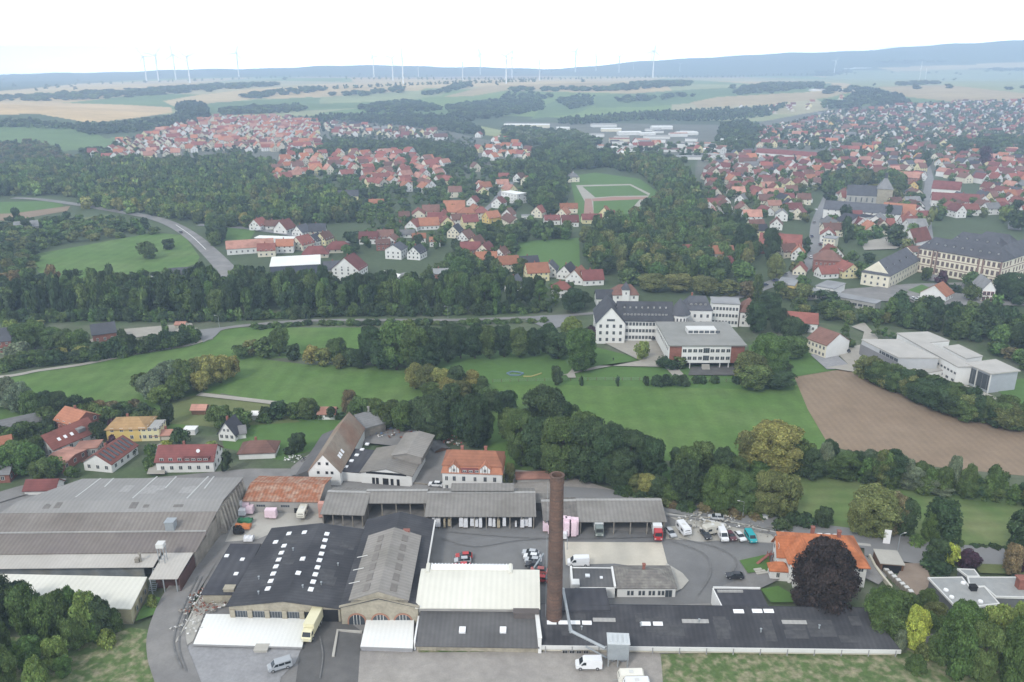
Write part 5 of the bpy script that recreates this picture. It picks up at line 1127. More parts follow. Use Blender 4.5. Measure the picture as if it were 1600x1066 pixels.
def old_school():
 SL = RT['slate']; RS = (1.2, 4.4, 7.6)
 t, a, rz, L, W = simple('old_school', 'long white school with slate roof, many small dormers and a pointed front gable', 'school', (966, 500), (1052, 501), (925, 470), 10.4, 7.0, 'slate', 'white', W=14, wn=16, rows=(1.3, 4.5, 7.7), sides='f', win=(1.2, 1.6), frame=M_frameg)
 dormers(t, L, W, 10.4, 7.0, 13, SL, 0.25); dormers(t, L, W, 10.4, 7.0, 8, SL, 0.62, 1.0)
 # west wing with gable facing the viewer
 a2 = G(945, 504.5, 10.2); lw = tolocal(a, rz, a2)
 u = thing('school_wing', 'gabled white west wing of the slate-roofed school', 'school', (*G(932, 504, 10.2), 0), rz)
 Lw, Ww = 13.0, 22.0
 part('wall', gable_walls(Lw, Ww, 10.2, 7.4, 'y'), M_wallw, u); part('roof', roof_shell(Lw, Ww, 10.2, 7.4, 0.4, axis='y'), SL, u)
 windows(u, Lw, Ww, 'f', 4, [1.3, 4.5, 7.7], 1.2, 1.6, frame=M_frameg); windows(u, Lw, Ww, 'f', 1, [10.8], 3.6, 1.1, frame=M_frameg, mull=4); windows(u, Lw, Ww, 'l', 6, [1.3, 4.5, 7.7], 1.1, 1.5, frame=M_frameg)
 # round stair tower with conical roof
 g = G(1060, 512, 5); v = thing('stair_tower', 'round white stair tower with slate cone and tall dark slits', 'tower', (*G(1059, 529, 0), 0), rz)
 r = 4.6
 rg = lambda rr, z: [(rr * math.cos(2 * math.pi * i / 24), rr * math.sin(2 * math.pi * i / 24), z) for i in range(24)]
 part('wall', MB().loft([rg(r, 0), rg(r, 12.4)]), M_wallw, v); part('roof', MB().loft([rg(r + 0.5, 12.3), rg(r + 0.5, 12.6), rg(0.15, 19.5)]), SL, v)
 for k in range(7):
  an = R(-90 + (k - 3) * 20); link('window', window_mesh(0.75, 8.5, 0, M_frameg), v, ((r - 0.02) * math.cos(an), (r - 0.02) * math.sin(an), 2.6), an + math.pi / 2)
 t, a, rz, L, W = simple('school_block', 'tall white school block with grey slate roof right of the stair tower', 'school', (1070, 483), (1113, 484), (1060, 462), 12.8, 5.0, 'slate', 'white', W=12, wn=4, rows=(2, 5.4, 8.8), sides='fr', win=(1.1, 1.6), hip=2.5, frame=M_frameg, chim=1)
 dormers(t, L, W, 12.8, 5, 4, SL, 0.3)
 t, a, rz, L, W = simple('school_link', 'white flat-roofed link wing with three rows of square windows', 'school', (1113, 474), (1156, 476), (1113, 468), 11.5, 0, 'flatgrey', 'white', W=11, wn=8, rows=(1.4, 4.8, 8.2), sides='f', win=(1.1, 1.6), frame=M_frameg)
 t, a, rz, L, W = simple('pyramid_roofed_house', 'white house with brown pyramid roof at the end of the school', 'house', (1157, 486), (1187, 487), (1157, 470), 8.0, 5.5, 'brown', 'white', W=11, hip=4.5, wn=3, rows=(1.2, 4.4), sides='fl')
 t, a, rz, L, W = simple('towered_villa', 'white villa with small square tower behind the slate-roofed school', 'villa', (958, 460), (998, 460), (962, 450), 6.5, 4.0, 'brown', 'white', W=11, hip=3.5, wn=3, rows=(1.2, 4.0), sides='f')
 b = MB(); b.box(4.8, 8.6, -1.0, 3, 0, 9.8); o = part('tower', b, M_wallw, t); part('tower_roof', roof_shell(3.8, 4, 9.8, 3.6, 0.3, hip=1.89, x0=4.8, y0=-1.0), RT['slate'], o); link('window', window_mesh(0.8, 1.3, 0), o, (6.7, -1, 6.6))
 simple('outbuilding', 'long white outbuilding with slate roof beside the towered villa', 'outbuilding', (932, 466), (958, 466), (935, 456), 4.2, 3.6, 'slate', 'white', W=9, wn=3)
 # flat-roofed school
 h = 10.5
 a, rz, L, W = rectpx((1046, 540), (1166, 540), (1029, 510), h); W = 32
 t = thing('flat_school', 'flat-roofed school with white panel front and dark red brick corners', 'school', (*a, 0), rz)
 part('wall', MB().box(0.3, L - 0.3, 0.6, W, 2.6, h - 0.3), M_brick, t); part('panel_front', MB().box(L * 0.17, L * 0.81, 0.2, 0.598, 2.7, h - 0.3), M_wallw, t)
 part('side_panels', MB().box(0.05, 0.298, 0.5, W, 2.7, h - 0.3), M_wallw, t)
 part('undercroft', MB().box(1.5, L - 1.5, 5, W - 1, 0, 2.6), M_dark, t)
 part('roof', MB().box(-0.3, L + 0.3, -0.3, W + 0.3, h - 0.29, h + 0.25), mat('school_felt', (0.25, 0.25, 0.235), 0.9, 0.1, 0.3, stain=0.5, stain_scale=0.08, stain_col=(0.19, 0.195, 0.18)), t)
 b = MB(); b.box(L * 0.33, L * 0.72, W * 0.45, W * 0.62, h + 0.26, h + 2.2); o = part('roof_lantern', b, M_trim, t)
 for i in range(6): link('window', window_mesh(1.9, 1.2, 2, M_frameg), o, (L * 0.33 + 1.2 + i * 2.35, W * 0.45, h + 0.6))
 x0, x1 = L * 0.17, L * 0.81
 for z in (4.0, 7.3):
  for i in range(8):
   x = x0 + 1.1 + (i if i < 4 else i + 1.25) * (x1 - x0 - 2.2) / 8.25; link('window', window_mesh(1.7, 1.6, 1, M_frame), t, (x, 0.2, z))
  link('window', window_mesh(2.6, 2.2, 2, M_frameg), t, ((x0 + x1) / 2, 0.2, z - 0.2))
 for x in (x0 + 0.3, x0 + 3.8, x1 - 4, x1 - 0.4): b = MB(); b.box(x - 0.2, x + 0.2, 0.7, 1.1, 0, 2.6); part('column', b, M_trim, t)
 for i in range(5): b = MB(); b.box((x0 + x1) / 2 - 1.6, (x0 + x1) / 2 + 1.6, -2.4 + i * 0.5, -1.9 + i * 0.5, 0, 0.4 + i * 0.45); part('step', b, M_conc, t)
 for i in range(10): link('window', window_mesh(1.8, 1.6, 1, M_frame), t, (0.05, 3 + i * 2.9, 7.3), -math.pi / 2)
old_school()
def modern_school():
 WR = mat('pale_flat_roof', (0.40, 0.385, 0.355), 0.9, 0.08, 0.3, stain=0.5, stain_scale=0.1, stain_col=(0.33, 0.32, 0.30))
 GW = mat('grey_timber_cladding', (0.20, 0.20, 0.21), 0.8, 0.12, 0.4, stripes=(2, 0.5, 0.2))
 def slab(nm, lab, pts, z, wallm, inset=0.03, th=0.5, cat='school'):
  g = [G(*p, z) for p in pts]; o0 = g[0]; q = [(p[0] - o0[0], p[1] - o0[1]) for p in g]
  cx_ = sum(p[0] for p in q) / len(q); cy_ = sum(p[1] for p in q) / len(q)
  t = thing(nm, lab, cat, (o0[0], o0[1], 0)); part('wall', MB().prism([(p[0] + (cx_ - p[0]) * inset, p[1] + (cy_ - p[1]) * inset) for p in q], 0, z - th), wallm, t)
  part('roof', MB().prism(q, z - th, z), WR, t); return t, q
 def row(t, p, q, n, z, w_, h_, frame=M_frameg, off=0.25, mull=1):
  an = math.atan2(q[1] - p[1], q[0] - p[0])
  for i in range(n):
   f_ = (i + 0.5) / n; link('window', window_mesh(w_, h_, mull, frame), t, (p[0] + (q[0] - p[0]) * f_, p[1] + (q[1] - p[1]) * f_, z), an)
 t, q = slab('sports_hall', 'grey sports hall with broad pale slanting roof beside the field', [(1346, 530), (1404, 558.5), (1468, 559), (1405, 530)], 8.5, mat('pale_grey_wall', (0.42, 0.43, 0.44), 0.8, 0.08), 0.02)
 part('cladding', MB().prism([(q[0][0] + 0.1, q[0][1] - 0.1), (q[1][0], q[1][1] - 0.1), (q[1][0], q[1][1] + 0.5), (q[0][0] + 0.1, q[0][1] + 0.5)], 1.5, 6.2), GW, t)
 row(t, (q[0][0] + .5, q[0][1] - 0.12), (q[1][0], q[1][1] - 0.12), 9, 6.3, 2.4, 1.4)
 t, q = slab('school_annex', 'low white flat-roofed annex before the sports hall', [(1416, 575), (1432, 585), (1479, 577), (1469, 571)], 3.6, M_wallw, 0.01)
 t, q = slab('modern_school', 'long stepped white school with wide flat roofs', [(1401, 520), (1497, 573), (1523, 572), (1452, 535), (1484, 532), (1450, 518)], 8.2, M_wallw, 0.02)
 row(t, q[0], q[1], 20, 4.6, 1.2, 0.9); row(t, q[0], q[1], 12, 1.4, 1.6, 1.0)
 t, q = slab('modern_school', 'middle roof slab of the stepped white school', [(1474, 541), (1510, 560), (1536, 556), (1498, 538)], 8.45, M_wallw, 0.02)
 t, q = slab('school_hall', 'glazed pavilion of the stepped white school with projecting roof', [(1508, 567), (1549, 584), (1595, 579), (1556, 561)], 8.4, mat('bluish_panel', (0.34, 0.36, 0.39), 0.6, 0.1), 0.08)
 p = [(q[i][0] + (sum(k[0] for k in q) / 4 - q[i][0]) * 0.07, q[i][1] + (sum(k[1] for k in q) / 4 - q[i][1]) * 0.07) for i in range(4)]
 row(t, p[0], p[1], 5, 1.0, 2.6, 6.2, mull=1)
 for f_ in (0.0, 0.5, 1.0): b = MB(); x = q[0][0] + (q[1][0] - q[0][0]) * f_ + 0.3; y = q[0][1] + (q[1][1] - q[0][1]) * f_ + 0.5; b.box(x - 0.2, x + 0.2, y - 0.2, y + 0.2, 0, 7.9); part('column', b, M_trim, t)
modern_school()
def palace():
 ST = mat('red_sandstone', (0.22, 0.15, 0.125), 0.9, 0.15, 0.6)
 h, rh = 15.5, 6.0
 a, rz, L, W = rectpx((1436, 386), (1567, 408), (1460, 368), h); W = 16
 t = thing('palace', 'huge cream baroque palace with slate roof and brown stone bands', 'palace', (*a, 0), rz)
 part('wall', MB().box(0, L, 0, W, 0, h), M_wallc, t); part('roof', roof_shell(L, W, h, rh, 0.6, hip=5), RT['slate'], t)
 for z in (0, 5.0, 10.0, h - 0.45): b = MB(); b.box(-0.12, L + 0.12, -0.12, 0.0, z, z + 0.42); part('stone_band', b, ST, t)
 for x in (0.3, L * 0.19, L * 0.24, L * 0.74, L * 0.79, L - 0.3): b = MB(); b.box(x - 0.5, x + 0.5, -0.16, -0.121, 0, h); part('pilaster', b, ST, t)
 xs = [L * (0.03 + 0.94 * i / 16) for i in range(17)]
 for z in (1.5, 6.3, 11.2):
  for x in xs: link('window', window_mesh(1.7, 2.8, 1, ST, M_glass, 0.3), t, (x, 0, z))
 dormers(t, L, W, h, rh, 9, RT['slate'], 0.4, 1.3, 4, L - 4)
 a2 = loc2(a, rz, L - 14, W)
 u = thing('palace_wing', 'cream side wing of the palace running back to the right', 'palace', (*a2, 0), rz)
 part('wall', MB().box(0, 14, 0, 60, 0, h), M_wallc, u); part('roof', roof_shell(14, 60, h, rh, 0.6, axis='y', hip=4), RT['slate'], u)
 for z in (1.5, 6.3, 11.2):
  for i in range(14): link('window', window_mesh(1.6, 2.7, 1, ST, M_glass, 0.3), u, (14, 2.5 + i * 4.2, z), math.pi / 2)
 for z in (1.5, 6.3, 11.2):
  for i in range(3): link('window', window_mesh(1.6, 2.7, 1, ST, M_glass, 0.3), u, (14.02, -13 + i * 4.4, z), math.pi / 2)
 for z in (5.0, 10.0): b = MB(); b.box(14, 14.15, -15, 60, z, z + 0.4); part('stone_band', b, ST, u)
 a3 = loc2(a, rz, L * 0.08, W + 16); Lr = L * 0.92 - 14.1
 u = thing('palace_wing', 'rear wing of the palace with long slate roof and pale eaves', 'palace', (*a3, 0), rz)
 part('wall', MB().box(0, Lr, 0, 14, 0, h), M_wallc, u); part('roof', roof_shell(Lr, 14, h, 6, 0.6, hip=4), RT['slate'], u); dormers(u, Lr, 14, h, 6, 5, RT['slate'], 0.4)
 a4 = loc2(a, rz, 4, W + 46)
 u = thing('palace_church', 'slate-roofed block with square brown tower behind the palace', 'church', (*a4, 0), rz)
 part('wall', MB().box(0, 26, 0, 14, 0, 12), M_wallc, u); part('roof', roof_shell(26, 14, 12, 6.5, 0.6, hip=6), RT['slate'], u)
 b = MB(); b.box(30, 37, 2, 9, 0, 22); o = part('tower', b, ST, u); part('tower_roof', roof_shell(7, 7, 22, 3, 0.4, hip=3.49, x0=30, y0=2), RT['slate'], o)
 for z in (12, 17): link('window', window_mesh(1.4, 2.4, 0, M_frameg, M_dark), o, (33.5, 2, z))
 # cream wing in front
 h = 7.0
 a = G(1356, 425, h); b_ = G(1390, 433, h); c = G(1436, 408, h)
 rz = math.atan2(b_[1] - a[1], b_[0] - a[0]); L = math.hypot(b_[0] - a[0], b_[1] - a[1])
 rz2 = math.atan2(c[1] - b_[1], c[0] - b_[0]); L2 = math.hypot(c[0] - b_[0], c[1] - b_[1]); W = 15.5
 t = thing('cream_manor', 'cream building with steep slate roof and clipped gable below the palace', 'building', (*b_, 0), rz2)
 part('wall', gable_walls(L2, W, h + 1.0, 6.6), M_wallc, t); m = roof_shell(L2, W, h + 1.0, 7.0, 0.5, hip=2.6); part('roof', m, RT['slate'], t)
 windows(t, L2, W, 'f', 10, [1.2, 4.6], 1.1, 1.5, frame=M_frameg); windows(t, L2, W, 'l', 4, [1.2, 4.6], 1.1, 1.5, frame=M_frameg); windows(t, L2, W, 'l', 2, [7.7], 1.0, 1.2, frame=M_frameg, m0=5)
 dormers(t, L2, W, h + 1, 7, 5, RT['slate'], 0.4, 1.0)
palace()
def midtown():
 simple('long_flat_building', 'long low grey flat-roofed building beside the cream manor', 'building', (1251, 453), (1368, 475), (1262, 448), 4.2, 0, 'flatgrey', M_wallg, W=8, wn=14, rows=(1.2,), sides='f', win=(2.2, 1.5), frame=M_frameg)
 simple('flat_pavilion', 'grey-roofed pavilion joined behind the long flat building', 'building', (1275, 447), (1303, 452), (1290, 438), 4.6, 0, 'flatgrey', 'white', wn=3, sides='f')
 simple('yellow_flat_house', 'yellow house with pale flat roof beside the town street', 'house', (1214, 444), (1241, 447), (1222, 434), 5.5, 0, 'flatgrey', 'yellow', wn=4, rows=(1.2,), sides='fr')
 simple('orange_roofed_hall', 'house with long red roof and white gable right of the flat school', 'house', (1216, 501), (1278, 506), (1218, 487), 4.6, 3.2, 'red', 'white', W=14, wn=6, rows=(1.2,), sides='fr', chim=0)
 g = G(1288, 518, 6); 
 t, a, rz, L, W = simple('brown_gabled_house', 'yellow-fronted house with brown roof and broad white gable by the paved court', 'house', (1262, 528), (1292, 539), (1303, 523), 6.6, 4.2, 'brown', 'cream', wn=5, rows=(1.1, 3.9), sides='fr', nside=2)
 part('gable_face', MB().poly([(L + 0.03, 0, 0), (L + 0.03, W, 0), (L + 0.03, W, 6.5), (L + 0.03, W / 2, 10.6), (L + 0.03, 0, 6.5)]) or gable_walls(0.12, W, 6.6, 4.2, x0=L), M_wallw, t)
 simple('brick_hall', 'long dark red brick hall with big red roof and rows of dormers in town', 'hall', (1186, 384), (1252, 388), (1186, 362), 5.5, 7.0, 'red', 'brick', W=22, wn=10, rows=(1.2,), sides='f')
 t, a, rz, L, W = simple('brick_house', 'dark red brick house with brown hipped roof beside the town street', 'house', (1272, 405), (1316, 408), (1275, 393), 8.0, 5.0, 'brown', 'brick', W=14, hip=6, wn=6, rows=(1.2, 4.6), sides='fl')
 simple('cream_town_house', 'tall narrow cream house behind the dark red brick house', 'house', (1287, 372), (1305, 374), (1289, 366), 9.5, 0, 'flatgrey', 'cream', W=10, wn=3, rows=(1.2, 4.2, 7.2), sides='fl')
 simple('long_slate_block', 'very long white block with slate roof in the middle of the town', 'building', (1287, 326), (1340, 330), (1287, 314), 9, 6, 'slate', 'white', L=58, W=15, wn=10, rows=(1.2, 4.4, 7.4), sides='fl')
 t, a, rz, L, W = simple('terraced_office', 'modern white building with angular dark roofs in town', 'building', (1304, 345), (1327, 348), (1310, 333), 8, 4, 'dark', 'white', wn=5, rows=(1.0, 3.6, 6.0), sides='fl')
 simple('terraced_office', 'white glazed block beside the angular dark-roofed building', 'building', (1335, 337), (1352, 340), (1338, 330), 11, 0, 'dark', 'white', W=12, wn=4, rows=(1.2, 4.2, 7.2), sides='fl', win=(2, 1.8))
 simple('gabled_block', 'white block with grey roof and gable facing the valley in town', 'building', (1357, 343), (1379, 345), (1360, 330), 9, 3.5, 'grey', 'white', axis='y', W=18, wn=2, rows=(1.2, 4.4), sides='fl')
 simple('orange_roofed_block', 'cream house with long bright orange roof in the town', 'house', (1379, 326), (1429, 330), (1381, 317), 8, 4.5, 'orange', 'cream', W=13, wn=7, rows=(1.2, 4.4), sides='f')
 simple('orange_roofed_block', 'broad cream house with orange roof behind the long orange-roofed one', 'house', (1402, 336), (1428, 339), (1404, 327), 6, 4.5, 'orange', 'cream', W=13, wn=4, rows=(1.2,), sides='f')
 t, a, rz, L, W = simple('big_red_gable', 'house with very steep red roof and white gable above the park', 'house', (1408, 374), (1430, 378), (1425, 358), 5.5, 8, 'red', 'white', axis='y', wn=4, rows=(1.2, 4.8), sides='f', W=20)
 t, a, rz, L, W = simple('ochre_house', 'ochre house with orange roof at the wood edge', 'house', (1117, 396), (1148, 396), (1118, 387), 6.5, 4.0, 'orange', 'beige', W=12, wn=5, rows=(1.2, 4.0), sides='fl')
 simple('white_gabled_house', 'white house with red roof left of the ochre house', 'house', (1056, 390), (1071, 396), (1072, 381), 5.5, 4.4, 'red', 'white', axis='y', wn=3, rows=(1.2, 3.8), sides='fr')
 simple('half_timbered_house', 'white house with orange roof below the palace', 'house', (1478, 463), (1497, 453), (1500, 465), 3.6, 5.0, 'orange', 'white', wn=3, rows=(1.0,), W=13, L=12, sides='flr')
 t, a, rz, L, W = simple('red_glass_house', 'grey-roofed house with red glazed front at the palace corner', 'house', (1536, 451), (1556, 452), (1540, 440), 7.5, 4.5, 'grey', 'white', axis='y', W=16, wn=3, rows=(0.8, 3.8), sides='f', win=(1.6, 2.2), frame=mat('red_frame', (0.45, 0.09, 0.06), 0.7))
 simple('long_red_roofs', 'long row of joined dark red roofs on the right side of town', 'building', (1456, 312), (1530, 316), (1456, 300), 6, 6, 'maroon', 'white', W=14, wn=12, rows=(1.2,), sides='f')
 simple('long_red_roofs', 'second long dark red roof behind the joined red roofs', 'building', (1456, 294), (1500, 297), (1456, 285), 6, 7, 'maroon', 'white', W=16, wn=8, rows=(1.2,), sides='f')
 simple('hospital_block', 'very long red-roofed block with white front on the town slope', 'building', (1180, 238), (1290, 246), (1182, 232), 9, 5, 'maroon', 'white', W=14, wn=18, rows=(1.2, 4.4), sides='f')
 t, a, rz, L, W = simple('church', 'grey church with slate roof and broad square tower among town trees', 'church', (1324, 304), (1370, 306), (1326, 296), 9, 8, 'slate', 'grey', W=16, wn=5, rows=(2.5,), sides='f', win=(1.5, 4.5))
 b = MB(); b.box(L + 0.1, L + 13, 0, 13, 0, 16); o = part('tower', b, M_stone, t); part('tower_roof', roof_shell(13, 13, 16, 10, 0.5, hip=6.49, x0=L, y0=0), RT['grey'], o); b = MB(); b.box(L + 5.4, L + 7.6, 5.4, 7.6, 24, 29); part('spire', b, RT['slate'], o)
 simple('white_marquee', 'long narrow white roof in the middle of the town', 'marquee', (1405, 256), (1442, 255), (1408, 253), 4, 0, 'flatwhite', 'white', W=10)
 simple('brown_block', 'long reddish block with three pale gables in town', 'building', (1394, 275), (1436, 278), (1396, 268), 9, 5, 'pink', 'brick', W=12, wn=9, rows=(1.2, 4.2, 7.0), sides='f')
 # brick barns at the farm lane
 simple('brick_barn', 'red brick barn with slate roof beside the gravel yard', 'barn', (144, 523), (181, 518), (142, 513), 4.6, 3.6, 'slate', 'brick', W=9.5, wn=3, rows=(1.2,), sides='f', win=(1.0, 1.4), frame=M_frame)
 simple('brick_barn', 'red brick barn with slate roof at the left edge by the lane', 'barn', (-30, 536), (16, 531), (-28, 520), 5.6, 4.4, 'slate', 'brick', W=11, wn=4, rows=(1.0, 3.6), sides='f', win=(1.0, 1.1))
 simple('garden_shed', 'tiny pale shed at the lane junction', 'shed', (273, 507), (288, 507), (273, 503), 2.4, 1.0, 'pink', 'beige', W=3.5)
 simple('white_flat_store', 'long low white flat-roofed store beside the long wood', 'store', (422, 417), (500, 413), (412, 402), 5.5, 0, 'flatwhite', mat('dark_blue_wall', (0.09, 0.10, 0.13)), W=26, wn=0)
 simple('white_workshop', 'large white workshop roof right of the big white gable', 'workshop', (593, 430), (618, 436), (566, 416), 5.5, 2.0, 'flatwhite', 'white', wn=6, rows=(1.6,), sides='fr')
 simple('white_workshop', 'low white annex with grey roof beside the white workshop', 'workshop', (613, 431), (646, 440), (626, 425), 5.0, 0, 'grey', 'white', wn=6, rows=(1.4,), sides='f')
 simple('orange_long_barn', 'long orange-roofed barn beside the main road', 'barn', (354, 389), (428, 384), (352, 376), 4.4, 4.0, 'pink', 'white', W=15, wn=8, rows=(1.2,), sides='f')
 simple('white_long_house', 'low white flat building behind the village houses', 'building', (398, 372), (460, 374), (402, 366), 3.5, 0, 'flatwhite', 'white', W=8)
 simple('grey_barn', 'open grey barn in the hedges at the far left', 'barn', (22, 356), (60, 353), (26, 345), 3.5, 3.5, 'grey', 'grey', W=15, wn=0)
 simple('white_block', 'white three-storey block beside the climbing village road', 'building', (783, 300), (808, 304), (787, 293), 9, 0, 'flatwhite', 'white', W=12, wn=5, rows=(1.0, 3.8, 6.6), sides='fr')
 simple('farm_buildings', 'low grey farm roofs at the left edge above the long wood', 'farm', (-5, 455), (45, 452), (-5, 430), 4.2, 2.0, 'grey', 'beige', W=24, wn=0)
 simple('yellow_house', 'yellow and grey house at the corner of the two-tree field', 'house', (232, 434), (258, 436), (232, 425), 5.0, 0, 'flatgrey', 'yellow', W=11, wn=3, rows=(1.0,), sides='f')
 simple('slate_house', 'white house with slate roof beside the yellow house at the field', 'house', (263, 430), (298, 428), (263, 418), 5.0, 3.0, 'slate', 'white', W=11, wn=4, rows=(1.0,), sides='f')
 # commercial halls in the valley, far off
 for i, (x, y, wp, zz, rf, nm) in enumerate([(823, 200, 66, 9, 'flatwhite', 'longest white factory hall at the valley bend'), (880, 204, 26, 7, 'flatwhite', 'small white hall right of the longest white hall'), (945, 199, 50, 8, 'flat', 'pale hall in the second row of the commercial valley'), (955, 206, 40, 8, 'flatwhite', 'white hall in front of the pale long hall'), (1035, 203, 42, 8, 'flatwhite', 'white hall at the right of the commercial valley'), (985, 212, 46, 8, 'flatwhite', 'bright white hall in the middle of the commercial valley'), (968, 222, 40, 7, 'pink', 'pinkish-roofed hall in the commercial valley'), (1028, 218, 50, 7, 'flat', 'pale grey hall with cars in the commercial valley'), (1075, 212, 44, 7, 'flatwhite', 'white row of halls near the wooded slope'), (1015, 226, 40, 7, 'grey', 'grey hall among the pale ones'), (1060, 230, 40, 7, 'flat', 'low pale hall below the wooded slope'), (1105, 236, 34, 7, 'flat', 'cream hall at the right end of the commercial valley'), (985, 244, 36, 7, 'flatwhite', 'white hall at the near edge of the commercial valley'), (1048, 238, 42, 6, 'brown', 'brown-roofed hall with a white front'), (1078, 250, 50, 6, 'flatgrey', 'blue-grey roofed hall before the town wood'), (1110, 252, 24, 6, 'flat', 'small pale hall before the town wood'), (960, 240, 20, 6, 'flat', 'small pale store beside the trees'), (1290, 143, 40, 8, 'flatwhite', 'pale farm halls on the plateau field'), (1335, 143, 40, 8, 'flatwhite', 'white farm halls right of the pale ones on the plateau'), (1350, 108, 26, 9, 'flatwhite', 'far white hall on the open plateau'), (1328, 109, 14, 9, 'flatwhite', 'small far white hall on the open plateau')]):
  X, Y, Z = GT(x, y); s = Y / F * 1.05; L = wp * s * (0.72 if i and y > 190 else 1); W = min(L * 0.45, 30); zz = zz * 0.75
  t = thing('commercial_hall', nm, 'hall', (X - L / 2, Y, Z - 0.5), R(-3 + (i * 37) % 11))
  part('wall', MB().box(0, L, 0, W, 0, zz), M_wallw if i % 3 else M_wallc, t); part('roof', roof_shell(L, W, zz, 1.4, 0.3), RT[rf], t)
def small_sheds():
 q = random.Random(8); names = ['white', 'pale grey', 'cream', 'grey', 'reddish']; mm = ['flatwhite', 'flat', 'flat', 'grey', 'pink']; k = 0
 zones = [('left', 905, 965), ('middle', 965, 1030), ('right', 1030, 1080), ('far right', 1080, 1130)]
 for zi, (zn, xa, xb) in enumerate(zones):
  for r in range(8):
   x = xa + (xb - xa) * (r + 0.5 + q.uniform(-.4, .4)) / 8; y = q.uniform(205, 250); X, Y, Z = GT(x, y); c = (r + zi) % 5; L = q.uniform(16, 36); W = q.uniform(10, 18); h = q.uniform(4, 6.5)
   t = thing('small_shed', f'small {names[c]} shed at the {zn} of the commercial valley, {["first", "second", "third", "fourth", "fifth", "sixth", "seventh", "eighth"][r]} from its left', 'shed', (X, Y, Z - 0.3), R(q.uniform(-20, 20)), 'small sheds of the commercial valley')
   part('wall', MB().box(0, L, 0, W, 0, h), M_wallw, t); part('roof', roof_shell(L, W, h, 1.2, 0.3), RT[mm[c]], t)
small_sheds()
midtown()
# ================================================================ dwelling houses
HOUSES = []   # for tree spacing: (x, y, r)
SPECS = []
def H(px, py, L, W, h, rh, ang, typ, roof, wall, label=None, near=False, place=None, chim=1):
 """one house: base centre at photo spot, L along the ridge, ang = ridge turn against the picture's width"""
 x, y, z = GT(px, py); kk = 0.88 if near and L >= 9 else 0.94 if not near else 1.0; L *= kk; W *= kk; h *= 0.8 if kk < 0.9 else kk; rh *= 0.82 if kk < 0.9 else kk; SPECS.append(dict(x=x, y=y, z=z, L=L, W=W, h=h, rh=rh, a=R(ang) + math.atan2(-x, y) * 0.0, typ=typ, roof=roof, wall=wall, label=label, near=near, place=place, px=px, py=py, chim=chim, hand=True))
# --- village at the lower left
V = True
H(210, 690, 15, 11, 6.2, 2.6, 4, 'hip', 'ochre', 'yellow', 'yellow villa with low ochre hipped roof and balconies', V)
H(243, 689, 6, 7, 4.4, 0, 4, 'flat', 'flat', 'lemon', 'pale yellow terrace annex beside the yellow villa', V)
H(264, 688, 10, 5, 2.6, 1.2, 4, 'gable', 'pink', 'beige', 'low salmon-roofed wing right of the yellow villa', V)
H(126, 682, 12, 11, 6.0, 3.6, -28, 'gable', 'orange', 'brick', 'reddish house with orange roof behind the long red roof', V)
H(110, 712, 18, 11, 4.0, 4.6, 62, 'gable', 'red', 'white', 'white house with long red roof and rooflights', V)
H(178, 737, 15, 11, 4.2, 3.6, 80, 'gable', 'red', 'white', 'white house with black solar strips on its red roof', V)
H(300, 738, 20, 10.5, 5.2, 4.0, 2, 'gable', 'maroon', 'white', 'long white house with maroon roof behind the rear hall', V)
H(407, 718, 13, 9, 3.2, 2.8, 5, 'hip', 'brown', 'white', 'small white house with rusty brown hipped roof by the paddock', V)
H(363, 690, 6, 6, 3.0, 4.2, 80, 'gable', 'dark', 'white', 'tiny white cottage with steep dark roof', V)
H(373, 688, 5, 4, 2.4, 1.8, 20, 'gable', 'grey', 'white', 'little grey-roofed extension beside the tiny cottage', V, chim=0)
H(72, 775, 10, 6, 3.0, 2.4, 3, 'gable', 'maroon', 'white', 'small garage house with dark red roof at the village lane', V, chim=0)
H(106, 738, 7, 12, 2.8, 1.0, -10, 'gable', 'pink', 'brick', 'low building with faded salmon roof below the long red roof', V, chim=0)
H(142, 714, 7, 6, 2.8, 0, 10, 'flat', 'pink', 'grey', 'flat salmon-roofed garage between two red-roofed houses', V)
H(-4, 728, 12, 10, 5.0, 4.0, 30, 'gable', 'orange', 'white', 'orange-roofed house cut by the left edge of the view', V)
H(-2, 756, 12, 8, 4.2, 3.0, 8, 'gable', 'grey', 'brick', 'brick house with grey roof at the left edge', V)
H(35, 680, 17, 10, 2.8, 2.4, 35, 'gable', 'grey', 'timber', 'old dark grey-roofed barn at the village edge', V, chim=0)
H(513, 656, 6, 4.5, 2.6, 1.6, 0, 'gable', 'pink', 'white', 'tiny white hut with faded roof at the meadow corner', V, chim=0)
H(299, 680, 4, 3, 1.9, 0, 0, 'flat', 'flatwhite', 'white', 'white flat garden shed on the lawn', V)
H(402, 657, 2.5, 3, 2.4, 0.8, 0, 'gable', 'flatwhite', 'white', 'small white garden hut at the paddock hedge', V, chim=0)
H(314, 648, 5, 4, 2.2, 1.2, 0, 'gable', 'pink', 'timber', 'small brown hut in the dry grass', V, chim=0)
H(832, 757, 11, 4.5, 2.6, 0.5, 3, 'gable', 'pink', 'grey', 'long low grey hut with faded red roof left of the chimney', V, chim=0)
H(682, 712, 9, 5, 2.4, 1.0, -60, 'gable', 'grey', 'timber', 'dark timber shelter behind the white tenement', V, chim=0)
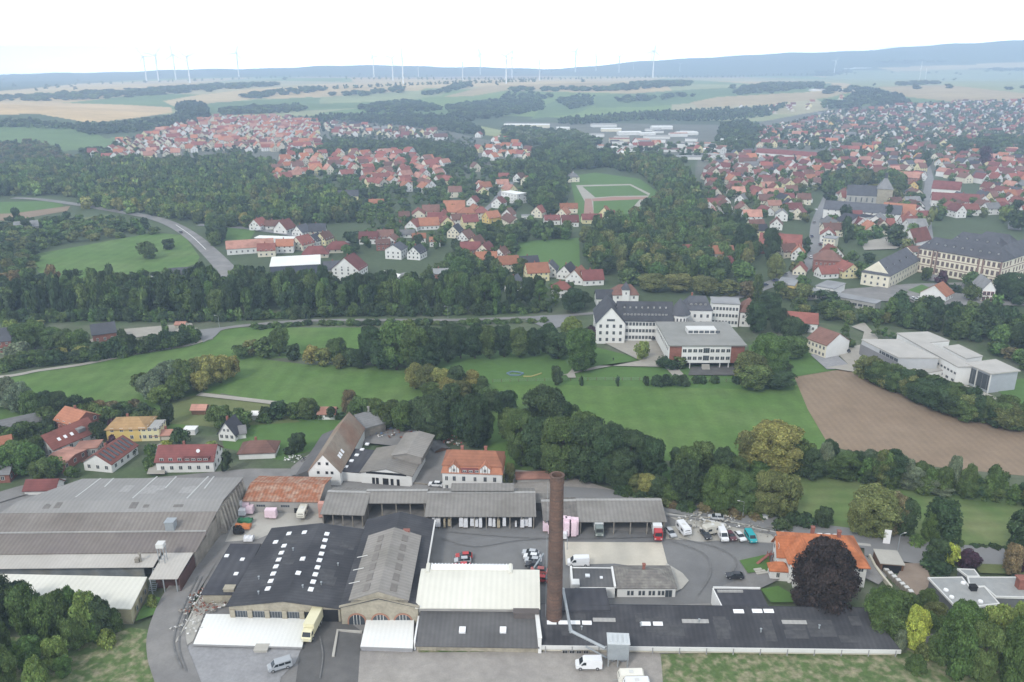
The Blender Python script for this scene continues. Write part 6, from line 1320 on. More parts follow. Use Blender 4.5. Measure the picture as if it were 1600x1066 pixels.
# --- mid-left village
for r in [(405, 361, 13, 10, 4.5, 5, 76, 'gable', 'red', 'white'), (428, 359, 13, 9, 3.4, 4, 6, 'gable', 'brown', 'white'), (446, 366, 14, 12, 4, 6.5, 72, 'gable', 'red', 'white'),
          (472, 370, 12, 10, 3.5, 5, 68, 'gable', 'slate', 'white'), (497, 367, 13, 10, 3.2, 5, 8, 'gable', 'slate', 'beige'), (418, 402, 12, 10, 5, 4, 12, 'gable', 'red', 'cream'),
          (447, 396, 12, 10, 5.5, 4, 8, 'gable', 'orange', 'white'), (474, 392, 13, 11, 4.5, 5.5, 62, 'gable', 'red', 'cream'), (493, 386, 10, 9, 4.5, 4.5, 70, 'gable', 'dark', 'white'),
          (508, 384, 12, 9, 4.5, 5, 70, 'gable', 'brown', 'lemon'), (494, 404, 18, 10, 3.2, 4.6, 8, 'hip', 'maroon', 'beige'), (530, 396, 18, 11, 3.0, 4.6, 8, 'hip', 'maroon', 'beige'),
          (548, 440, 15, 18, 7.5, 7.5, 78, 'gable', 'maroon', 'white'), (524, 430, 14, 10, 4, 4, 20, 'gable', 'slate', 'grey'), (577, 382, 14, 10, 4.5, 4.5, 5, 'gable', 'maroon', 'white'),
          (603, 380, 12, 10, 5, 4.5, 8, 'gable', 'brown', 'white'), (613, 388, 10, 9, 6, 3, 75, 'gable', 'brown', 'white'), (620, 406, 12, 12, 7, 3.5, 75, 'gable', 'slate', 'white'),
          (652, 407, 12, 10, 5, 4.5, 72, 'gable', 'dark', 'white'), (599, 392, 10, 9, 5, 3, 10, 'gable', 'brown', 'brick'), (632, 350, 9, 9, 7, 3, 10, 'gable', 'brown', 'brick'),
          (648, 362, 14, 11, 4, 5, 70, 'gable', 'red', 'white'), (670, 360, 16, 11, 4, 5.5, 15, 'gable', 'orange', 'white'), (585, 323, 18, 11, 3, 3.5, 5, 'gable', 'orange', 'white'),
          (545, 314, 20, 10, 5, 5, 8, 'gable', 'slate', 'lemon'), (680, 386, 8, 7, 4.5, 2.5, 5, 'gable', 'orange', 'white'), (688, 440, 12, 12, 5, 2, 5, 'flat', 'flatgrey', 'brick'),
          (636, 372, 12, 8, 3, 3, 5, 'gable', 'grey', 'white'), (655, 380, 10, 8, 4, 3, 8, 'gable', 'orange', 'white'),
          # diagonal row down to the school
          (712, 373, 12, 10, 5, 5, 74, 'gable', 'dark', 'cream'), (728, 383, 13, 10, 5, 5, 68, 'gable', 'brown', 'white'), (744, 394, 13, 10, 5, 5.5, 66, 'gable', 'brown', 'lemon'),
          (759, 403, 13, 10, 4.5, 5, 70, 'gable', 'maroon', 'cream'), (760, 416, 14, 10, 5, 4, 5, 'gable', 'orange', 'lemon'), (784, 409, 11, 9, 4.5, 4.5, 70, 'gable', 'brown', 'white'),
          (794, 426, 13, 11, 5.5, 4.5, 12, 'gable', 'orange', 'cream'), (826, 420, 12, 10, 3.5, 4, 15, 'gable', 'dark', 'white'), (838, 441, 14, 11, 6, 5, 14, 'gable', 'orange', 'lemon'),
          (860, 434, 11, 9, 5, 4.5, 78, 'gable', 'slate', 'white'), (886, 438, 13, 10, 4, 5, 68, 'gable', 'dark', 'white'), (902, 446, 14, 11, 4, 5.5, 68, 'gable', 'orange', 'white'),
          (924, 447, 13, 10, 4, 5, 10, 'gable', 'maroon', 'white'), (877, 466, 11, 9, 5.5, 3.5, 3, 'hip', 'red', 'white'), (804, 458, 12, 9, 4, 5, 74, 'gable', 'slate', 'white'),
          (735, 398, 14, 10, 4, 4.5, 5, 'gable', 'maroon', 'brick'),
          # row before the sports ground
          (842, 341, 13, 10, 5, 5, 68, 'gable', 'red', 'cream'), (862, 352, 13, 10, 4.5, 3.5, 5, 'gable', 'maroon', 'white'), (880, 344, 14, 10, 5, 5, 72, 'gable', 'orange', 'cream'),
          (888, 334, 16, 9, 5, 4, 4, 'gable', 'orange', 'cream'), (890, 355, 14, 10, 4.5, 5, 4, 'gable', 'maroon', 'white'), (924, 350, 17, 10, 4, 4, 4, 'gable', 'maroon', 'lemon'),
          (945, 344, 12, 10, 5.5, 5.5, 74, 'gable', 'orange', 'lemon'), (955, 345, 10, 8, 4, 4, 60, 'gable', 'red', 'white'), (824, 344, 10, 7, 3.5, 0, 5, 'flat', 'flatgrey', 'white'),
          (780, 326, 13, 11, 5, 5, 70, 'gable', 'red', 'white'), (757, 300, 14, 10, 5, 5, 30, 'gable', 'orange', 'white'), (740, 322, 12, 10, 4, 4.5, 70, 'gable', 'maroon', 'white'), (710, 328, 20, 12, 3, 5, 3, 'gable', 'orange', 'brick'),
          (795, 345, 12, 10, 5, 5, 72, 'gable', 'brown', 'white'), (768, 350, 13, 10, 5, 5, 40, 'gable', 'orange', 'yellow'), (812, 285, 14, 10, 5, 5, 60, 'gable', 'brown', 'white'), (822, 290, 12, 9, 6, 4, 70, 'gable', 'orange', 'cream'), (787, 283, 12, 9, 4, 5, 5, 'gable', 'red', 'white'),
          # town, nearest houses
          (1290, 436, 12, 9, 3.6, 4, 12, 'gable', 'red', 'white'), (1249, 432, 10, 8, 3.6, 4, 65, 'gable', 'red', 'cream'), (1292, 380, 13, 11, 6, 4.5, 70, 'gable', 'red', 'white'),
          (1246, 408, 10, 9, 5, 5, 70, 'gable', 'orange', 'white'), (1228, 404, 12, 9, 5, 4.5, 20, 'gable', 'brown', 'cream'), (1130, 420, 12, 8, 3.4, 3.6, 30, 'gable', 'maroon', 'brick'), (1108, 402, 6, 5, 4, 3, 8, 'hip', 'pink', 'beige'),
          (1212, 360, 12, 10, 4.5, 5, 72, 'gable', 'brown', 'white'), (1158, 320, 13, 10, 5, 4.5, 60, 'gable', 'grey', 'white'), (1113, 326, 15, 12, 4.5, 4.5, 5, 'gable', 'maroon', 'cream'), (1112, 338, 8, 7, 4, 4, 70, 'gable', 'pink', 'lemon'),
          (1220, 346, 12, 10, 6, 4, 75, 'gable', 'grey', 'white'), (1247, 344, 14, 11, 5.5, 5, 60, 'gable', 'maroon', 'cream'), (1425, 400, 10, 9, 3.4, 3, 10, 'gable', 'brown', 'white'),
          (1418, 352, 12, 10, 5, 5, 75, 'gable', 'red', 'white'), (1408, 348, 10, 9, 5, 4, 70, 'gable', 'red', 'white'), (1434, 250, 10, 9, 5, 4.6, 30, 'gable', 'orange', 'orange' if False else 'yellow'),
          (1425, 298, 14, 10, 5, 5, 70, 'gable', 'orange', 'yellow'), (1534, 322, 12, 10, 5, 5, 74, 'gable', 'brown', 'white'), (1560, 326, 12, 10, 4.5, 4.5, 20, 'gable', 'red', 'white'), (1575, 318, 12, 10, 5, 5, 72, 'gable', 'brown', 'white'),
          (1297, 200, 16, 12, 8, 5, 70, 'gable', 'ochre', 'yellow'), (1270, 205, 16, 11, 5, 5, 10, 'gable', 'red', 'white')]:
 H(*r)
NHAND = len(SPECS)

# --- procedural infill of the settlements: streets of houses on the real ground
def settle(poly, spacing, reds, walls, ang0, seed, jitter=0.25, keep=0.85, wave=0.25, size=1.0, avoid=()):
 rng = random.Random(seed)
 pts = [GT(*p) for p in poly]; xs = [p[0] for p in pts]; ys = [p[1] for p in pts]
 ca, sa = math.cos(R(ang0)), math.sin(R(ang0)); cx_, cy_ = (min(xs) + max(xs)) / 2, (min(ys) + max(ys)) / 2
 rad = math.hypot(max(xs) - min(xs), max(ys) - min(ys)) / 2; n = int(rad / spacing) + 1
 for i in range(-n, n):
  for j in range(-n, n):
   u = i * spacing + (spacing * 0.5 if j % 2 else 0); v = j * spacing * 1.12 + (6 if j % 2 else -2)
   u += rng.uniform(-1, 1) * spacing * jitter; v += rng.uniform(-1, 1) * spacing * jitter * 0.6; v += 14 * math.sin(u / 90 + seed)
   x = cx_ + u * ca - v * sa; y = cy_ + u * sa + v * ca
   if y < 300: continue
   z = float(hgt(x, y)); px, py = PJ(x, y, z)
   if px < -120 or px > 1720: continue
   if not inpoly([px], [py], poly)[0]: continue
   if any(inpoly([px], [py], a_)[0] for a_ in avoid): continue
   if rng.random() > keep: continue
   if any((x - s['x']) ** 2 + (y - s['y']) ** 2 < (12 + max(s['L'], s['W']) / 2 * 0.6) ** 2 for s in SPECS if s['hand']): continue
   L = rng.uniform(10.5, 15) * size; W = rng.uniform(9, 11) * size; h = rng.choice([3.4, 4.6, 5.6, 6.0]); rh = rng.uniform(3.8, 5.4)
   a = ang0 + rng.choice([0, 90, 90, 0, 90]) + rng.uniform(-9, 9) + 12 * math.sin(u / 160)
   typ = 'hip' if rng.random() < 0.12 else 'gable'
   if rng.random() < 0.10: L *= 1.7
   SPECS.append(dict(x=x, y=y, z=z, L=L, W=W, h=h, rh=rh, a=R(a), typ=typ, roof=rng.choice(reds), wall=rng.choice(walls), label=None, near=False, place=None, px=float(px), py=float(py), chim=1, hand=False))
redm = ['red', 'red', 'orange', 'orange', 'brown', 'pink', 'maroon']
mixm = ['maroon', 'brown', 'red', 'brown', 'maroon', 'slate', 'dark', 'grey', 'maroon', 'red', 'pink', 'brown', 'orange', 'maroon', 'red', 'brown']
wl = ['white', 'white', 'white', 'cream', 'cream', 'lemon', 'beige']
STREETS = [[(1225, 470), (1300, 445), (1290, 300), (1268, 300), (1264, 400)], [(1437, 445), (1468, 445), (1463, 240), (1440, 240)],
           [(1240, 432), (1380, 480), (1440, 445), (1436, 400), (1350, 405), (1310, 440)], [(1436, 400), (1600, 440), (1600, 340), (1470, 340)], [(1300, 378), (1400, 372), (1400, 400), (1310, 400)],
           [(1280, 318), (1380, 318), (1380, 335), (1350, 345), (1285, 345)], [(1285, 282), (1415, 284), (1415, 312), (1285, 308)], [(1180, 232), (1300, 236), (1300, 252), (1180, 246)],
           [(1180, 345), (1262, 350), (1262, 392), (1180, 388)], [(1450, 282), (1540, 290), (1535, 318), (1450, 316)]]
settle([(135, 247), (200, 218), (270, 200), (330, 186), (420, 184), (500, 190), (500, 212), (500, 236), (440, 238), (330, 236), (240, 250), (180, 252)], 21.5, redm, wl, 25, 1, keep=0.95)
settle([(500, 192), (600, 200), (660, 204), (700, 212), (690, 222), (600, 218), (520, 215)], 26, mixm, wl, 5, 2, keep=0.75)
settle([(418, 288), (430, 262), (450, 240), (520, 244), (640, 238), (700, 262), (712, 282), (690, 300), (640, 312), (600, 300), (500, 270), (470, 285)], 21.5, ['red', 'red', 'orange', 'brown', 'pink', 'red'], wl, 35, 3, keep=0.95)
settle([(630, 345), (700, 330), (800, 345), (800, 362), (720, 360), (640, 368)], 17, ['red', 'brown', 'orange', 'maroon'], ['white', 'cream', 'lemon'], 12, 4, keep=0.95)
settle([(735, 215), (775, 212), (835, 240), (830, 256), (750, 250)], 28, redm, wl, 60, 5, keep=0.6)
settle([(700, 262), (790, 265), (830, 275), (800, 310), (720, 320), (700, 300)], 30, redm, wl, 20, 6, keep=0.55)
settle([(1090, 320), (1110, 262), (1160, 240), (1190, 250), (1300, 252), (1440, 245), (1600, 250), (1740, 250), (1740, 345), (1600, 345), (1470, 340), (1440, 420), (1300, 440), (1180, 400), (1150, 345), (1100, 350)], 20.5, mixm, wl, 15, 7, keep=0.93, avoid=STREETS)
settle([(1180, 235), (1190, 205), (1290, 178), (1420, 164), (1600, 158), (1740, 158), (1740, 250), (1600, 250), (1440, 245), (1300, 250)], 29, mixm, wl, -10, 8, keep=0.75, avoid=STREETS)
settle([(940, 225), (1120, 228), (1140, 240), (1120, 256), (960, 250)], 34, mixm, wl, 5, 9, keep=0.5)
settle([(1100, 170), (1190, 168), (1300, 150), (1390, 150), (1330, 165), (1200, 180)], 45, mixm, wl, 5, 10, keep=0.5)
settle([(880, 275), (900, 272), (905, 288), (888, 290)], 22, ['grey', 'flat'], wl, 5, 11, keep=0.8)

def house(s):
 L, W, h, rh, typ = s['L'], s['W'], s['h'], s['rh'], s['typ']
 ca, sa = math.cos(s['a']), math.sin(s['a'])
 # the given spot is the middle of the near foot of the house: shift to a corner
 cx_, cy_ = s['x'], s['y']; 
 if s['hand']:
  d = math.hypot(cx_, cy_); k = (abs(sa) * L + abs(ca) * W) / 2; cx_ += cx_ / d * k; cy_ += cy_ / d * k
 ox, oy = cx_ - (L / 2 * ca - W / 2 * sa), cy_ - (L / 2 * sa + W / 2 * ca)
 zb = min(float(hgt(ox + i * L * ca - j * W * sa, oy + i * L * sa + j * W * ca)) for i in (0, 1) for j in (0, 1)) - 0.2 if s['z'] else 0.0
 dist = math.hypot(s['x'], s['y'])
 t = thing('house', s['label'], 'house', (ox, oy, zb), s['a'], s['group'])
 part('wall', gable_walls(L, W, h, rh) if typ == 'gable' and rh > 0 else MB().box(0, L, 0, W, 0, h), WT[s['wall']], t)
 if rh > 0: part('roof', roof_shell(L, W, h, rh, 0.45, hip=(W * 0.42 if typ == 'hip' else 0)), RT[s['roof']], t)
 else: part('roof', MB().box(-0.2, L + 0.2, -0.2, W + 0.2, h, h + 0.25), RT[s['roof']], t)
 # windows on the sides that can be seen
 to = (-(ox) / dist, -(oy) / dist)
 nrm = {'f': (sa, -ca), 'b': (-sa, ca), 'l': (-ca, -sa), 'r': (ca, sa)}
 rows = [1.0] if h < 3.9 else [1.0, 3.7] if h < 7 else [1.0, 3.8, 5.9]
 if h >= 2.6 and dist < 1100:
  for sd, n_ in nrm.items():
   if n_[0] * to[0] + n_[1] * to[1] > 0.22:
    Ls = L if sd in 'fb' else W; k = 3 if Ls < 13 else 4 if Ls < 17 else 6
    if dist > 620: k = max(2, k - 1)
    windows(t, L, W, sd, k, rows[:2] if dist > 620 else rows, 1.15, 1.35, mull=1 if dist < 500 else 0)
    if sd in 'lr' and typ == 'gable' and rh > 4: windows(t, L, W, sd, 1 if dist > 620 else 2, [h + 0.5], 0.9, 1.1, m0=W * 0.38)
 if s['chim'] and rh > 0 and dist < 1000:
  b = MB(); b.box(-0.32, 0.32, -0.32, 0.32, -1.3, 0.9); o = part('chimney', b, M_brick, t); o.location = (L * 0.42, W * 0.5 + 0.5, h + rh)
 return t
# labels: look first, then the nearest thing one can find, then the order along it
MARKS = [('the running track', 950, 318), ('the flat-roofed school', 1097, 560), ('the enclosed green field', 856, 398), ('the main road curve', 290, 375), ('the brick hall', 1220, 370), ('the palace', 1500, 400), ('the cream manor', 1395, 430),
         ('the church tower', 1385, 295), ('the long slate block', 1325, 325), ('the long maroon roofs', 1490, 300), ('the long hospital block', 1235, 240), ('the white marquee roof', 1423, 255), ('the commercial valley', 990, 215), ('the wooded slope', 330, 280), ('the tan hilltop field', 130, 180), ('the white three-storey block', 796, 300),
         ('the white workshop', 600, 430), ('the big white gable', 548, 430), ('the orange long barn', 390, 382), ('the slate-roofed school', 1000, 485), ('the ochre house', 1130, 392), ('the town street', 1275, 370), ('the wooded spur', 640, 195), ('the far plateau fields', 1450, 150), ('the town edge wood', 1060, 300), ('the long white factory hall', 823, 198), ('the yellow flat house', 1228, 445), ('the orange-roofed block', 1405, 328), ('the upper street', 1320, 215), ('the half-timbered house', 1490, 460)]
def nearmark(px, py):
 b = min(MARKS, key=lambda m: (m[1] - px) ** 2 + ((m[2] - py) * 2.2) ** 2); dx, dy = px - b[1], py - b[2]
 rel = ('right of' if dx > 0 else 'left of') if abs(dx) > 2.0 * abs(dy) else ('before' if dy > 0 else 'beyond')
 return rel, b[0]
ORD = ['', 'second', 'third', 'fourth', 'fifth', 'sixth', 'seventh', 'eighth', 'ninth', 'tenth', 'eleventh', 'twelfth']
def autolabel(items):
 """items: dicts with base (look), px, py; fills label so that each singles one out"""
 g = {}
 for s in items:
  rel, mk = nearmark(s['px'], s['py']); s['_k'] = (s['base'], rel, mk); g.setdefault(s['_k'], []).append(s)
 for (base, rel, mk), ls in g.items():
  ls.sort(key=lambda s: (s['px'] - [m for m in MARKS if m[0] == mk][0][1]) ** 2 + ((s['py'] - [m for m in MARKS if m[0] == mk][0][2]) * 2.2) ** 2)
  for i, s in enumerate(ls):
   if len(ls) == 1: s['label'] = f'{base} {rel} {mk}'
   elif i == 0: s['label'] = f'{base} {rel} {mk}, closest'
   elif i < 12: s['label'] = f'{base} {rel} {mk}, {ORD[i]} closest'
   else: s['label'] = f'{base} {rel} {mk}, further out'
for s in SPECS:
 s['d'] = math.hypot(s['x'], s['y']); s['group'] = 'houses of the village by the factory' if s['near'] else 'houses of the town and its suburbs'
SPECS.sort(key=lambda s: (not s['near'], s['d'])); 
KEEP, REST = SPECS[:298], SPECS[298:]
lab = [s for s in KEEP if not s['label']]
for s in lab:
 form = 'hipped' if s['typ'] == 'hip' else ('flat' if s['rh'] <= 0 else 'gabled'); lng = 'long ' if s['L'] > 16 else ('low ' if s['h'] < 3.6 else ('tall ' if s['h'] > 5.7 else ''))
 s['base'] = f"{lng}{WW_[s['wall']]} house, {form} {RW[s['roof']]} roof,"
autolabel(lab)
for s in KEEP: house(s)
def merged_houses(lst):
 V, Fq, Cc = [], [], []
 colr = {'red': (0.26, 0.088, 0.068), 'orange': (0.37, 0.15, 0.085), 'brown': (0.165, 0.09, 0.072), 'maroon': (0.175, 0.063, 0.058), 'slate': (0.085, 0.088, 0.10), 'dark': (0.05, 0.05, 0.06), 'pink': (0.40, 0.21, 0.16), 'ochre': (0.42, 0.27, 0.13), 'grey': (0.2, 0.2, 0.2), 'flat': (0.4, 0.4, 0.39)}
 colw = {'white': (0.68, 0.68, 0.66), 'cream': (0.66, 0.62, 0.5), 'lemon': (0.66, 0.6, 0.36), 'beige': (0.52, 0.49, 0.4), 'yellow': (0.62, 0.46, 0.17), 'brick': (0.26, 0.11, 0.085), 'grey': (0.36, 0.35, 0.33)}
 f3, me = [], None
 for s in lst:
  L, W, h, rh = s['L'], s['W'], s['h'], s['rh']; ca, sa = math.cos(s['a']), math.sin(s['a']); ox, oy = s['x'] - (L / 2 * ca - W / 2 * sa), s['y'] - (L / 2 * sa + W / 2 * ca)
  def add(mb, c):
   n = len(V)
   for v in mb.v: V.append((ox + v[0] * ca - v[1] * sa, oy + v[0] * sa + v[1] * ca, s['z'] - 0.6 + v[2])); Cc.append(c)
   for f_ in mb.f: Fq.append(tuple(n + i for i in f_))
  h += 0.6
  add(gable_walls(L, W, h, rh), colw[s['wall']])
  k = 1 + 0.15 * math.sin(s['x'] * 3.1); add(roof_shell(L, W, h, rh, 0.4, 0.2), tuple(c * k for c in colr[s['roof']]))
  if s['d'] < 1500:
   wb = MB()
   for zz in (1.6, 4.2):
    if zz + 1.3 > h: continue
    for i in range(3): wb.box(L * (i + 1) / 4 - 0.5, L * (i + 1) / 4 + 0.5, -0.04, 0.02, zz, zz + 1.2)
    for i in range(2): wb.box(-0.04, 0.02, W * (i + 1) / 3 - 0.5, W * (i + 1) / 3 + 0.5, zz, zz + 1.2); wb.box(L - 0.02, L + 0.04, W * (i + 1) / 3 - 0.5, W * (i + 1) / 3 + 0.5, zz, zz + 1.2)
   add(wb, (0.06, 0.07, 0.08))
 me = bpy.data.meshes.new('distant_houses'); me.from_pydata(V, [], Fq); a = me.color_attributes.new('tint', 'FLOAT_COLOR', 'POINT')
 c4 = np.ones((len(V), 4), np.float32); c4[:, :3] = Cc; a.data.foreach_set('color', c4.ravel()); me.materials.append(attrmat('distant_house_finish', usecol=False, noise_scale=0.3, noise_amt=0.12))
 o = link('distant_houses', me); tag(o, 'hundreds of small distant houses with red and grey roofs', 'houses', kind='stuff')
merged_houses(REST)
# extras on the nearest village houses: solar strips, rooflights, dormers
def extras():
 for o in list(bpy.data.objects):
  lb = o.get('label', '')
  if 'solar strips' in lb:
   L, W, h, rh = 13.2, 9.68, 3.36, 2.95; sl = math.atan(rh / (W / 2))
   for i in range(7):
    b = MB(); b.box(-0.40, 0.40, -2.2, 2.2, -0.04, 0.06); p = part('solar_strip', b, M_glass, o); p.location = (1.0 + i * 1.85, 2.4, h + 2.4 * rh / (W / 2) + 0.07); p.rotation_euler = (sl, 0, 0)
  if lb.startswith('white house with long red roof'):
   sl = math.atan(3.77 / 4.84)
   for x in (3.5, 5.7, 8): b = MB(); b.box(-0.45, 0.45, -0.6, 0.6, -0.04, 0.1); p = part('skylight', b, M_sky, o); p.location = (x, 1.8, 3.2 + 1.8 * 3.77 / 4.84 + 0.08); p.rotation_euler = (sl, 0, 0)
   b = MB(); b.box(10, 12.5, 1.0, 3.6, 4.2, 5.5); p = part('dormer', b, RT['grey'], o)
  if lb.startswith('long white house with maroon roof'):
   b = MB(); b.box(8.5, 16.6, -0.2, 1.8, 4.0, 5.05); p = part('dormer', b, RT['maroon'], o)
   for i in range(4): link('window', window_mesh(1.3, 0.7, 1), p, (9.8 + i * 1.9, -0.2, 4.2))
   b = MB(); b.cyl((0, 0, 0), (0.1, -0.2, 0.1), 0.6, seg=10); p = part('satellite_dish', b, M_white, o); p.location = (12.5, 2.4, 6.2)
extras()
# ================================================================ vehicles
M_tyre = mat('tyre_rubber', (0.02, 0.02, 0.02), 0.9, 0.1); M_rim = mat('wheel_rim', (0.4, 0.4, 0.41), 0.4, 0.05, metal=0.5)
M_lamp = mat('headlight_glass', (0.6, 0.6, 0.58), 0.2, 0.02); M_tail = mat('tail_lamp', (0.35, 0.02, 0.02), 0.3, 0.02); M_cglass = glass('car_glass', (0.02, 0.025, 0.03), 0.1)
def paint(c):
 n = 'car_paint_%02x%02x%02x' % tuple(int(v * 255) for v in c)
 return mat(n, c, 0.35, 0.04, 0.5, spec=0.5)
def wheel(t, x, y, r, sgn):
 b = MB(); b.cyl((x, y, r), (x, y + sgn * 0.2, r), r, seg=14); o = part('wheel', b, M_tyre, t); b = MB(); b.cyl((x, y + sgn * 0.2, r), (x, y + sgn * 0.215, r), r * 0.6, seg=10); part('rim', b, M_rim, o)
def body(prof, w, top_in, zc):
 """side outline lofted across the width; points above zc lean in"""
 def ring(y, k): return [(x, y * (1 - (top_in * (z - zc) / 1.0 if z > zc else 0) * 0.55), z) for x, z in prof]
 mb = MB(); h = w / 2
 mb.loft([ring(h * 0.97, 0), ring(h, 0), ring(-h, 0), ring(-h * 0.97, 0)]); return mb
def car(label, px, py, ang, col, typ='car', cat='car', group='parked cars', z=0.0):
 if py > 800: py += 5
 x, y = G(px, py, z); t = thing('parked_car' if typ == 'car' else typ, label, cat, (x, y, max(z, 0.0) + ZC[0] + 0.01), R(ang), group); P = paint(col)
 if typ in ('car', 'hatchback'):
  low = [(-2.15, 0.28), (2.1, 0.28), (2.18, 0.55), (2.1, 0.78), (1.1, 0.95), (-1.9, 1.0), (-2.15, 0.85)]
  part('body', body(low, 1.76, 0, 9), P, t)
  cab = [(1.15, 0.93), (0.35, 1.38), (-1.2, 1.42), (-1.95, 0.98)]
  b = MB(); b.loft([[(x_, 0.82 if z_ < 1.1 else 0.62, z_) for x_, z_ in cab], [(x_, -0.82 if z_ < 1.1 else -0.62, z_) for x_, z_ in cab]]); part('cabin_glass', b, M_cglass, t)
  b = MB(); b.box(-1.25, 0.32, -0.61, 0.61, 1.405, 1.46); part('roof', b, P, t)
  for s in (-1, 1): b = MB(); b.loft([[(-0.35, s * 0.83, 0.95), (-0.25, s * 0.83, 0.95), (-0.25, s * 0.64, 1.42), (-0.35, s * 0.64, 1.42)], [(-0.35, s * 0.80, 0.95), (-0.25, s * 0.80, 0.95), (-0.25, s * 0.6, 1.42), (-0.35, s * 0.6, 1.42)]]); part('pillar', b, P, t)
  for s in (-1, 1):
   for xx in (1.35, -1.35): wheel(t, xx, s * 0.70, 0.32, s)
   b = MB(); b.box(2.02, 2.17, s * 0.55 - 0.2, s * 0.55 + 0.2, 0.58, 0.74); part('headlight', b, M_lamp, t)
   b = MB(); b.box(-2.17, -2.1, s * 0.62 - 0.15, s * 0.62 + 0.15, 0.65, 0.85); part('tail_light', b, M_tail, t)
 elif typ == 'van':
  pr = [(-2.8, 0.35), (2.6, 0.35), (2.75, 0.7), (2.6, 1.15), (1.9, 1.35), (1.2, 2.15), (0.9, 2.4), (-2.7, 2.45), (-2.8, 2.2)]
  part('body', body(pr, 2.0, 0.14, 1.2), P, t)
  b = MB(); b.loft([[(1.95, 0.86, 1.40), (1.28, 0.74, 2.17), (1.28, -0.74, 2.17), (1.95, -0.86, 1.40)], [(1.80, 0.86, 1.34), (1.13, 0.74, 2.11), (1.13, -0.74, 2.11), (1.80, -0.86, 1.34)]]); part('windscreen', b, M_cglass, t)
  for s in (-1, 1):
   b = MB(); b.loft([[(1.62, s * 1.0, 1.30), (0.55, s * 1.0, 1.30), (0.55, s * 0.945, 1.95), (1.1, s * 0.945, 1.95)], [(1.62, s * 0.9, 1.30), (0.55, s * 0.9, 1.30), (0.55, s * 0.85, 1.95), (1.1, s * 0.85, 1.95)]]); part('side_window', b, M_cglass, t)
   for xx in (1.75, -1.8): wheel(t, xx, s * 0.82, 0.36, s)
   b = MB(); b.box(2.6, 2.74, s * 0.7 - 0.2, s * 0.7 + 0.2, 0.75, 1.0); part('headlight', b, M_lamp, t)
   b = MB(); b.box(-2.84, -2.79, s * 0.85 - 0.1, s * 0.85 + 0.1, 0.9, 1.4); part('tail_light', b, M_tail, t)
   b = MB(); b.box(1.35, 1.5, s * 1.05 - 0.12, s * 1.05 + 0.12, 1.3, 1.55); part('mirror', b, M_tyre, t)
 elif typ == 'minibus':
  pr = [(-2.5, 0.35), (2.3, 0.35), (2.45, 0.7), (2.3, 1.05), (1.6, 1.2), (0.9, 1.92), (-2.35, 1.98), (-2.5, 1.7)]
  part('body', body(pr, 1.9, 0.12, 1.1), P, t)
  b = MB(); b.loft([[(1.65, 0.8, 1.24), (1.0, 0.7, 1.86), (1.0, -0.7, 1.86), (1.65, -0.8, 1.24)], [(1.5, 0.8, 1.2), (0.85, 0.7, 1.8), (0.85, -0.7, 1.8), (1.5, -0.8, 1.2)]]); part('windscreen', b, M_cglass, t)
  for s in (-1, 1):
   for xa, xb in ((0.35, 1.25), (-0.9, 0.2), (-2.2, -1.05)): b = MB(); b.loft([[(xa, s * 0.955, 1.2), (xb, s * 0.955, 1.2), (min(xb, 0.85), s * 0.92, 1.7), (xa, s * 0.92, 1.7)], [(xa, s * 0.85, 1.2), (xb, s * 0.85, 1.2), (min(xb, 0.85), s * 0.8, 1.7), (xa, s * 0.8, 1.7)]]); part('side_window', b, M_cglass, t)
   for xx in (1.5, -1.5): wheel(t, xx, s * 0.78, 0.34, s)
   b = MB(); b.box(2.3, 2.44, s * 0.65 - 0.18, s * 0.65 + 0.18, 0.7, 0.92); part('headlight', b, M_lamp, t)
 elif typ in ('box_truck', 'lorry'):
  boxc = paint((0.64, 0.60, 0.40)) if typ == 'box_truck' else paint((0.62, 0.64, 0.64))
  b = MB(); b.box(-4.2, 1.9, -1.2, 1.2, 1.0, 3.5); part('cargo_box', b, boxc, t)
  b = MB(); b.box(-4.1, 3.4, -0.5, 0.5, 0.6, 0.95); part('chassis', b, M_tyre, t)
  pr = [(2.0, 0.45), (3.9, 0.45), (4.0, 1.3), (3.75, 1.45), (3.2, 2.5), (2.1, 2.6)] if typ == 'box_truck' else [(2.0, 0.45), (3.95, 0.45), (4.0, 1.4), (3.85, 2.9), (2.1, 3.0)]
  part('cab', body(pr, 2.2, 0.05, 1.4), P, t)
  xa, xb, za, zb = (3.76, 3.27, 1.52, 2.4) if typ == 'box_truck' else (4.02, 3.9, 1.6, 2.6)
  b = MB(); b.loft([[(xa, 0.95, za), (xb, 0.9, zb), (xb, -0.9, zb), (xa, -0.95, za)], [(xa - 0.12, 0.95, za), (xb - 0.12, 0.9, zb), (xb - 0.12, -0.9, zb), (xa - 0.12, -0.95, za)]]); part('windscreen', b, M_cglass, t)
  for s in (-1, 1):
   b = MB(); b.box(2.4, 3.3, s * 1.06 - 0.03, s * 1.06 + 0.03, 1.5, 2.2); part('side_window', b, M_cglass, t)
   for xx in (2.9, -1.6, -2.7): wheel(t, xx, s * 0.95, 0.46, s)
   b = MB(); b.box(3.92, 4.03, s * 0.8 - 0.2, s * 0.8 + 0.2, 0.75, 1.0); part('headlight', b, M_lamp, t)
 elif typ == 'caravan':
  pr = [(-2.6, 0.5), (2.3, 0.5), (2.7, 1.0), (2.6, 1.7), (2.2, 2.5), (-2.3, 2.6), (-2.6, 2.2)]
  part('body', body(pr, 2.2, 0.04, 1.5), P, t)
  for s in (-1, 1):
   for xa in (-1.9, 0.6): b = MB(); b.box(xa, xa + 1.1, s * 1.06 - 0.06, s * 1.06 + 0.06, 1.35, 1.95); part('side_window', b, M_cglass, t)
   wheel(t, -0.1, s * 0.92, 0.34, s)
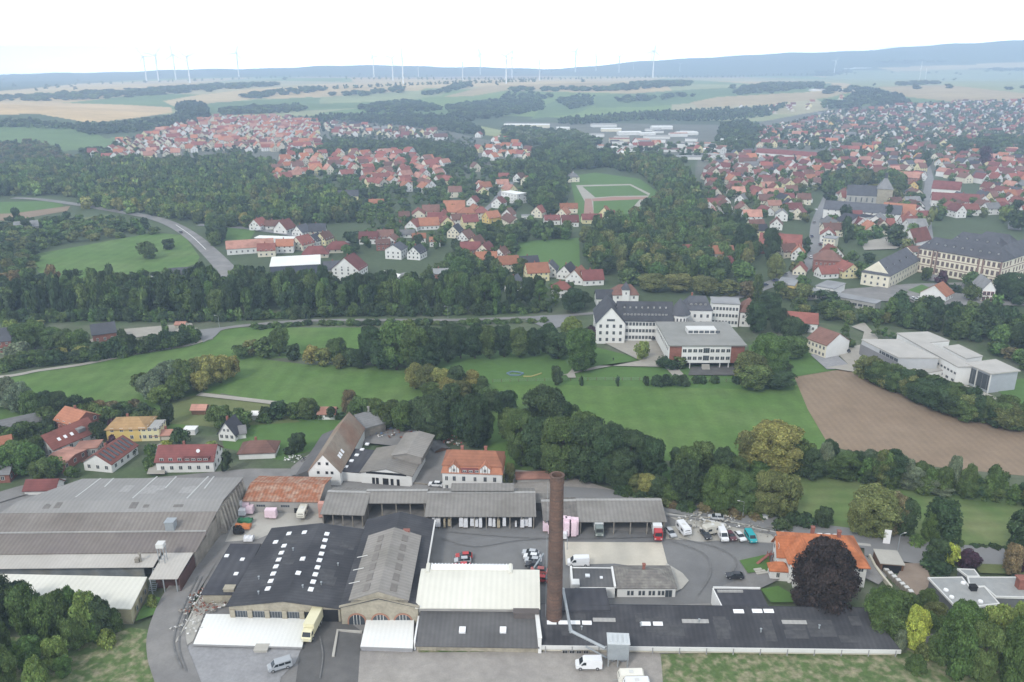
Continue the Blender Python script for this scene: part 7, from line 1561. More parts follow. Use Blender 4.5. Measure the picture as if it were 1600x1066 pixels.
  b = MB(); b.loft([[(2.66, 0.8, 1.35), (2.46, 0.75, 2.05), (2.46, -0.75, 2.05), (2.66, -0.8, 1.35)], [(2.5, 0.8, 1.35), (2.3, 0.75, 2.05), (2.3, -0.75, 2.05), (2.5, -0.8, 1.35)]]); part('front_window', b, M_cglass, t)
  b = MB(); b.box(-0.4, 0.4, -0.4, 0.4, 2.55, 2.7); part('roof_hatch', b, M_trim, t); b = MB(); b.cyl((2.4, 0, 0.5), (3.7, 0, 0.45), 0.06, seg=6); part('drawbar', b, M_steel, t)
 return t
WHT, SIL, DK, RED_, MAR = (0.68, 0.69, 0.70), (0.42, 0.44, 0.46), (0.03, 0.032, 0.04), (0.42, 0.03, 0.03), (0.10, 0.03, 0.04)
car('silver grey minibus with dark windows on the gravel apron', 438, 1045, 205, (0.33, 0.35, 0.37), 'minibus', 'van')
car('white panel van on the pale gravel before the long black roof', 919, 1044, 180, WHT, 'van', 'van')
car('cream caravan on the gravel near the filter box', 985, 1067, 180, (0.70, 0.68, 0.60), 'caravan', 'caravan')
car('white caravan at the lower edge of the view', 994, 1080, 180, WHT, 'caravan', 'caravan')
car('pale yellow box truck between the two white canopies', 489, 988, 264, (0.66, 0.62, 0.42), 'box_truck', 'truck')
car('long white van before the pale concrete slab', 903, 883, 180, WHT, 'van', 'van')
car('white boxy trailer before the rusty-roofed store', 474, 806, 270, (0.60, 0.58, 0.50), 'caravan', 'trailer')
car('red car in the inner yard, rearmost of three', 725, 872, 185, RED_); car('silver car in the inner yard between two red ones', 723, 879, 185, SIL); car('red car half hidden behind the white roof', 722, 888, 185, (0.5, 0.04, 0.05))
for i, (x, y, c, n) in enumerate([(829, 867, SIL, 'silver car furthest back in the row by the chimney'), (831, 873, WHT, 'white car second in the row by the chimney'), (833, 879, SIL, 'silver car third in the row by the chimney'), (834, 886, DK, 'dark car fourth in the row by the chimney'), (842, 895, (0.35, 0.10, 0.09), 'dull red car near the chimney, behind the white roof corner'), (844, 908, RED_, 'bright red car closest to the chimney')]): car(n, x, y, 170, c)
car('white car beside the white tenement behind the sheds', 681, 764, 172, WHT)
car('red lorry with grey box at the right end of the coach shed', 1025, 834, 268, (0.40, 0.025, 0.03), 'lorry', 'lorry')
car('grey green truck inside the coach shed', 934, 828, 270, (0.16, 0.19, 0.18), 'lorry', 'lorry')
car('silver car right of the coach shed', 1047, 835, 285, SIL); car('large white caravan beside the silver car', 1067, 832, 285, WHT, 'caravan', 'caravan')
car('black car at the left of the roadside row', 1102, 838, 280, DK); car('white van in the roadside row', 1128, 840, 272, WHT, 'van', 'van'); car('dark maroon car in the roadside row', 1141, 840, 282, MAR)
car('white car in the roadside row beside the maroon one', 1155, 841, 285, WHT); car('turquoise van at the right end of the roadside row', 1172, 843, 275, (0.02, 0.33, 0.36), 'minibus', 'van')
car('black car before the villa steps', 1147, 903, 178, DK); car('white trailer beside the wood pile at the roadside row', 1112, 833, 20, (0.5, 0.48, 0.42), 'caravan', 'trailer')
car('black car on the court beside the paved field corner', 1320, 553, 170, DK, group='parked cars in the far part'); car('white bus in the school yard', 1018, 530, 180, (0.66, 0.64, 0.5), 'van', 'van'); car('dark car in the school yard', 1024, 534, 180, DK)
car('light car before the white three-roofed houses', 296, 441, 170, WHT)
rr = random.Random(4)
cols = [(WHT, 'white'), (SIL, 'silver'), (DK, 'black'), (MAR, 'maroon'), ((0.05, 0.08, 0.16), 'dark blue'), (RED_, 'red'), ((0.2, 0.21, 0.22), 'grey')]
ptn = ['first', 'second', 'third', 'fourth', 'fifth', 'sixth', 'seventh', 'eighth', 'ninth', 'tenth', 'eleventh', 'twelfth', 'thirteenth', 'fourteenth', 'fifteenth', 'sixteenth']
for i in range(9):
 c, n = cols[rr.choice([0, 0, 1, 1, 2, 5])]; car(f'{n} car, {ptn[i]} from the left in the palace car park', 1425 + i * 4.6, 470.5 + i * 0.2 + (i % 2) * 2.5, 95, c, group='cars in the palace car park')
for i, (x, y) in enumerate([(1266, 405), (1281, 385), (1268, 372), (1284, 368), (1272, 350), (1284, 345), (1275, 330), (1290, 322), (1195, 449), (1212, 442), (1225, 432), (1180, 452)]):
 c, n = cols[rr.randrange(7)]; car(f'{n} car on the town street, {ptn[i]} going up', x, y, 80 if i < 8 else 35, c, group='cars on the town street')
car('dark car driving on the main road curve', 283, 366, 130, DK); car('grey car on the country road by the kerb', 1118, 811, 172, SIL)
car('white van by the village road before the white houses', 403, 362, 170, WHT, 'van', 'van')

# ================================================================ goods and small objects in the yards
M_wrapw = mat('white_wrapping', (0.66, 0.67, 0.69), 0.5, 0.12, 1.5); M_wrapp = mat('pink_insulation', (0.70, 0.55, 0.61), 0.6, 0.12, 1.2); M_wrapt = mat('beige_cartons', (0.40, 0.35, 0.25), 0.8, 0.15, 1.5)
def stack(label, px, py, w_, d_, h_, m, name='pallet_stack', cat='pallet', group='wrapped pallets', rz=0.0, n=2):
 x, y = G(px, py, 0); t = thing(name, label, cat, (x, y, ZC[0]), rz, group)
 b = MB()
 for k in (-0.4, 0, 0.4): b.box(-w_ / 2, w_ / 2, k * d_ - 0.06, k * d_ + 0.06, 0, 0.1)
 b.box(-w_ / 2, w_ / 2, -d_ / 2, d_ / 2, 0.1, 0.15); part('pallet', b, M_timber, t)
 z = 0.15; hh = (h_ - 0.15) / n
 for k in range(n):
  b = MB(); i_ = 0.03 * (k % 2); b.box(-w_ / 2 + i_, w_ / 2 - i_, -d_ / 2 + i_, d_ / 2 - i_, z, z + hh - 0.04); z += hh; part('bale', b, m, t)
 return t
xs = [(678, 1.6), (685, 2.6), (695, 1.0), (703, 1.8), (721, 2.2), (728, 2.2), (738, 2.0), (745, 1.6), (751, 1.7), (766, 1.8), (772, 1.5), (779, 1.6), (788, 1.8), (806, 1.0), (816, 2.0), (822, 2.0), (828, 1.8)]
for i, (x, w_) in enumerate(xs):
 m = M_wrapt if i in (2, 3, 11) else M_wrapw
 stack(f"{'beige' if m is M_wrapt else 'white'} pallet stack, {['leftmost','second','third','fourth','fifth','sixth','seventh','eighth','ninth','tenth','eleventh','twelfth','thirteenth','fourteenth','fifteenth','sixteenth','seventeenth'][i]} from the left in the storage shed", x, 826 + (i * 7 % 3), w_ * 0.52, 1.4, 2.9 - (i * 5 % 4) * 0.25 if i not in (13,) else 1.3, m)
for i, (x, y, h_) in enumerate([(380, 801, 2.6), (387, 803, 2.9), (392, 806, 2.2), (380, 809, 1.8), (416, 799, 2.8), (423, 801, 3.2), (430, 800, 3.0), (421, 812, 2.4), (428, 813, 2.6)]):
 stack(f"pink insulation bale stack, {ptn[i]} from the left behind the workshop", x, y, 1.9, 1.8, h_, M_wrapp if i % 3 else M_wrapw, group='insulation bales behind the workshop')
for i, (x, y, h_) in enumerate([(852, 806, 1.8), (852, 820, 2.2), (852, 834, 2.6), (860, 838, 2.0), (881, 838, 5.0), (887, 839, 5.0), (893, 839, 4.8), (899, 840, 4.9), (885, 842, 4.2), (896, 842, 4.4), (881, 846, 1.8)]):
 stack(f"pink wrapped stack, {ptn[i]} from the left by the tall chimney", x, y, 1.4, 1.4, h_, M_wrapp if i != 10 else M_wrapw, group='insulation stacks by the chimney', n=3)
stack('tall reddish stack at the corner of the open shed', 504, 812, 1.6, 1.6, 4.5, mat('salmon_bale', (0.5, 0.27, 0.22), 0.8, 0.1), group=None, n=3)
stack('white container box at the shed corner', 513, 803, 1.8, 1.6, 2.0, M_wrapw, group=None, n=1)
for i, (x, y, m, w_, lab_) in enumerate([(384, 820, mat('green_tarp', (0.04, 0.16, 0.08), 0.6), 3.8, 'green tarpaulin over a heap behind the workshop'), (381, 829, mat('orange_tarp', (0.50, 0.17, 0.06), 0.6), 4.0, 'orange tarpaulin over a long heap behind the workshop'), (390, 848, M_wrapw, 2.4, 'white sheeted heap near the black annex')]):
 g = G(x, y, 0); b = MB(); rings = []
 for k in range(7):
  f_ = k / 6; hh = 1.0 + 0.2 * math.sin(k * 2.1 + i); rings.append([((f_ - 0.5) * w_, -1.1, 0), ((f_ - 0.5) * w_, -0.9, hh * 0.8), ((f_ - 0.5) * w_, 0, hh * 1.15), ((f_ - 0.5) * w_, 0.9, hh * 0.75), ((f_ - 0.5) * w_, 1.1, 0)])
 b.loft(rings); o = tag(part('tarpaulin', b, m), lab_, 'tarpaulin'); o.location = (*g, ZC[0])
for i in range(5):
 g = G(370 + (i % 3) * 4, 838 - (i // 3) * 5, 0); b = MB()
 prof = [(0.75, 0), (0.85, 0.12), (0.85, 0.38), (0.75, 0.5), (0.5, 0.5), (0.5, 0)]
 for lv in range(2): b.loft([[(r * math.cos(2 * math.pi * q / 16), r * math.sin(2 * math.pi * q / 16), z + lv * 0.5) for q in range(16)] for r, z in prof], caps=False)
 o = tag(part('tyre_stack', b, M_tyre), f'stack of old tractor tyres behind the workshop, {ptn[i]} from the left', 'tyres', 'old tyre stacks'); o.location = (*g, ZC[0])
def rubble(name, label, px, py, n, spread, size, mats_, seed, h=0.6):
 """one heap of broken pieces as one loose mass"""
 q = random.Random(seed); g = G(px, py, 0); mb = MB()
 for i in range(n):
  a, r_ = q.random() * 6.28, spread * math.sqrt(q.random()); x, y = r_ * math.cos(a) * 1.6, r_ * math.sin(a); s = size * q.uniform(0.4, 1.2); z = h * (1 - r_ / spread) * q.random()
  c = [(q.uniform(-1, 1) * s, q.uniform(-1, 1) * s, q.uniform(-0.5, 1) * s * 0.6 + z + s * 0.3) for _ in range(6)]
  k = len(mb.v); mb.v += [(x + p[0], y + p[1], max(p[2], -0.05)) for p in c]
  for f_ in ((0, 1, 2), (0, 2, 3), (0, 3, 4), (0, 4, 1), (5, 2, 1), (5, 3, 2), (5, 4, 3), (5, 1, 4)): mb.f.append(tuple(k + j for j in f_)); mb.m.append(i % len(mats_))
 o = tag(part(name, mb, mats_), label, 'debris', kind='stuff'); o.location = (*g, ZC[0])
M_rustb = mat('rusty_scrap', (0.20, 0.09, 0.06), 0.9, 0.3)
rubble('rubble', 'reddish scrap and rubble beside the workshop corner', 335, 940, 130, 4.0, 0.45, [M_rustb, M_conc, M_brick, M_trim], 1)
rubble('rubble', 'scrap strewn along the drive wall', 312, 958, 90, 2.6, 0.4, [M_rustb, M_conc, M_old], 2)
rubble('rubble', 'pile of pale rubble in the concrete strip', 300, 985, 60, 3.0, 0.4, [M_conc, M_trim], 3)
rubble('rubble', 'stacked stone blocks along the country road', 1105, 822, 160, 5.5, 0.6, [M_conc, M_trim, M_stone], 4, 0.9)
rubble('rubble', 'light rubble at the right end of the roadside row', 1195, 832, 70, 4.0, 0.5, [M_conc, M_old], 5)
rubble('rubble', 'scrap heap with red and blue pieces behind the joinery', 620, 672, 150, 9.0, 0.7, [mat('maroon_scrap', (0.16, 0.04, 0.045)), M_rustb, M_trim, mat('blue_scrap', (0.12, 0.17, 0.25))], 6)
rubble('rubble', 'building materials in the cluttered yard', 680, 695, 130, 6.0, 0.6, [M_rustb, M_conc, mat('red_scrap', (0.30, 0.08, 0.06)), M_trim], 7)
rubble('rubble', 'white bags and scrap beside the barn lean-to', 462, 722, 70, 2.5, 0.4, [M_white, M_tyre, M_trim], 8)
rubble('rubble', 'parts and frames behind the dark old barn', 60, 672, 60, 5.0, 0.5, [M_trim, M_old, M_timber], 9)
rubble('rubble', 'orange crates inside the arched hall door', 562, 968, 20, 1.2, 0.4, [mat('orange_crate', (0.5, 0.2, 0.05)), M_trim], 10)
# long stone blocks beside the road
for i, (a_, b_) in enumerate([((1099, 818), (1117, 821)), ((1119, 822), (1133, 825))]): ribbon_wall('stone_block', [a_, b_], 1.2, 0.9, M_trim, ['long pale concrete block beside the road, left one', 'long pale concrete block beside the road, right one'][i], 'block')
ribbon_wall('roadside_wall', [(1032, 803), (1090, 812), (1150, 822), (1215, 834), (1236, 838)], 0.8, 0.4, M_conc, 'low pale wall between the country road and the yard', 'wall')
# billboard pylon, street lamps, street furniture
g = G(1384, 853, 0); t = thing('sign_pylon', 'tall blank white sign pylon at the road junction', 'sign', (*g, 0), R(-12))
b = MB(); b.box(-0.85, 0.85, -0.12, 0.12, 0.6, 4.8); part('panel', b, mat('sign_white', (0.8, 0.8, 0.8), 0.4, 0.02), t)
for s in (-0.7, 0.7): b = MB(); b.box(s - 0.08, s + 0.08, -0.08, 0.08, 0, 0.6); part('leg', b, M_steel, t)
def lamp(label, px, py, h, rz=0):
 t = thing('street_lamp', label, 'street lamp', (*G(px, py, 0), 0), rz, 'street lamps')
 b = MB(); b.cyl((0, 0, 0), (0, 0, h), 0.11, 0.06, 8); b.cyl((0, 0, h), (1.3, 0, h + 0.25), 0.05, seg=6); part('pole', b, M_steel, t)
 b = MB(); b.loft([[(1.2, -0.15, h + 0.18), (1.2, 0.15, h + 0.18), (1.2, 0.12, h + 0.3), (1.2, -0.12, h + 0.3)], [(1.9, -0.1, h + 0.22), (1.9, 0.1, h + 0.22), (1.9, 0.08, h + 0.3), (1.9, -0.08, h + 0.3)]]); part('lamp_head', b, M_trim, t)
lamp('street lamp at the side road by the sign pylon', 1401, 868, 6.2, R(20)); lamp('street lamp behind the roadside row of cars', 1160, 812, 5.6, R(170)); lamp('street lamp beside the lane at the meadow', 700, 497, 6, R(180)); lamp('street lamp at the junction of the farm lane', 343, 512, 6, R(180))
lamp('street lamp before the coach shed', 886, 862, 5.2, R(90))
g = G(708, 884, 0); t = thing('flagpole', 'thin steel pole beside the red cars', 'pole', (*g, 0)); b = MB(); b.cyl((0, 0, 0), (0, 0, 4.5), 0.07, 0.04, 6); part('pole', b, M_steel, t); b = MB(); b.box(-0.2, 0.2, -0.2, 0.2, 0, 0.15); part('base', b, M_conc, t)
t = thing('utility_cabinet', 'small white box on the verge of the country road', 'cabinet', (*G(1195, 814, 0), 0)); b = MB(); b.box(-0.7, 0.7, -0.4, 0.4, 0, 1.8); part('housing', b, M_trim, t); b = MB(); b.box(-0.8, 0.8, -0.5, 0.5, 1.8, 1.95); part('lid', b, M_steel, t)
for i, pts in enumerate([[(1366, 858), (1390, 864)], [(1392, 866), (1408, 869)]]): ribbon_wall('traffic_island', pts, 0.16, 1.6, M_trim, ['longer pale kerbed island at the junction', 'short pale kerbed island at the junction'][i], 'traffic island')
# crane jib leaning over the yard behind the white roof
mb = MB(); p = G(834, 893, 4); q = G(849, 871, 4.5); mb.cyl((*p, 5), (*q, 5.6), 0.22, seg=8); mb.cyl((*q, 0), (*q, 5.6), 0.18, seg=8); tag(part('conveyor_tube', mb, M_steel), 'slanting pale tube behind the corner of the white roof', 'tube')
# people in the school yard (far, a few pixels tall)
def person(px, py, label, col, legs, rz=0.0):
 x, y = G(px, py, 0); J = [((0, 0, 1.0), .15), ((0, 0, 1.25), .14), ((0, 0, 1.42), .16), ((0, 0, 1.53), .06), ((0, 0, 1.66), .105), ((-.1, 0.02, .92), .1), ((-.11, .06, .5), .07), ((-.11, -.02, .08), .05), ((.1, -.02, .92), .1), ((.12, -.05, .5), .07), ((.12, -.1, .08), .05), ((-.2, 0, 1.4), .06), ((-.25, 0, 1.12), .045), ((-.24, .06, .86), .035), ((.2, 0, 1.4), .06), ((.25, 0, 1.12), .045), ((.24, .08, .86), .035), ((-.11, .1, .05), .04), ((.12, .06, .05), .04)]
 E = [(0, 1), (1, 2), (2, 3), (3, 4), (0, 5), (5, 6), (6, 7), (0, 8), (8, 9), (9, 10), (2, 11), (11, 12), (12, 13), (2, 14), (14, 15), (15, 16), (7, 17), (10, 18)]
 me = bpy.data.meshes.new('person'); me.from_pydata([j[0] for j in J], E, []); o = link('person', me, None, (x, y, ZC[0]), rz)
 me.materials.append(mat('clothes_' + col[0], col[1], 0.9)); md = o.modifiers.new('skin', 'SKIN')
 for v, j in zip(me.skin_vertices[0].data, J): v.radius = (j[1], j[1])
 me.skin_vertices[0].data[0].use_root = True; o.modifiers.new('sub', 'SUBSURF').levels = 1
 tag(o, label, 'person')
person(958, 568, 'person in dark clothes walking across the school yard', ('dark', (0.04, 0.04, 0.05)), 0)
person(1114, 839, 'person in a dark jacket standing by the roadside cars', ('navy', (0.03, 0.04, 0.08)), 0)
# play tubes on the mown grass
for i, (P, c, lab_) in enumerate([([(792, 583), (800, 580), (810, 581), (818, 583), (812, 586), (798, 586)], (0.13, 0.19, 0.25), 'blue inflatable ring lying on the mown grass'), ([(818, 588), (830, 588), (840, 585), (846, 583)], (0.34, 0.30, 0.11), 'yellow inflatable tube lying on the mown grass')]):
 mb = MB(); g = [G(*p, 0.4) for p in P]
 if i == 0: g.append(g[0])
 for a_, b_ in zip(g[:-1], g[1:]): mb.cyl((*a_, 0.3), (*b_, 0.3), 0.3, seg=8)
 tag(part('inflatable', mb, mat('vinyl_%d' % i if False else ('blue_vinyl' if i == 0 else 'yellow_vinyl'), c, 0.5)), lab_, 'play equipment')
# fence posts and hedge line before the school meadow
t = thing('meadow_fence', 'long thin wire fence between the school grass and the meadow', 'fence', (0, 0, 0))
mbp = MB()
for i in range(34):
 x, y = G(770 + i * 13.5, 598 - 3 * math.sin(i / 9), 0); b = MB(); b.box(x - 0.07, x + 0.07, y - 0.07, y + 0.07, 0, 1.5); part('post', b, M_timber, t)
b = MB()
for z in (0.5, 0.95, 1.4):
 g = [G(770 + i * 13.5, 598 - 3 * math.sin(i / 9), 0) for i in range(34)]
 for a_, b_ in zip(g[:-1], g[1:]): b.cyl((*a_, z), (*b_, z), 0.02, seg=3, caps=False)
part('wire', b, M_steel, t)

# ================================================================ wind turbines on the plateau
M_turb = mat('turbine_white', (0.82, 0.82, 0.82), 0.6, 0.02)
def turbine(px, pyb, pyt, rot, label):
 X, Y, Z = GT(px, pyb); dirz = (533 - pyt) / F
 # height from the photograph: hub seen at pyt
 dd = math.hypot(X, Y); hub = HC + dd * math.tan(math.atan((533 - pyt) / F) - TH) - Z; hub = max(40, min(hub, 150))
 t = thing('wind_turbine', label, 'wind turbine', (X, Y, Z), 0, 'wind turbines on the plateau')
 b = MB(); b.cyl((0, 0, -1), (0, 0, hub), hub * 0.030, hub * 0.016, 12); part('tower', b, M_turb, t)
 b = MB(); b.box(-hub * 0.022, hub * 0.022, -hub * 0.05, hub * 0.07, hub - hub * 0.02, hub + hub * 0.028); part('nacelle', b, M_turb, t)
 b = MB(); b.cyl((0, -hub * 0.05, hub), (0, -hub * 0.085, hub), hub * 0.022, hub * 0.008, 8); part('hub', b, M_turb, t)
 for k in range(3):
  a = R(rot + k * 120); Lb = hub * 0.44; c, s = math.cos(a), math.sin(a); b = MB(); rings = []
  for f_, w_ in ((0.0, 0.012), (0.12, 0.020), (0.35, 0.015), (0.75, 0.009), (1.0, 0.003)):
   r_ = f_ * Lb; w2 = w_ * hub
   rings.append([(c * r_ - s * w2, -hub * 0.075, hub + s * r_ + c * w2), (c * r_, -hub * 0.08, hub + s * r_), (c * r_ + s * w2 * 0.6, -hub * 0.072, hub + s * r_ - c * w2 * 0.6), (c * r_, -hub * 0.068, hub + s * r_)])
  b.loft(rings); part('blade', b, M_turb, t)
TB = [(229.5, 129, 90), (248, 127, 88), (275, 125, 87), (297, 130, 90), (373.5, 122, 84), (584.5, 123, 89), (614, 126, 91), (630, 131, 91), (654, 123, 99), (723, 125, 98), (750.5, 117, 84), (791, 131, 88), (800, 122, 90), (843, 126, 96), (899, 113, 78), (931, 112, 88), (967, 114, 89), (1020, 122, 73), (1018, 98, 80), (1303, 117, 96), (990, 110, 97), (1062, 112, 100)]
for i, (x, b_, t_) in enumerate(TB):
 ORDN = ['leftmost', 'second', 'third', 'fourth', 'fifth', 'sixth', 'seventh', 'eighth', 'ninth', 'tenth', 'eleventh', 'twelfth', 'thirteenth', 'fourteenth', 'fifteenth', 'sixteenth', 'seventeenth', 'eighteenth', 'nineteenth', 'twentieth', 'twenty-first', 'rightmost']
 k = sorted(range(len(TB)), key=lambda j: TB[j][0]).index(i); turbine(x, b_, t_, (i * 47) % 120, f"slender white wind turbine, {ORDN[k]}{' from the left' if 0 < k < 21 else ''} on the skyline")
for i, (x, y) in enumerate([(1436, 128), (1445, 127)]):
 X, Y, Z = GT(x, y); t = thing('radio_mast', ['taller thin lattice mast on the plateau field', 'shorter thin lattice mast right of the taller one'][i], 'mast', (X, Y, Z)); hh = 85 if i == 0 else 60
 for sx, sy in ((-1, -1), (1, -1), (0, 1)): b = MB(); b.cyl((sx * 1.2, sy * 1.2, -1), (sx * 0.6, sy * 0.6, hh), 0.5, seg=5); part('leg', b, M_turb, t)
 b = MB()
 for z in range(6, hh, 8): b.box(-1.2, 1.2, -1.2, 1.2, z, z + 0.6)
 part('bracing', b, M_turb, t)
# ================================================================ trees
TC = {'dark': (0.038, 0.062, 0.029), 'mid': (0.068, 0.104, 0.036), 'green': (0.068, 0.114, 0.036), 'light': (0.125, 0.175, 0.052), 'yellow': (0.185, 0.185, 0.062), 'olive': (0.110, 0.125, 0.048), 'brown': (0.125, 0.105, 0.058), 'beech': (0.031, 0.026, 0.025), 'plum': (0.055, 0.028, 0.042), 'grey': (0.105, 0.135, 0.085), 'lime': (0.24, 0.30, 0.06), 'rust': (0.15, 0.11, 0.055)}
TNAME = {'dark': 'dark green', 'mid': 'mid green', 'green': 'fresh green', 'light': 'light green', 'yellow': 'yellowing', 'olive': 'olive green', 'brown': 'brownish', 'beech': 'dark copper', 'plum': 'dark purple', 'grey': 'grey green', 'lime': 'bright lime', 'rust': 'rusty brown'}
def ico(sub=1):
 import bmesh
 bm = bmesh.new(); bmesh.ops.create_icosphere(bm, subdivisions=sub, radius=1); v = np.array([p.co[:] for p in bm.verts]); bm.faces.ensure_lookup_table(); f = np.array([[q.index for q in fc.verts] for fc in bm.faces]); bm.free(); return v, f
ICO1, ICO2 = ico(1), ico(2)
def crown_template(seed, n_lobe, n_leaf, leaf, shape, core=0.80, core_sub=1, base=0.25):
 """unit crown: radius 1 around the axis, height 0..1 scaled later; returns verts, tris, tint"""
 g = np.random.default_rng(seed); V, T, C = [], [], []
 if shape == 'round': prof = lambda t: np.sqrt(np.clip(1 - (2 * t - 1) ** 2, 0, 1)) ** 0.8
 elif shape == 'dome': prof = lambda t: (0.86 + 0.14 * np.clip(t / 0.3, 0, 1)) * np.sqrt(np.clip(1 - (np.clip(t - 0.3, 0, 1) / 0.7) ** 2.2, 0.02, 1))
 elif shape == 'cone': prof = lambda t: np.clip(1.08 - t, 0.05, 1)
 elif shape == 'poplar': prof = lambda t: np.clip(np.sin(np.pi * (t * 0.86 + 0.1)), 0.1, 1) ** 0.7
 else: prof = lambda t: np.clip(1 - t ** 2.2, 0.05, 1) ** 0.6      # bush: wide at the base
 t = base + (1 - base) * g.random(n_lobe) ** 0.9; tt = (t - base) / (1 - base)
 r = prof(tt) * np.sqrt(g.uniform(0.15, 1, n_lobe)) * 0.68; a = g.uniform(0, 2 * np.pi, n_lobe)
 k = {'round': 0.36, 'dome': 0.36, 'cone': 0.24, 'poplar': 0.42, 'bush': 0.36}[shape] * (26 / max(n_lobe, 8)) ** 0.33
 lr = k * g.uniform(0.75, 1.3, n_lobe) * (0.45 + 0.55 * prof(tt)); zr = 1.0
 lc = np.stack([r * np.cos(a), r * np.sin(a), t], 1); lt = g.uniform(0.72, 1.34, n_lobe)
 # vertical radius in units of height: lobes stay roughly round for a crown whose height is about HR times its radius
 HRt = {'round': 1.9, 'dome': 1.9, 'cone': 3.4, 'poplar': 4.5, 'bush': 1.3}[shape]
 sc = np.stack([lr, lr, lr / HRt], 1)
 lc[:, 2] = np.minimum(lc[:, 2], 1 - sc[:, 2] * 0.9)
 # cores
 iv, if_ = (ICO2 if core_sub == 2 else ICO1)
 off = 0
 for i in range(n_lobe):
  if n_lobe > 20 and i % 5 == 0: continue
  vv = iv * (1 + g.uniform(-0.18, 0.18, (len(iv), 1))) * sc[i] * core + lc[i]
  V.append(vv); T.append(if_ + off); off += len(iv); C.append(np.full((len(iv), 3), lt[i] * 0.95) * (1 + g.uniform(-0.08, 0.08, (len(iv), 1))))
 if n_leaf:
  li = g.integers(0, n_lobe, n_leaf * 2); d = g.normal(size=(n_leaf * 2, 3)); d /= np.linalg.norm(d, axis=1)[:, None]
  d[:, 2] = np.where(d[:, 2] < -0.3, -d[:, 2], d[:, 2])
  p = lc[li] + d * sc[li] * g.uniform(0.80, 1.26, (len(li), 1))
  inside = np.zeros(len(li), bool)
  for j in range(n_lobe):
   q = (p - lc[j]) / sc[j]; inside |= ((q ** 2).sum(1) < 0.70) & (li != j)
  keep = np.where(~inside)[0][:n_leaf]; p, d, li = p[keep], d[keep], li[keep]; m = len(keep)
  nrm = d + g.normal(size=(m, 3)) * 0.55; nrm /= np.linalg.norm(nrm, axis=1)[:, None]
  u = np.cross(nrm, g.normal(size=(m, 3))); u /= np.linalg.norm(u, axis=1)[:, None]; v = np.cross(nrm, u)
  s = leaf * g.uniform(0.6, 1.35, (m, 1)); zs = np.array([1, 1, 1 / HRt])
  A = p + u * s * zs; B = p + (-0.5 * u + 0.8 * v) * s * zs; D = p + (-0.5 * u - 0.8 * v) * s * zs
  P = np.stack([A, B, D], 1).reshape(-1, 3); V.append(P); T.append(np.arange(m * 3).reshape(-1, 3) + off)
  c = lt[li] * g.uniform(0.62, 1.5, m); C.append(np.repeat(np.stack([c * g.uniform(0.93, 1.12, m), c, c * 0.95], 1), 3, 0))
 return np.concatenate(V), np.concatenate(T), np.concatenate(C)
M_leaf = attrmat('foliage', noise_scale=None)
M_leafs = attrmat('foliage_mass', usecol=False)
M_bark = mat('bark', (0.075, 0.06, 0.045), 0.95, 0.3, 1.5)
def trunk_mb(seed, r=1.0):
 """unit tree trunk: height 1, crown radius 1 (scaled later), with limbs"""
 g = random.Random(seed); mb = MB(); n = 7
 def tube(P):
  rings = [[(x + rr * math.cos(2 * math.pi * i / n), y + rr * math.sin(2 * math.pi * i / n), z) for i in range(n)] for x, y, z, rr in P]; mb.loft(rings)
 tube([(0, 0, -0.01, 0.085), (0.01, 0, 0.05, 0.06), (0.02, 0.01, 0.3, 0.048), (0, 0.02, 0.6, 0.03), (0.01, 0, 0.85, 0.012)])
 for i in range(5):
  a = i * 1.26 + g.random(); z = g.uniform(0.22, 0.5); l = g.uniform(0.4, 0.7); tube([(0, 0, z, 0.03), (l * 0.5 * math.cos(a), l * 0.5 * math.sin(a), z + 0.12, 0.02), (l * math.cos(a), l * math.sin(a), z + 0.26, 0.008)])
 return mb
KIND = {'round': ('round', 1.0), 'bush': ('bush', 1.0), 'cone': ('cone', 1.0), 'poplar': ('poplar', 1.0)}
LOD0, LOD1, LOD2, LOD3 = {}, {}, {}, {}
for i, k in enumerate(('round', 'bush', 'cone', 'poplar')):
 LOD0[k] = [crown_template(100 + 10 * i + j, 60 if k != 'poplar' else 40, 8000, 0.058, k, core=0.72, core_sub=1, base={'round': 0.09, 'bush': 0.08, 'cone': 0.06, 'poplar': 0.08}[k]) for j in range(4 if k in ('round', 'bush') else 2)]
 LOD1[k] = [crown_template(200 + 10 * i + j, 24, 900, 0.125, k, base=0.1, core=0.74) for j in range(4)]
 LOD2[k] = [crown_template(300 + 10 * i + j, 9, 150, 0.24, k, base=0.05, core=0.9) for j in range(4)]
 LOD3[k] = [crown_template(400 + 10 * i + j, 4, 26, 0.38, k, base=0.0, core=1.0) for j in range(4)]
XL = crown_template(77, 130, 22000, 0.034, 'round', core_sub=1, base=0.06, core=0.76); XB = crown_template(78, 150, 26000, 0.032, 'dome', core_sub=1, base=0.06, core=0.78)   # for the largest near crowns
def tmesh(name, tpl, m):
 me = bpy.data.meshes.new(name); setmesh(me, tpl[0], tpl[1], None, tpl[2]); me.materials.append(m); return me
CM = {k: [tmesh('crown', t, M_leaf) for t in v] for k, v in LOD0.items()}; CMX = tmesh('crown', XL, M_leaf); CMB = tmesh('crown', XB, M_leaf)
TM = [trunk_mb(i).mesh('trunk', M_bark) for i in range(3)]
TREES = []
def addtree(x, y, h, r, kind, col, place, z=None, big=False):
 if z is None: z = float(hgt(x, y)) if y > 1000 else 0.0
 TREES.append(dict(x=x, y=y, z=z, h=h, r=r, kind=kind, col=col, place=place, big=big))
def T(px, pyb, pyt, wpx, col='mid', kind='round', place=None, big=False):
 """tree whose foot, top and width are read off the photograph"""
 x, y, z = GT(px, pyb); _, dy, dz = ray(px, pyt); top = HC + dz / dy * y; h = top - z
 s = F / (y * math.cos(TH) + (HC - z) * math.sin(TH)); addtree(x, y, max(h, 2.0), wpx / s / 2, kind, col, place, z, big)
trn = random.Random(9)
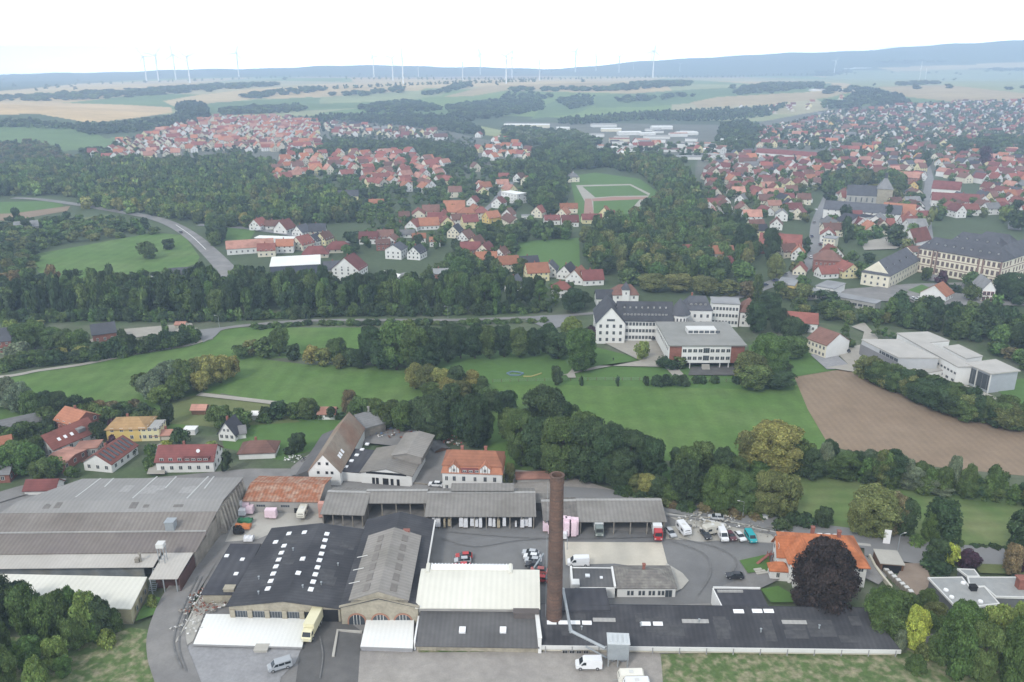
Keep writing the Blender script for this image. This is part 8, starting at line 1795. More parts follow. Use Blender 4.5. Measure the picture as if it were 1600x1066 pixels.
def line(pts, n, h, w, cols, place, kind='round', jit=0.35):
 """row of trees along a line given in photo pixels; h in metres, w crown radius in metres"""
 g = [GT(*p) for p in pts]; sg = [math.hypot(g[i + 1][0] - g[i][0], g[i + 1][1] - g[i][1]) for i in range(len(g) - 1)]; tot = sum(sg)
 for k in range(n):
  d = (k + 0.5) / n * tot + trn.uniform(-jit, jit) * tot / n; i = 0
  while i < len(sg) - 1 and d > sg[i]: d -= sg[i]; i += 1
  f_ = min(max(d / sg[i], 0), 1); x = g[i][0] + (g[i + 1][0] - g[i][0]) * f_; y = g[i][1] + (g[i + 1][1] - g[i][1]) * f_; m = trn.uniform(0.8, 1.2)
  addtree(x + trn.uniform(-1, 1), y + trn.uniform(-1, 1), trn.uniform(*h) , trn.uniform(*w), trn.choice(kind) if isinstance(kind, tuple) else kind, trn.choice(cols), place)
def fill(poly, sp, h, w, cols, place, kind='round', keep=1.0, clear=0.0, avoid=()):
 pts = [GT(*p) for p in poly]; xs = [p[0] for p in pts]; ys = [p[1] for p in pts]
 ny = int((max(ys) - min(ys)) / sp) + 1; nx = int((max(xs) - min(xs)) / sp) + 1
 X, Y = np.meshgrid(np.arange(nx) * sp + min(xs), np.arange(ny) * sp + min(ys)); g = np.random.default_rng(len(TREES) + 3)
 X = X + g.uniform(-.42, .42, X.shape) * sp + (np.arange(ny)[:, None] % 2) * sp * 0.5; Y = Y + g.uniform(-.42, .42, Y.shape) * sp
 Z = hgt(X, Y); PX, PY = PJ(X, Y, Z); m = inpoly(PX, PY, poly) & (PX > -260) & (PX < 1860) & (g.random(X.shape) < keep)
 for a_ in avoid: m &= ~inpoly(PX, PY, a_)
 for x, y, z in zip(X[m], Y[m], Z[m]):
  r = trn.uniform(*w)
  if clear:
   if any(abs(s['x'] - x) < 16 and abs(s['y'] - y) < 16 and math.hypot(s['x'] - x, s['y'] - y) < s['W'] / 2 + r * clear for s in SPECS): continue
  addtree(float(x), float(y), trn.uniform(*h), r, trn.choice(kind) if isinstance(kind, tuple) else kind, trn.choice(cols), place, float(z))
# --- foreground, lower left
P = 'in the grove at the factory drive'
for a in [(22, 985, 893, 70, 'dark'), (62, 1000, 905, 62, 'mid'), (108, 1000, 915, 62, 'mid'), (150, 1002, 918, 56, 'light'), (172, 1000, 925, 46, 'dark'), (190, 990, 945, 36, 'mid'), (8, 1045, 955, 60, 'mid'), (60, 1048, 985, 56, 'green'), (102, 1045, 985, 50, 'light'), (-30, 1010, 900, 80, 'dark'), (-40, 1100, 980, 80, 'mid'),
          (20, 1100, 1000, 80, 'mid'), (72, 1100, 1018, 52, 'light'), (110, 1060, 1018, 34, 'green'), (80, 1010, 925, 50, 'green'), (128, 990, 910, 44, 'green'), (45, 970, 900, 50, 'dark'), (160, 1005, 960, 40, 'green'), (130, 1015, 955, 44, 'mid')]: T(a[0] - 9, a[1], a[2] + 8, a[3] * 0.84, a[4], place=P)
T(168, 1012, 985, 30, 'light', 'bush', P); T(238, 950, 930, 18, 'light', 'bush', 'beside the white-roofed store')
# --- foreground, right
T(1281, 953, 842, 122, 'beech', 'round', 'before the orange-roofed villa', True)
P = 'between the villa and the bungalow'
for a in [(1375, 985, 922, 76, 'green'), (1400, 975, 925, 60, 'mid'), (1448, 955, 922, 34, 'mid'), (1425, 1018, 950, 42, 'lime'), (1460, 968, 940, 40, 'olive'), (1440, 985, 955, 44, 'mid'), (1385, 1000, 950, 60, 'mid')]: T(*a, place=P)
P = 'in the grove below the bungalow'
for a in [(1500, 1030, 942, 66, 'green'), (1540, 1035, 945, 60, 'light'), (1590, 1040, 940, 66, 'light'), (1490, 1062, 968, 60, 'green'), (1530, 1070, 975, 66, 'mid'), (1580, 1075, 960, 70, 'green'), (1630, 1050, 935, 70, 'green'), (1465, 1040, 985, 44, 'mid'), (1610, 1080, 990, 60, 'mid'), (1478, 1008, 962, 44, 'mid'), (1565, 1010, 955, 50, 'green')]: T(*a, place=P)
T(1404, 1020, 985, 26, 'grey', 'bush', P); T(1440, 1030, 1005, 30, 'olive', 'bush', P); T(1430, 1050, 1025, 40, 'mid', 'bush', P)
P = 'by the side road and bungalow'
for a in [(1460, 884, 840, 38, 'dark'), (1484, 886, 852, 26, 'lime'), (1512, 888, 862, 40, 'plum'), (1450, 882, 862, 24, 'green'), (1578, 900, 850, 34, 'brown'), (1594, 895, 855, 30, 'plum'), (1462, 896, 878, 50, 'dark')]: T(*a, place=P)
P = 'on the far verge of the country road'
for a in [(1362, 836, 762, 84, 'olive'), (1392, 838, 772, 50, 'brown'), (1412, 842, 778, 36, 'dark'), (1468, 850, 782, 54, 'dark'), (1450, 848, 800, 34, 'green'), (1598, 865, 795, 66, 'dark'), (1340, 838, 775, 40, 'olive'), (1286, 826, 792, 32, 'dark'), (1258, 825, 803, 30, 'dark'), (1240, 822, 800, 26, 'dark')]: T(*a, place=P)
T(1222, 828, 812, 36, 'dark', 'bush', P); T(1430, 852, 835, 30, 'green', 'bush', P)
line([(1480, 852), (1600, 862)], 12, (1.2, 2.0), (1.2, 2.0), ['dark', 'mid'], 'in the verge hedge of the country road', 'bush')
# --- brook wood behind the coach shed
P = 'along the brook behind the coach shed'
for a in [(1120, 800, 728, 62, 'green'), (1160, 802, 738, 60, 'mid'), (1195, 806, 735, 66, 'olive'), (1225, 812, 742, 46, 'olive'), (1072, 790, 722, 50, 'dark'), (1072, 760, 695, 40, 'mid'), (1100, 792, 745, 46, 'green'), (1030, 782, 745, 40, 'dark'), (1050, 788, 752, 36, 'mid'), (990, 772, 740, 34, 'olive'),
          (1010, 778, 740, 34, 'yellow'), (970, 762, 700, 60, 'dark'), (985, 745, 672, 60, 'dark'), (940, 752, 668, 80, 'dark'), (920, 752, 650, 90, 'dark'), (880, 748, 650, 80, 'mid'), (1020, 755, 685, 50, 'dark'), (905, 742, 640, 70, 'mid'), (955, 735, 660, 60, 'dark'), (1000, 735, 680, 60, 'dark'),
          (1205, 742, 660, 100, 'yellow'), (1170, 735, 672, 50, 'olive'), (1240, 745, 690, 46, 'mid'), (1130, 748, 700, 46, 'dark'), (1095, 742, 690, 50, 'mid'), (1150, 752, 712, 40, 'mid'), (1265, 750, 702, 40, 'dark'), (1060, 740, 700, 40, 'dark'), (1185, 752, 720, 40, 'green')]: T(*a, place=P)
T(1012, 800, 780, 36, 'olive', 'bush', P)
line([(960, 768), (1010, 785), (1060, 795), (1110, 803), (1200, 812)], 18, (2.0, 4.0), (2.0, 3.2), ['olive', 'mid', 'dark', 'brown'], 'in the thicket by the country road', 'bush')
P = 'in the broad grove behind the factory'
for a in [(855, 700, 605, 84, 'dark'), (800, 690, 638, 50, 'mid'), (845, 732, 650, 70, 'dark'), (815, 728, 640, 60, 'mid'), (870, 700, 620, 60, 'dark'), (890, 690, 630, 40, 'mid'), (742, 698, 612, 60, 'dark'), (725, 690, 620, 50, 'dark'), (672, 690, 618, 74, 'dark'), (690, 690, 640, 50, 'mid'), (648, 670, 625, 44, 'dark'),
          (560, 672, 620, 44, 'mid'), (585, 670, 622, 44, 'mid'), (610, 672, 625, 42, 'mid'), (630, 676, 628, 40, 'green'), (545, 650, 610, 30, 'brown'), (700, 676, 600, 50, 'dark'), (755, 690, 640, 40, 'mid'), (790, 655, 610, 40, 'dark'), (770, 640, 612, 40, 'dark')]: T(*a, place=P)
P = 'in the yellowing clump of the meadow'
for a in [(650, 608, 568, 34, 'yellow'), (668, 612, 570, 40, 'olive'), (690, 615, 575, 40, 'yellow'), (712, 618, 572, 36, 'dark'), (735, 615, 580, 44, 'yellow'), (750, 618, 590, 36, 'mid'), (700, 622, 590, 40, 'yellow'), (675, 625, 598, 40, 'mid'), (720, 625, 595, 36, 'olive'), (765, 632, 605, 30, 'mid'), (785, 636, 612, 36, 'dark')]: T(*a, place=P)
P = 'in the dark tree belt across the meadow'
for a in [(585, 570, 508, 44, 'dark'), (620, 578, 502, 60, 'green'), (648, 578, 510, 56, 'mid'), (675, 572, 508, 50, 'dark'), (700, 566, 508, 44, 'dark'), (600, 576, 530, 50, 'dark'), (565, 575, 545, 36, 'dark'), (660, 580, 535, 50, 'dark'), (720, 560, 508, 40, 'dark'), (742, 560, 506, 40, 'dark'), (765, 560, 508, 40, 'mid'), (788, 558, 508, 40, 'dark'), (812, 558, 512, 40, 'mid'), (835, 556, 512, 38, 'dark'), (856, 552, 505, 36, 'dark'), (640, 560, 500, 44, 'light')]: T(*a, place=P)
P = 'in the meadow hedge row'
for a in [(437, 556, 512, 36, 'mid'), (460, 562, 540, 30, 'dark'), (415, 558, 530, 34, 'mid'), (395, 555, 532, 30, 'olive'), (375, 560, 540, 30, 'mid'), (488, 570, 542, 30, 'yellow'), (505, 572, 545, 30, 'yellow'), (528, 568, 528, 34, 'mid'), (530, 575, 555, 30, 'olive'), (550, 572, 545, 30, 'dark'),
          (345, 598, 555, 44, 'yellow'), (325, 600, 555, 44, 'yellow'), (305, 605, 560, 40, 'olive'), (285, 612, 562, 44, 'mid'), (265, 615, 565, 50, 'grey'), (240, 625, 582, 46, 'grey'), (252, 632, 602, 40, 'light'), (225, 615, 585, 34, 'mid'), (315, 612, 580, 34, 'yellow'), (362, 590, 558, 30, 'yellow'), (278, 625, 585, 40, 'mid')]: T(*a, place=P)
P = 'along the brook at the village edge'
for a in [(14, 640, 590, 44, 'grey'), (35, 645, 598, 40, 'grey'), (-10, 640, 588, 50, 'mid'), (48, 655, 612, 36, 'mid'), (72, 650, 612, 40, 'dark'), (95, 648, 612, 36, 'dark'), (118, 648, 620, 30, 'dark'), (140, 645, 622, 22, 'dark'), (158, 648, 625, 26, 'brown'), (176, 648, 628, 28, 'brown'), (196, 648, 628, 28, 'mid'), (212, 645, 625, 26, 'brown'), (74, 662, 636, 34, 'mid'), (205, 660, 638, 26, 'dark'), (228, 662, 632, 30, 'dark'), (245, 664, 640, 26, 'mid'), (262, 664, 630, 24, 'dark')]: T(*a, place=P)
P = 'among the village gardens'
for a in [(30, 735, 690, 60, 'green'), (48, 740, 695, 50, 'green'), (10, 745, 700, 40, 'green'), (70, 752, 718, 44, 'mid'), (84, 745, 715, 34, 'green'), (115, 745, 728, 24, 'mid'), (80, 700, 668, 30, 'dark'), (60, 712, 680, 36, 'mid'), (96, 665, 645, 26, 'mid'), (155, 690, 660, 30, 'dark'), (160, 660, 636, 40, 'mid'), (345, 668, 632, 46, 'mid'), (376, 665, 640, 36, 'mid'), (382, 672, 655, 20, 'mid'),
          (283, 698, 670, 30, 'dark'), (262, 697, 688, 20, 'lime'), (466, 706, 676, 30, 'dark'), (452, 710, 698, 20, 'dark'), (356, 738, 706, 16, 'dark'), (480, 655, 622, 36, 'mid'), (460, 655, 630, 26, 'mid'), (436, 655, 628, 30, 'dark'), (418, 655, 636, 24, 'dark'), (533, 655, 645, 16, 'dark'), (795, 760, 722, 20, 'olive'), (785, 765, 740, 14, 'olive'), (205, 712, 700, 20, 'dark'), (330, 702, 690, 20, 'light'), (220, 668, 645, 36, 'mid'), (180, 664, 640, 30, 'mid'), (0, 690, 665, 30, 'dark'), (20, 698, 680, 24, 'mid')]: T(*a, place=P)
T(178, 672, 655, 14, 'plum', 'round', P); T(175, 697, 680, 14, 'plum', 'round', P)
line([(240, 700), (238, 722), (230, 738)], 8, (2, 3), (1.2, 1.6), ['green'], 'in the clipped hedge beside the yellow villa', 'bush', 0.1)
line([(0, 700), (120, 660), (200, 650)], 14, (3, 7), (2.5, 4), ['mid', 'dark', 'green'], 'in the hedge behind the village', ('bush', 'round'))
line([(400, 662), (440, 650), (520, 655)], 10, (2.5, 5), (2, 3), ['dark', 'mid'], 'in the paddock hedge', 'bush')
line([(155, 562), (60, 572), (0, 580)], 18, (4, 7), (3, 4.5), ['dark', 'mid'], 'in the lane hedge by the brick barns', ('bush', 'round'))
line([(312, 532), (260, 545), (200, 555), (150, 562)], 22, (5, 9), (3.4, 5), ['dark', 'mid', 'dark'], 'in the lane hedge by the brick barns', ('bush', 'round'))
P = 'around the brick barns'
for a in [(55, 545, 500, 44, 'green'), (35, 545, 505, 34, 'mid'), (80, 548, 512, 40, 'mid'), (105, 548, 515, 40, 'mid'), (128, 552, 515, 36, 'green'), (95, 562, 545, 30, 'yellow'), (20, 520, 500, 24, 'light'), (55, 510, 502, 30, 'yellow'), (259, 520, 500, 12, 'mid'), (290, 530, 508, 16, 'dark'), (190, 530, 515, 14, 'mid'), (130, 560, 540, 24, 'yellow'), (28, 560, 535, 40, 'grey')]: T(*a, place=P)
# --- school park
P = 'in front of the schools'
for a in [(905, 578, 512, 66, 'green'), (892, 535, 495, 36, 'light'), (872, 560, 518, 50, 'dark'), (930, 530, 512, 40, 'plum'), (870, 602, 572, 20, 'dark'), (1003, 562, 533, 24, 'light'), (985, 505, 490, 14, 'dark'), (1085, 520, 482, 22, 'grey'), (1045, 575, 558, 40, 'dark'), (1060, 575, 555, 30, 'mid'), (1170, 600, 552, 60, 'olive'), (1200, 592, 520, 66, 'green'), (1215, 605, 582, 60, 'dark'), (1178, 608, 570, 60, 'mid'), (1240, 560, 525, 50, 'mid'), (1160, 580, 560, 26, 'mid'), (920, 570, 550, 30, 'dark'), (1215, 590, 560, 44, 'dark')]: T(*a, place=P)
for x, w_ in ((1009, 8), (1026, 20), (1040, 20), (1055, 18), (1068, 18), (1087, 10), (1098, 12), (1117, 14), (908, 6), (965, 5), (1150, 14)): T(x, 603 - (4 if x > 1080 else 0), 588 - (w_ > 15) * 2, w_ + 2, 'dark', 'bush', 'in the clipped row before the school meadow')
P = 'behind the schools and houses'
for a in [(1178, 520, 470, 40, 'dark'), (1150, 500, 485, 20, 'dark'), (1200, 500, 455, 40, 'dark'), (1215, 520, 480, 36, 'dark'), (1235, 540, 495, 40, 'dark'), (1170, 465, 440, 40, 'brown'), (1140, 462, 440, 40, 'olive'), (1100, 460, 432, 46, 'olive'), (1060, 455, 428, 50, 'olive'), (1020, 455, 428, 50, 'olive'), (985, 445, 420, 40, 'mid'), (895, 490, 450, 36, 'dark'), (905, 480, 455, 40, 'dark'), (1230, 470, 450, 30, 'olive'), (1255, 470, 445, 30, 'olive'), (1290, 478, 455, 40, 'dark'), (1320, 530, 490, 20, 'green'), (1345, 505, 498, 14, 'green'), (1368, 528, 500, 22, 'green'), (1380, 530, 505, 16, 'green'), (1394, 530, 515, 18, 'green'), (1328, 545, 530, 14, 'mid'), (1250, 520, 505, 30, 'dark'), (1305, 495, 470, 26, 'mid'), (1220, 462, 440, 26, 'mid')]: T(*a, kind='cone' if a[3] < 24 and a[4] in ('green', 'dark') else 'round', place=P)
line([(1345, 588), (1372, 602), (1410, 618), (1450, 636), (1500, 655), (1560, 668), (1640, 672)], 30, (7, 11), (4.0, 6.0), ['mid', 'dark', 'mid', 'olive'], 'between ploughed field and modern school')
line([(1380, 590), (1440, 612), (1520, 640), (1600, 655)], 12, (6, 9), (3.5, 5), ['mid', 'dark'], 'between ploughed field and modern school')
fill([(1235, 500), (1300, 504), (1390, 512), (1430, 518), (1430, 500), (1380, 494), (1300, 488), (1240, 486)], 6.6, (4.5, 8), (3.0, 4.4), ['dark', 'mid', 'olive', 'green', 'mid'], 'in the wooded belt below the palace')
fill([(1390, 510), (1440, 522), (1560, 545), (1640, 568), (1760, 595), (1760, 555), (1600, 516), (1500, 500), (1420, 494), (1390, 494)], 7.0, (8, 13), (3.4, 5.2), ['dark', 'dark', 'mid', 'dark', 'green'], 'in the wooded belt below the palace')
line([(0, 504), (130, 501), (300, 503), (400, 499), (560, 494), (700, 493), (860, 487)], 110, (3, 7), (2.2, 3.6), ['dark', 'mid', 'green', 'dark'], 'in the long wood along the lane', ('bush', 'round'), 0.5)
line([(1545, 545), (1600, 575), (1660, 610)], 8, (4, 7), (3, 5), ['mid', 'brown', 'green'], 'behind the modern school')
# --- hay meadow row
line([(1250, 738), (1330, 750), (1420, 764), (1500, 776), (1600, 790), (1700, 800)], 44, (5, 13), (2.2, 4.6), ['dark', 'mid', 'grey', 'olive', 'dark', 'green', 'mid'], 'between ploughed field and hay meadow', ('round', 'poplar', 'bush'), 0.9)
line([(1290, 735), (1360, 745), (1440, 756)], 9, (7, 11), (3, 4.4), ['dark', 'mid', 'grey'], 'between ploughed field and hay meadow')
# --- field trees
T(233, 404, 378, 34, 'mid', 'round', 'standing alone in the green field'); T(265, 390, 374, 22, 'dark', 'round', 'standing alone in the green field')
# --- the long wood
LW = [(-200, 508), (0, 500), (130, 496), (300, 499), (400, 494), (560, 489), (700, 489), (800, 486), (866, 482), (880, 474), (840, 472), (700, 468), (650, 462), (560, 462), (400, 455), (330, 455), (200, 462), (60, 468), (-200, 470)]
fill(LW, 6.8, (11, 18), (3.0, 4.8), ['dark', 'dark', 'mid', 'mid', 'green', 'dark'], 'in the long wood along the lane', ('round', 'round', 'poplar'))
line([(-60, 462), (60, 455), (100, 450)], 8, (9, 14), (4, 5.5), ['grey', 'rust', 'mid', 'mid'], 'in the grey-green row before the farm roofs')
fill([(335, 455), (370, 436), (400, 440), (480, 448), (560, 455), (640, 452), (690, 425), (740, 405), (785, 435), (795, 455), (760, 464), (650, 464), (500, 462)], 8.0, (6, 11), (3.0, 4.6), ['dark', 'mid', 'mid', 'green', 'dark'], 'in the grove above the long wood', clear=0.9)
T(722, 445, 402, 44, 'green', 'round', 'in the grove above the long wood')
line([(400, 513), (480, 508), (560, 508), (700, 508), (860, 503)], 46, (1.6, 3.2), (2.0, 3.2), ['dark', 'mid', 'green'], 'in the low hedge of the meadow lane', 'bush', 0.8)
MIDW = dict(woods=[
 ([(-200, 320), (-200, 290), (0, 270), (60, 262), (140, 256), (250, 258), (380, 250), (430, 262), (425, 290), (500, 300), (555, 330), (560, 350), (480, 352), (400, 352), (330, 348), (260, 338), (180, 322), (100, 306), (0, 308)], 8.6, (7, 14), (3.6, 5.6), ['dark', 'mid', 'mid', 'green', 'green', 'olive', 'light'], 'in the wide wooded slope'),
 ([(120, 318), (200, 320), (250, 330), (330, 340), (400, 352), (400, 358), (320, 352), (240, 338), (130, 326)], 9, (8, 13), (4, 6), ['mid', 'light', 'mid', 'yellow'], 'in the light edge of the wooded slope'),
 ([(325, 360), (345, 352), (350, 375), (335, 398)], 8, (8, 12), (4, 5), ['dark', 'mid'], 'beside the main road curve'),
 ([(-100, 350), (0, 350), (70, 350), (110, 345), (170, 350), (235, 352), (246, 366), (180, 374), (100, 384), (60, 392), (50, 430), (60, 450), (0, 440), (-100, 430)], 10.5, (4, 9), (3.5, 5), ['mid', 'olive', 'mid', 'green', 'dark'], 'in the hedged pasture beside the green field'),
 ([(-200, 240), (0, 226), (50, 222), (90, 234), (110, 250), (60, 258), (0, 262), (-200, 262)], 11, (5, 9), (3.5, 5.5), ['olive', 'brown', 'mid', 'dark'], 'on the scrubby hillside'),
 ([(120, 240), (160, 236), (190, 226), (200, 236), (160, 246), (130, 250)], 11, (6, 10), (4, 6), ['dark', 'mid'], 'beside the hillside suburb'),
 ([(-200, 190), (20, 190), (40, 190), (110, 197), (180, 194), (255, 188), (285, 178), (325, 188), (322, 194), (262, 200), (200, 208), (140, 211), (110, 203), (60, 200), (-200, 198)], 11, (6, 10), (4.5, 6.5), ['dark', 'mid', 'dark', 'grey'], 'on the wooded hill edge'),
 ([(276, 172), (300, 166), (322, 172), (326, 186), (300, 188)], 10, (14, 20), (6, 8), ['dark'], 'in the round hilltop wood'),
 ([(440, 246), (500, 238), (520, 222), (600, 226), (700, 230), (745, 244), (745, 258), (700, 258), (640, 238), (520, 242), (450, 250)], 9.5, (7, 12), (3.8, 5.8), ['dark', 'mid', 'dark', 'mid'], 'in the wood between the two hillside suburbs'),
 ([(480, 196), (500, 184), (560, 182), (700, 184), (740, 200), (755, 214), (700, 206), (620, 196), (520, 188)], 11, (8, 13), (4.5, 7), ['dark', 'mid', 'dark'], 'on the wooded spur'),
 ([(770, 268), (830, 262), (835, 245), (860, 225), (890, 232), (950, 245), (965, 262), (890, 266), (884, 292), (880, 330), (860, 338), (830, 325), (820, 300), (830, 275)], 11, (9, 15), (5, 7), ['dark', 'mid', 'dark', 'green'], 'in the wood left of the running track'),
 ([(950, 255), (1000, 250), (1060, 262), (1090, 300), (1098, 345), (1170, 372), (1180, 400), (1165, 430), (1120, 442), (1010, 442), (930, 432), (908, 380), (950, 356), (990, 348), (1020, 322), (1036, 302), (1003, 275), (950, 262)], 8.8, (8, 15), (3.8, 6.0), ['dark', 'mid', 'green', 'mid', 'olive'], 'in the town edge wood'),
 ([(790, 360), (830, 350), (838, 362), (906, 368), (906, 378), (810, 380), (800, 410), (770, 392), (740, 372)], 10, (6, 11), (4, 5.5), ['dark', 'mid', 'green'], 'around the enclosed green field'),
 ([(1125, 200), (1165, 192), (1195, 205), (1200, 222), (1175, 226), (1180, 238), (1140, 242), (1118, 226)], 12, (7, 13), (3.6, 6), ['dark', 'mid'], 'on the slope beside the commercial valley'),
 ([(870, 192), (960, 182), (1080, 176), (1180, 172), (1230, 165), (1200, 182), (1120, 190), (1000, 188), (900, 196)], 14, (9, 13), (5, 7.5), ['dark', 'mid'], 'behind the commercial valley'),
 ([(790, 205), (840, 208), (900, 214), (940, 228), (900, 236), (860, 226), (780, 232)], 13, (9, 14), (6, 8), ['mid', 'dark', 'grey'], 'in the valley before the white factory hall'),
 ([(1330, 150), (1350, 140), (1410, 152), (1420, 165), (1350, 162)], 13, (8, 14), (6, 8), ['dark'], 'at the upper rim of the town'),
 ([(1480, 228), (1600, 222), (1800, 222), (1800, 238), (1600, 240), (1500, 242)], 12, (10, 15), (6, 8), ['dark', 'mid', 'dark'], 'in the long park belt of the upper town'),
 ([(1285, 285), (1330, 280), (1410, 284), (1410, 312), (1350, 316), (1290, 306)], 10, (10, 15), (5, 7), ['dark', 'mid', 'green', 'olive'], 'around the town church', [(1322, 290), (1385, 290), (1385, 308), (1322, 308)]),
])
for wd in MIDW['woods']: fill(*wd[:6], clear=0.9, avoid=[wd[6]] if len(wd) > 6 else ())
T(28, 350, 318 + 8, 14, 'dark', 'round', 'in the small field of the far lane'); 
# park trees in town, seen large
P = 'in the town gardens near the street'
for a in [(1165, 405, 350, 40, 'dark'), (1140, 380, 345, 36, 'mid'), (1205, 410, 355, 30, 'dark'), (1212, 440, 398, 30, 'olive'), (1322, 380, 340, 20, 'dark'), (1345, 385, 360, 20, 'green'), (1372, 365, 345, 30, 'dark'), (1400, 385, 352, 36, 'dark'), (1360, 345, 325, 18, 'dark'), (1385, 350, 322, 12, 'dark'), (1345, 435, 410, 26, 'green'), (1358, 410, 395, 22, 'dark'), (1445, 438, 418, 20, 'mid'), (1470, 444, 425, 18, 'plum'), (1495, 425, 400, 32, 'dark'), (1520, 452, 425, 34, 'mid'), (1515, 470, 445, 30, 'mid'), (1574, 470, 425, 50, 'dark'), (1605, 470, 430, 50, 'dark'), (1450, 360, 325, 18, 'olive'), (1180, 470, 430, 20, 'mid'), (1105, 430, 400, 40, 'mid'), (1160, 440, 412, 36, 'green'), (1096, 395, 372, 20, 'light'), (1320, 350, 322, 16, 'dark'), (1590, 360, 330, 40, 'dark'), (1570, 350, 325, 20, 'light'), (1338, 268, 228, 24, 'plum') if False else (1535, 262, 230, 22, 'plum'), (1285, 262, 236, 26, 'mid'), (1445, 262, 238, 16, 'dark'), (1340, 330, 318, 12, 'mid')]: T(*a, place=P)
fill([(1090, 330), (1110, 262), (1180, 240), (1440, 245), (1600, 250), (1740, 250), (1740, 345), (1600, 345), (1470, 340), (1440, 435), (1330, 440), (1290, 440), (1180, 410), (1150, 345)], 13.5, (6, 10), (2.8, 4.8), ['dark', 'mid', 'mid', 'green', 'olive'], 'among the town houses', keep=0.85, clear=0.75, avoid=STREETS)
fill([(1180, 235), (1190, 205), (1290, 178), (1420, 164), (1600, 158), (1740, 158), (1740, 250), (1600, 250), (1440, 245), (1300, 250)], 16, (6, 10), (3.6, 5.6), ['dark', 'mid', 'grey', 'mid'], 'among the upper town houses', clear=0.7, avoid=[STREETS[7]])
fill([(135, 250), (200, 218), (330, 186), (500, 184), (700, 210), (830, 240), (830, 262), (700, 250), (500, 240), (330, 240)], 15, (5, 8), (3, 4.8), ['dark', 'mid', 'grey'], 'among the hillside suburb houses', keep=0.5, clear=0.7)
fill([(420, 290), (440, 244), (640, 238), (830, 262), (830, 300), (790, 350), (640, 372), (560, 350), (560, 330), (500, 300)], 11.5, (5, 8), (3, 4.4), ['dark', 'mid', 'green', 'mid'], 'among the middle suburb houses', keep=0.7, clear=0.75, avoid=[[(735, 345), (760, 318), (790, 285), (806, 285), (790, 320), (760, 345)]])
fill([(540, 360), (640, 368), (720, 362), (800, 362), (830, 420), (900, 440), (890, 470), (820, 468), (700, 440), (690, 400), (640, 395), (560, 390), (560, 420), (530, 410)], 12, (4.5, 9), (3, 4.6), ['dark', 'mid', 'green'], 'among the lower village houses', keep=0.75, clear=0.75, avoid=[[(810, 372), (905, 366), (908, 420), (870, 423), (804, 412)]])
fill([(1240, 450), (1440, 400), (1600, 445), (1600, 480), (1400, 480)], 15, (4, 8), (2.8, 4.4), ['mid', 'dark', 'green'], 'in the palace gardens', keep=0.55, clear=0.9, avoid=[[(1250, 460), (1260, 436), (1310, 436), (1380, 478), (1330, 490)], [(1350, 455), (1350, 408), (1440, 400), (1600, 400), (1600, 448), (1470, 448), (1395, 458)], [(1415, 478), (1415, 462), (1475, 462), (1475, 480)]])
fill([(940, 230), (1120, 228), (1130, 256), (960, 256)], 22, (6, 10), (4, 6), ['dark', 'mid'], 'among the commercial halls', keep=0.9, clear=0.9)
# far countryside woods: one mass each
FAR = [([(345, 176), (400, 170), (470, 168), (480, 174), (420, 178), (350, 181)], 20, 'mid', .8), ([(560, 170), (620, 162), (650, 160), (690, 172), (640, 178), (580, 176)], 20, 'dark', .9), ([(700, 168), (760, 160), (800, 158), (850, 162), (850, 172), (780, 184), (730, 190), (700, 182)], 19, 'dark', .85), ([(870, 160), (900, 152), (930, 154), (925, 164), (890, 172)], 19, 'dark', .9), ([(780, 152), (830, 148), (860, 152), (840, 158), (790, 158)], 20, 'mid', .8),
       ([(-100, 156), (0, 153), (100, 148), (200, 143), (330, 136), (430, 132), (440, 134), (330, 142), (220, 151), (120, 157), (0, 159), (-100, 162)], 30, 'dark', .75), ([(355, 154), (420, 146), (500, 139), (505, 142), (410, 154)], 26, 'dark', .8), ([(515, 150), (600, 142), (640, 138), (636, 142), (560, 151)], 26, 'mid', .75),
       ([(655, 150), (720, 134), (742, 131), (738, 135), (690, 147)], 26, 'dark', .9), ([(790, 140), (940, 139), (1000, 131), (1078, 130), (1076, 134), (960, 143), (930, 143), (800, 143)], 26, 'dark', .8), ([(1140, 147), (1160, 139), (1200, 133), (1280, 132), (1290, 136), (1220, 143), (1150, 149)], 24, 'dark', .85),
       ([(960, 156), (1060, 150), (1090, 151), (1040, 156), (970, 161)], 22, 'mid', .7), ([(1280, 164), (1320, 156), (1400, 154), (1420, 162), (1340, 170), (1280, 172)], 20, 'dark', .8), ([(1275, 113), (1325, 110), (1335, 113), (1300, 119), (1275, 120)], 34, 'dark', .8), ([(1370, 97), (1420, 95), (1480, 96), (1480, 98), (1380, 100)], 60, 'dark', .9), ([(1535, 109), (1600, 107), (1800, 107), (1800, 112), (1600, 112), (1535, 112)], 46, 'dark', .9), ([(1270, 141), (1330, 138), (1370, 146), (1280, 147)], 34, 'dark', .5), ([(1400, 132), (1462, 130), (1464, 132), (1410, 134)], 36, 'dark', .8)]
for i, (pl, sp, c, kp) in enumerate(FAR): fill(pl, sp, (9, 14), (sp * 0.42, sp * 0.6), [c, 'dark'] if c != 'dark' else ['dark', 'dark', 'mid'], 'FARWOOD', keep=kp)
for pts, n in (([(110, 133), (470, 121), (700, 120)], 40), ([(430, 145), (560, 138), (640, 134), (760, 130), (840, 128)], 60), ([(800, 125), (1000, 122), (1200, 118), (1330, 118)], 70), ([(540, 124), (690, 125), (860, 124)], 40), ([(1340, 140), (1370, 145), (1385, 150)], 8)):
 line(pts, n, (9, 14), (5, 9), ['dark', 'mid'], 'FARWOOD')
for k in range(60):
 px = trn.uniform(-50, 1650); py = trn.uniform(112, 150); x, y, z = GT(px, py)
 if 2300 < y < 9000: addtree(x, y, trn.uniform(8, 14), trn.uniform(6, 14), 'round', 'dark', 'FARWOOD', z)

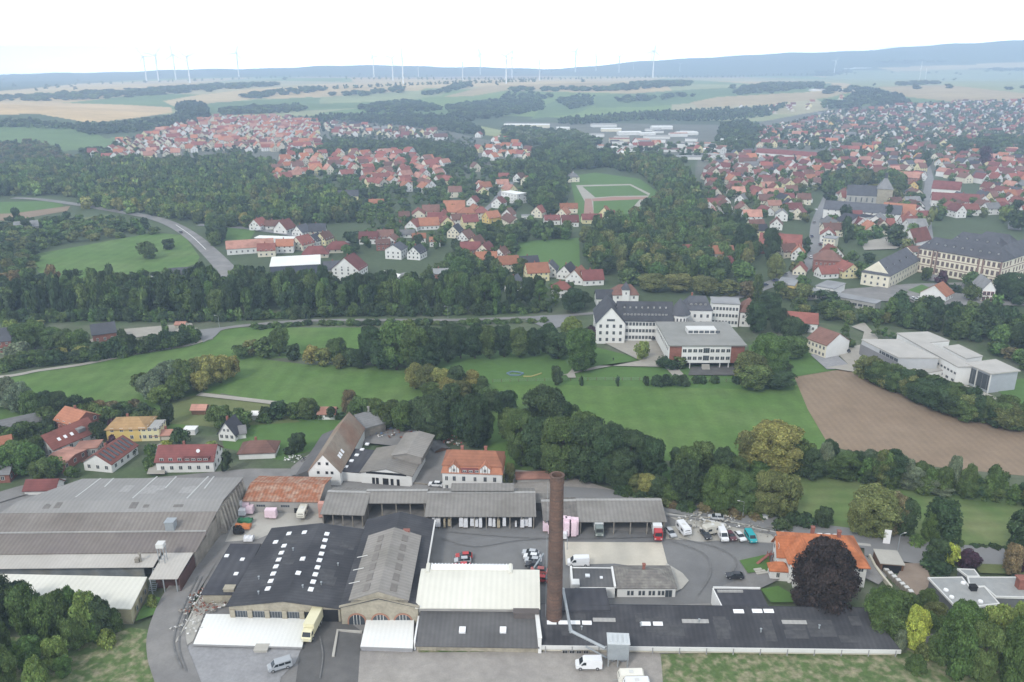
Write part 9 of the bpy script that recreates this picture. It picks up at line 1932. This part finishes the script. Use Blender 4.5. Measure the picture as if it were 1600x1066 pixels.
for t in TREES:
 t['d'] = math.hypot(t['x'], t['y']); t['size'] = t['r'] * t['h'] / (t['d'] ** 2)
TREES.sort(key=lambda t: -t['size'] if t['place'] != 'FARWOOD' else 0)
NEAR = TREES[:298]; REST_T = TREES[298:]
def tree_obj(t, i):
 root = thing('shrub' if t['kind'] == 'bush' else ('copper_beech' if t['big'] else 'tree'), t['label'], 'shrub' if t['kind'] == 'bush' else 'tree', (t['x'], t['y'], t['z']), trn.uniform(0, 6.28), 'trees ' + t['place'])
 me = CMB if t['big'] else CMX if (t['r'] * F / t['d'] > 32 and t['kind'] == 'round') else CM[t['kind']][i % len(CM[t['kind']])]
 c = link('crown', me, root); c.scale = (t['r'] * trn.uniform(0.9, 1.12), t['r'] * trn.uniform(0.9, 1.12), t['h'] * 0.93); c.rotation_euler = (trn.uniform(-.07, .07), trn.uniform(-.07, .07), 0); k = trn.uniform(0.85, 1.2); q = TC[t['col']]; c.color = (q[0] * k * trn.uniform(0.92, 1.08), q[1] * k, q[2] * k, 1)
 tr = link('trunk', TM[i % 3], root); tr.scale = (t['r'], t['r'], t['h']) if t['r'] < t['h'] * 0.6 else (t['h'] * 0.5, t['h'] * 0.5, t['h']); return root
g = {}
for t in NEAR:
 t['px'], t['py'] = [float(v) for v in PJ(t['x'], t['y'], t['z'])]; kd = 'shrub' if t['kind'] == 'bush' else 'tree'
 hh = t['h']; sz = ('tall ' if hh > 14 else 'small ' if hh < 6 else '') if kd == 'tree' else ('low ' if hh < 2.4 else '')
 t['key'] = f"{sz}{'pointed ' if t['kind'] == 'cone' else 'slim ' if t['kind'] == 'poplar' else ''}{TNAME[t['col']]} {kd} {t['place']}"; g.setdefault(t['key'], []).append(t)
for k, ls in g.items():
 ls.sort(key=lambda t: t['px'])
 for i, t in enumerate(ls):
  n = len(ls)
  if n == 1: t['label'] = k
  elif n == 2: t['label'] = k + (', left one of two' if i == 0 else ', right one of two')
  elif i == 0: t['label'] = k + ', leftmost such'
  elif i == n - 1: t['label'] = k + ', rightmost such'
  else: t['label'] = k + f', {ORD[i] if i < 12 else str(i + 1) + "th"} from left'
for i, t in enumerate(NEAR): tree_obj(t, i)
def mass(name, lst, label):
 Vs, Ts, Cs, off = [], [], [], 0
 for i, t in enumerate(lst):
  ps = t['r'] * F / t['d']
  tpl = (LOD1 if ps > 9 else LOD2 if ps > 4.5 else LOD3)[t['kind']][i % 4]
  a = trn.uniform(0, 6.28); c, s = math.cos(a), math.sin(a); v = tpl[0]
  V = np.stack([(v[:, 0] * c - v[:, 1] * s) * t['r'] + t['x'], (v[:, 0] * s + v[:, 1] * c) * t['r'] + t['y'], v[:, 2] * t['h'] + t['z'] - 0.3], 1)
  k = trn.uniform(0.8, 1.25); q = np.array(TC[t['col']]) * np.array([k * trn.uniform(0.9, 1.1), k, k]); Vs.append(V); Ts.append(tpl[1] + off); off += len(V); Cs.append(tpl[2] * q)
 if not Vs: return
 me = bpy.data.meshes.new(name); setmesh(me, np.concatenate(Vs), np.concatenate(Ts), None, np.concatenate(Cs)); me.materials.append(M_leafs)
 tag(link(name, me), label, name.replace('_', ' '), kind='stuff')
mass('distant_trees', [t for t in REST_T if t['place'] != 'FARWOOD' and 'wood' not in t['place'] and 'belt' not in t['place'] and 'slope' not in t['place']], 'countless small trees between the houses and fields')
byp = {}
for t in REST_T:
 if t['place'] != 'FARWOOD' and ('wood' in t['place'] or 'belt' in t['place'] or 'slope' in t['place']): byp.setdefault(t['place'], []).append(t)
for p, l in byp.items(): mass('woodland', l, 'mass of tree crowns ' + p)
mass('woodland', [t for t in REST_T if t['place'] == 'FARWOOD'], 'hazy woods and field trees on the plateau far away')
print('TREES', len(TREES), 'HOUSES', len(SPECS), [sum(1 for t in REST_T if lo < t['r'] * F / t['d'] <= hi) for lo, hi in ((9, 99), (4.5, 9), (0, 4.5))])
# ================================================================ haze
hb = MB(); hb.box(-10500, 10500, -1800, 9900, -3, 345)
m = bpy.data.materials.new('haze_air'); m.use_nodes = True; nt = m.node_tree; nt.nodes.clear()
o_ = nt.nodes.new('ShaderNodeOutputMaterial'); pv = nt.nodes.new('ShaderNodeVolumePrincipled')
pv.inputs['Color'].default_value = (0.60, 0.765, 1.0, 1); pv.inputs['Density'].default_value = HAZE; pv.inputs['Anisotropy'].default_value = 0.3
nt.links.new(pv.outputs[0], o_.inputs['Volume'])
tag(part('haze', hb, m), 'thin bluish haze filling the valley air', kind='stuff')
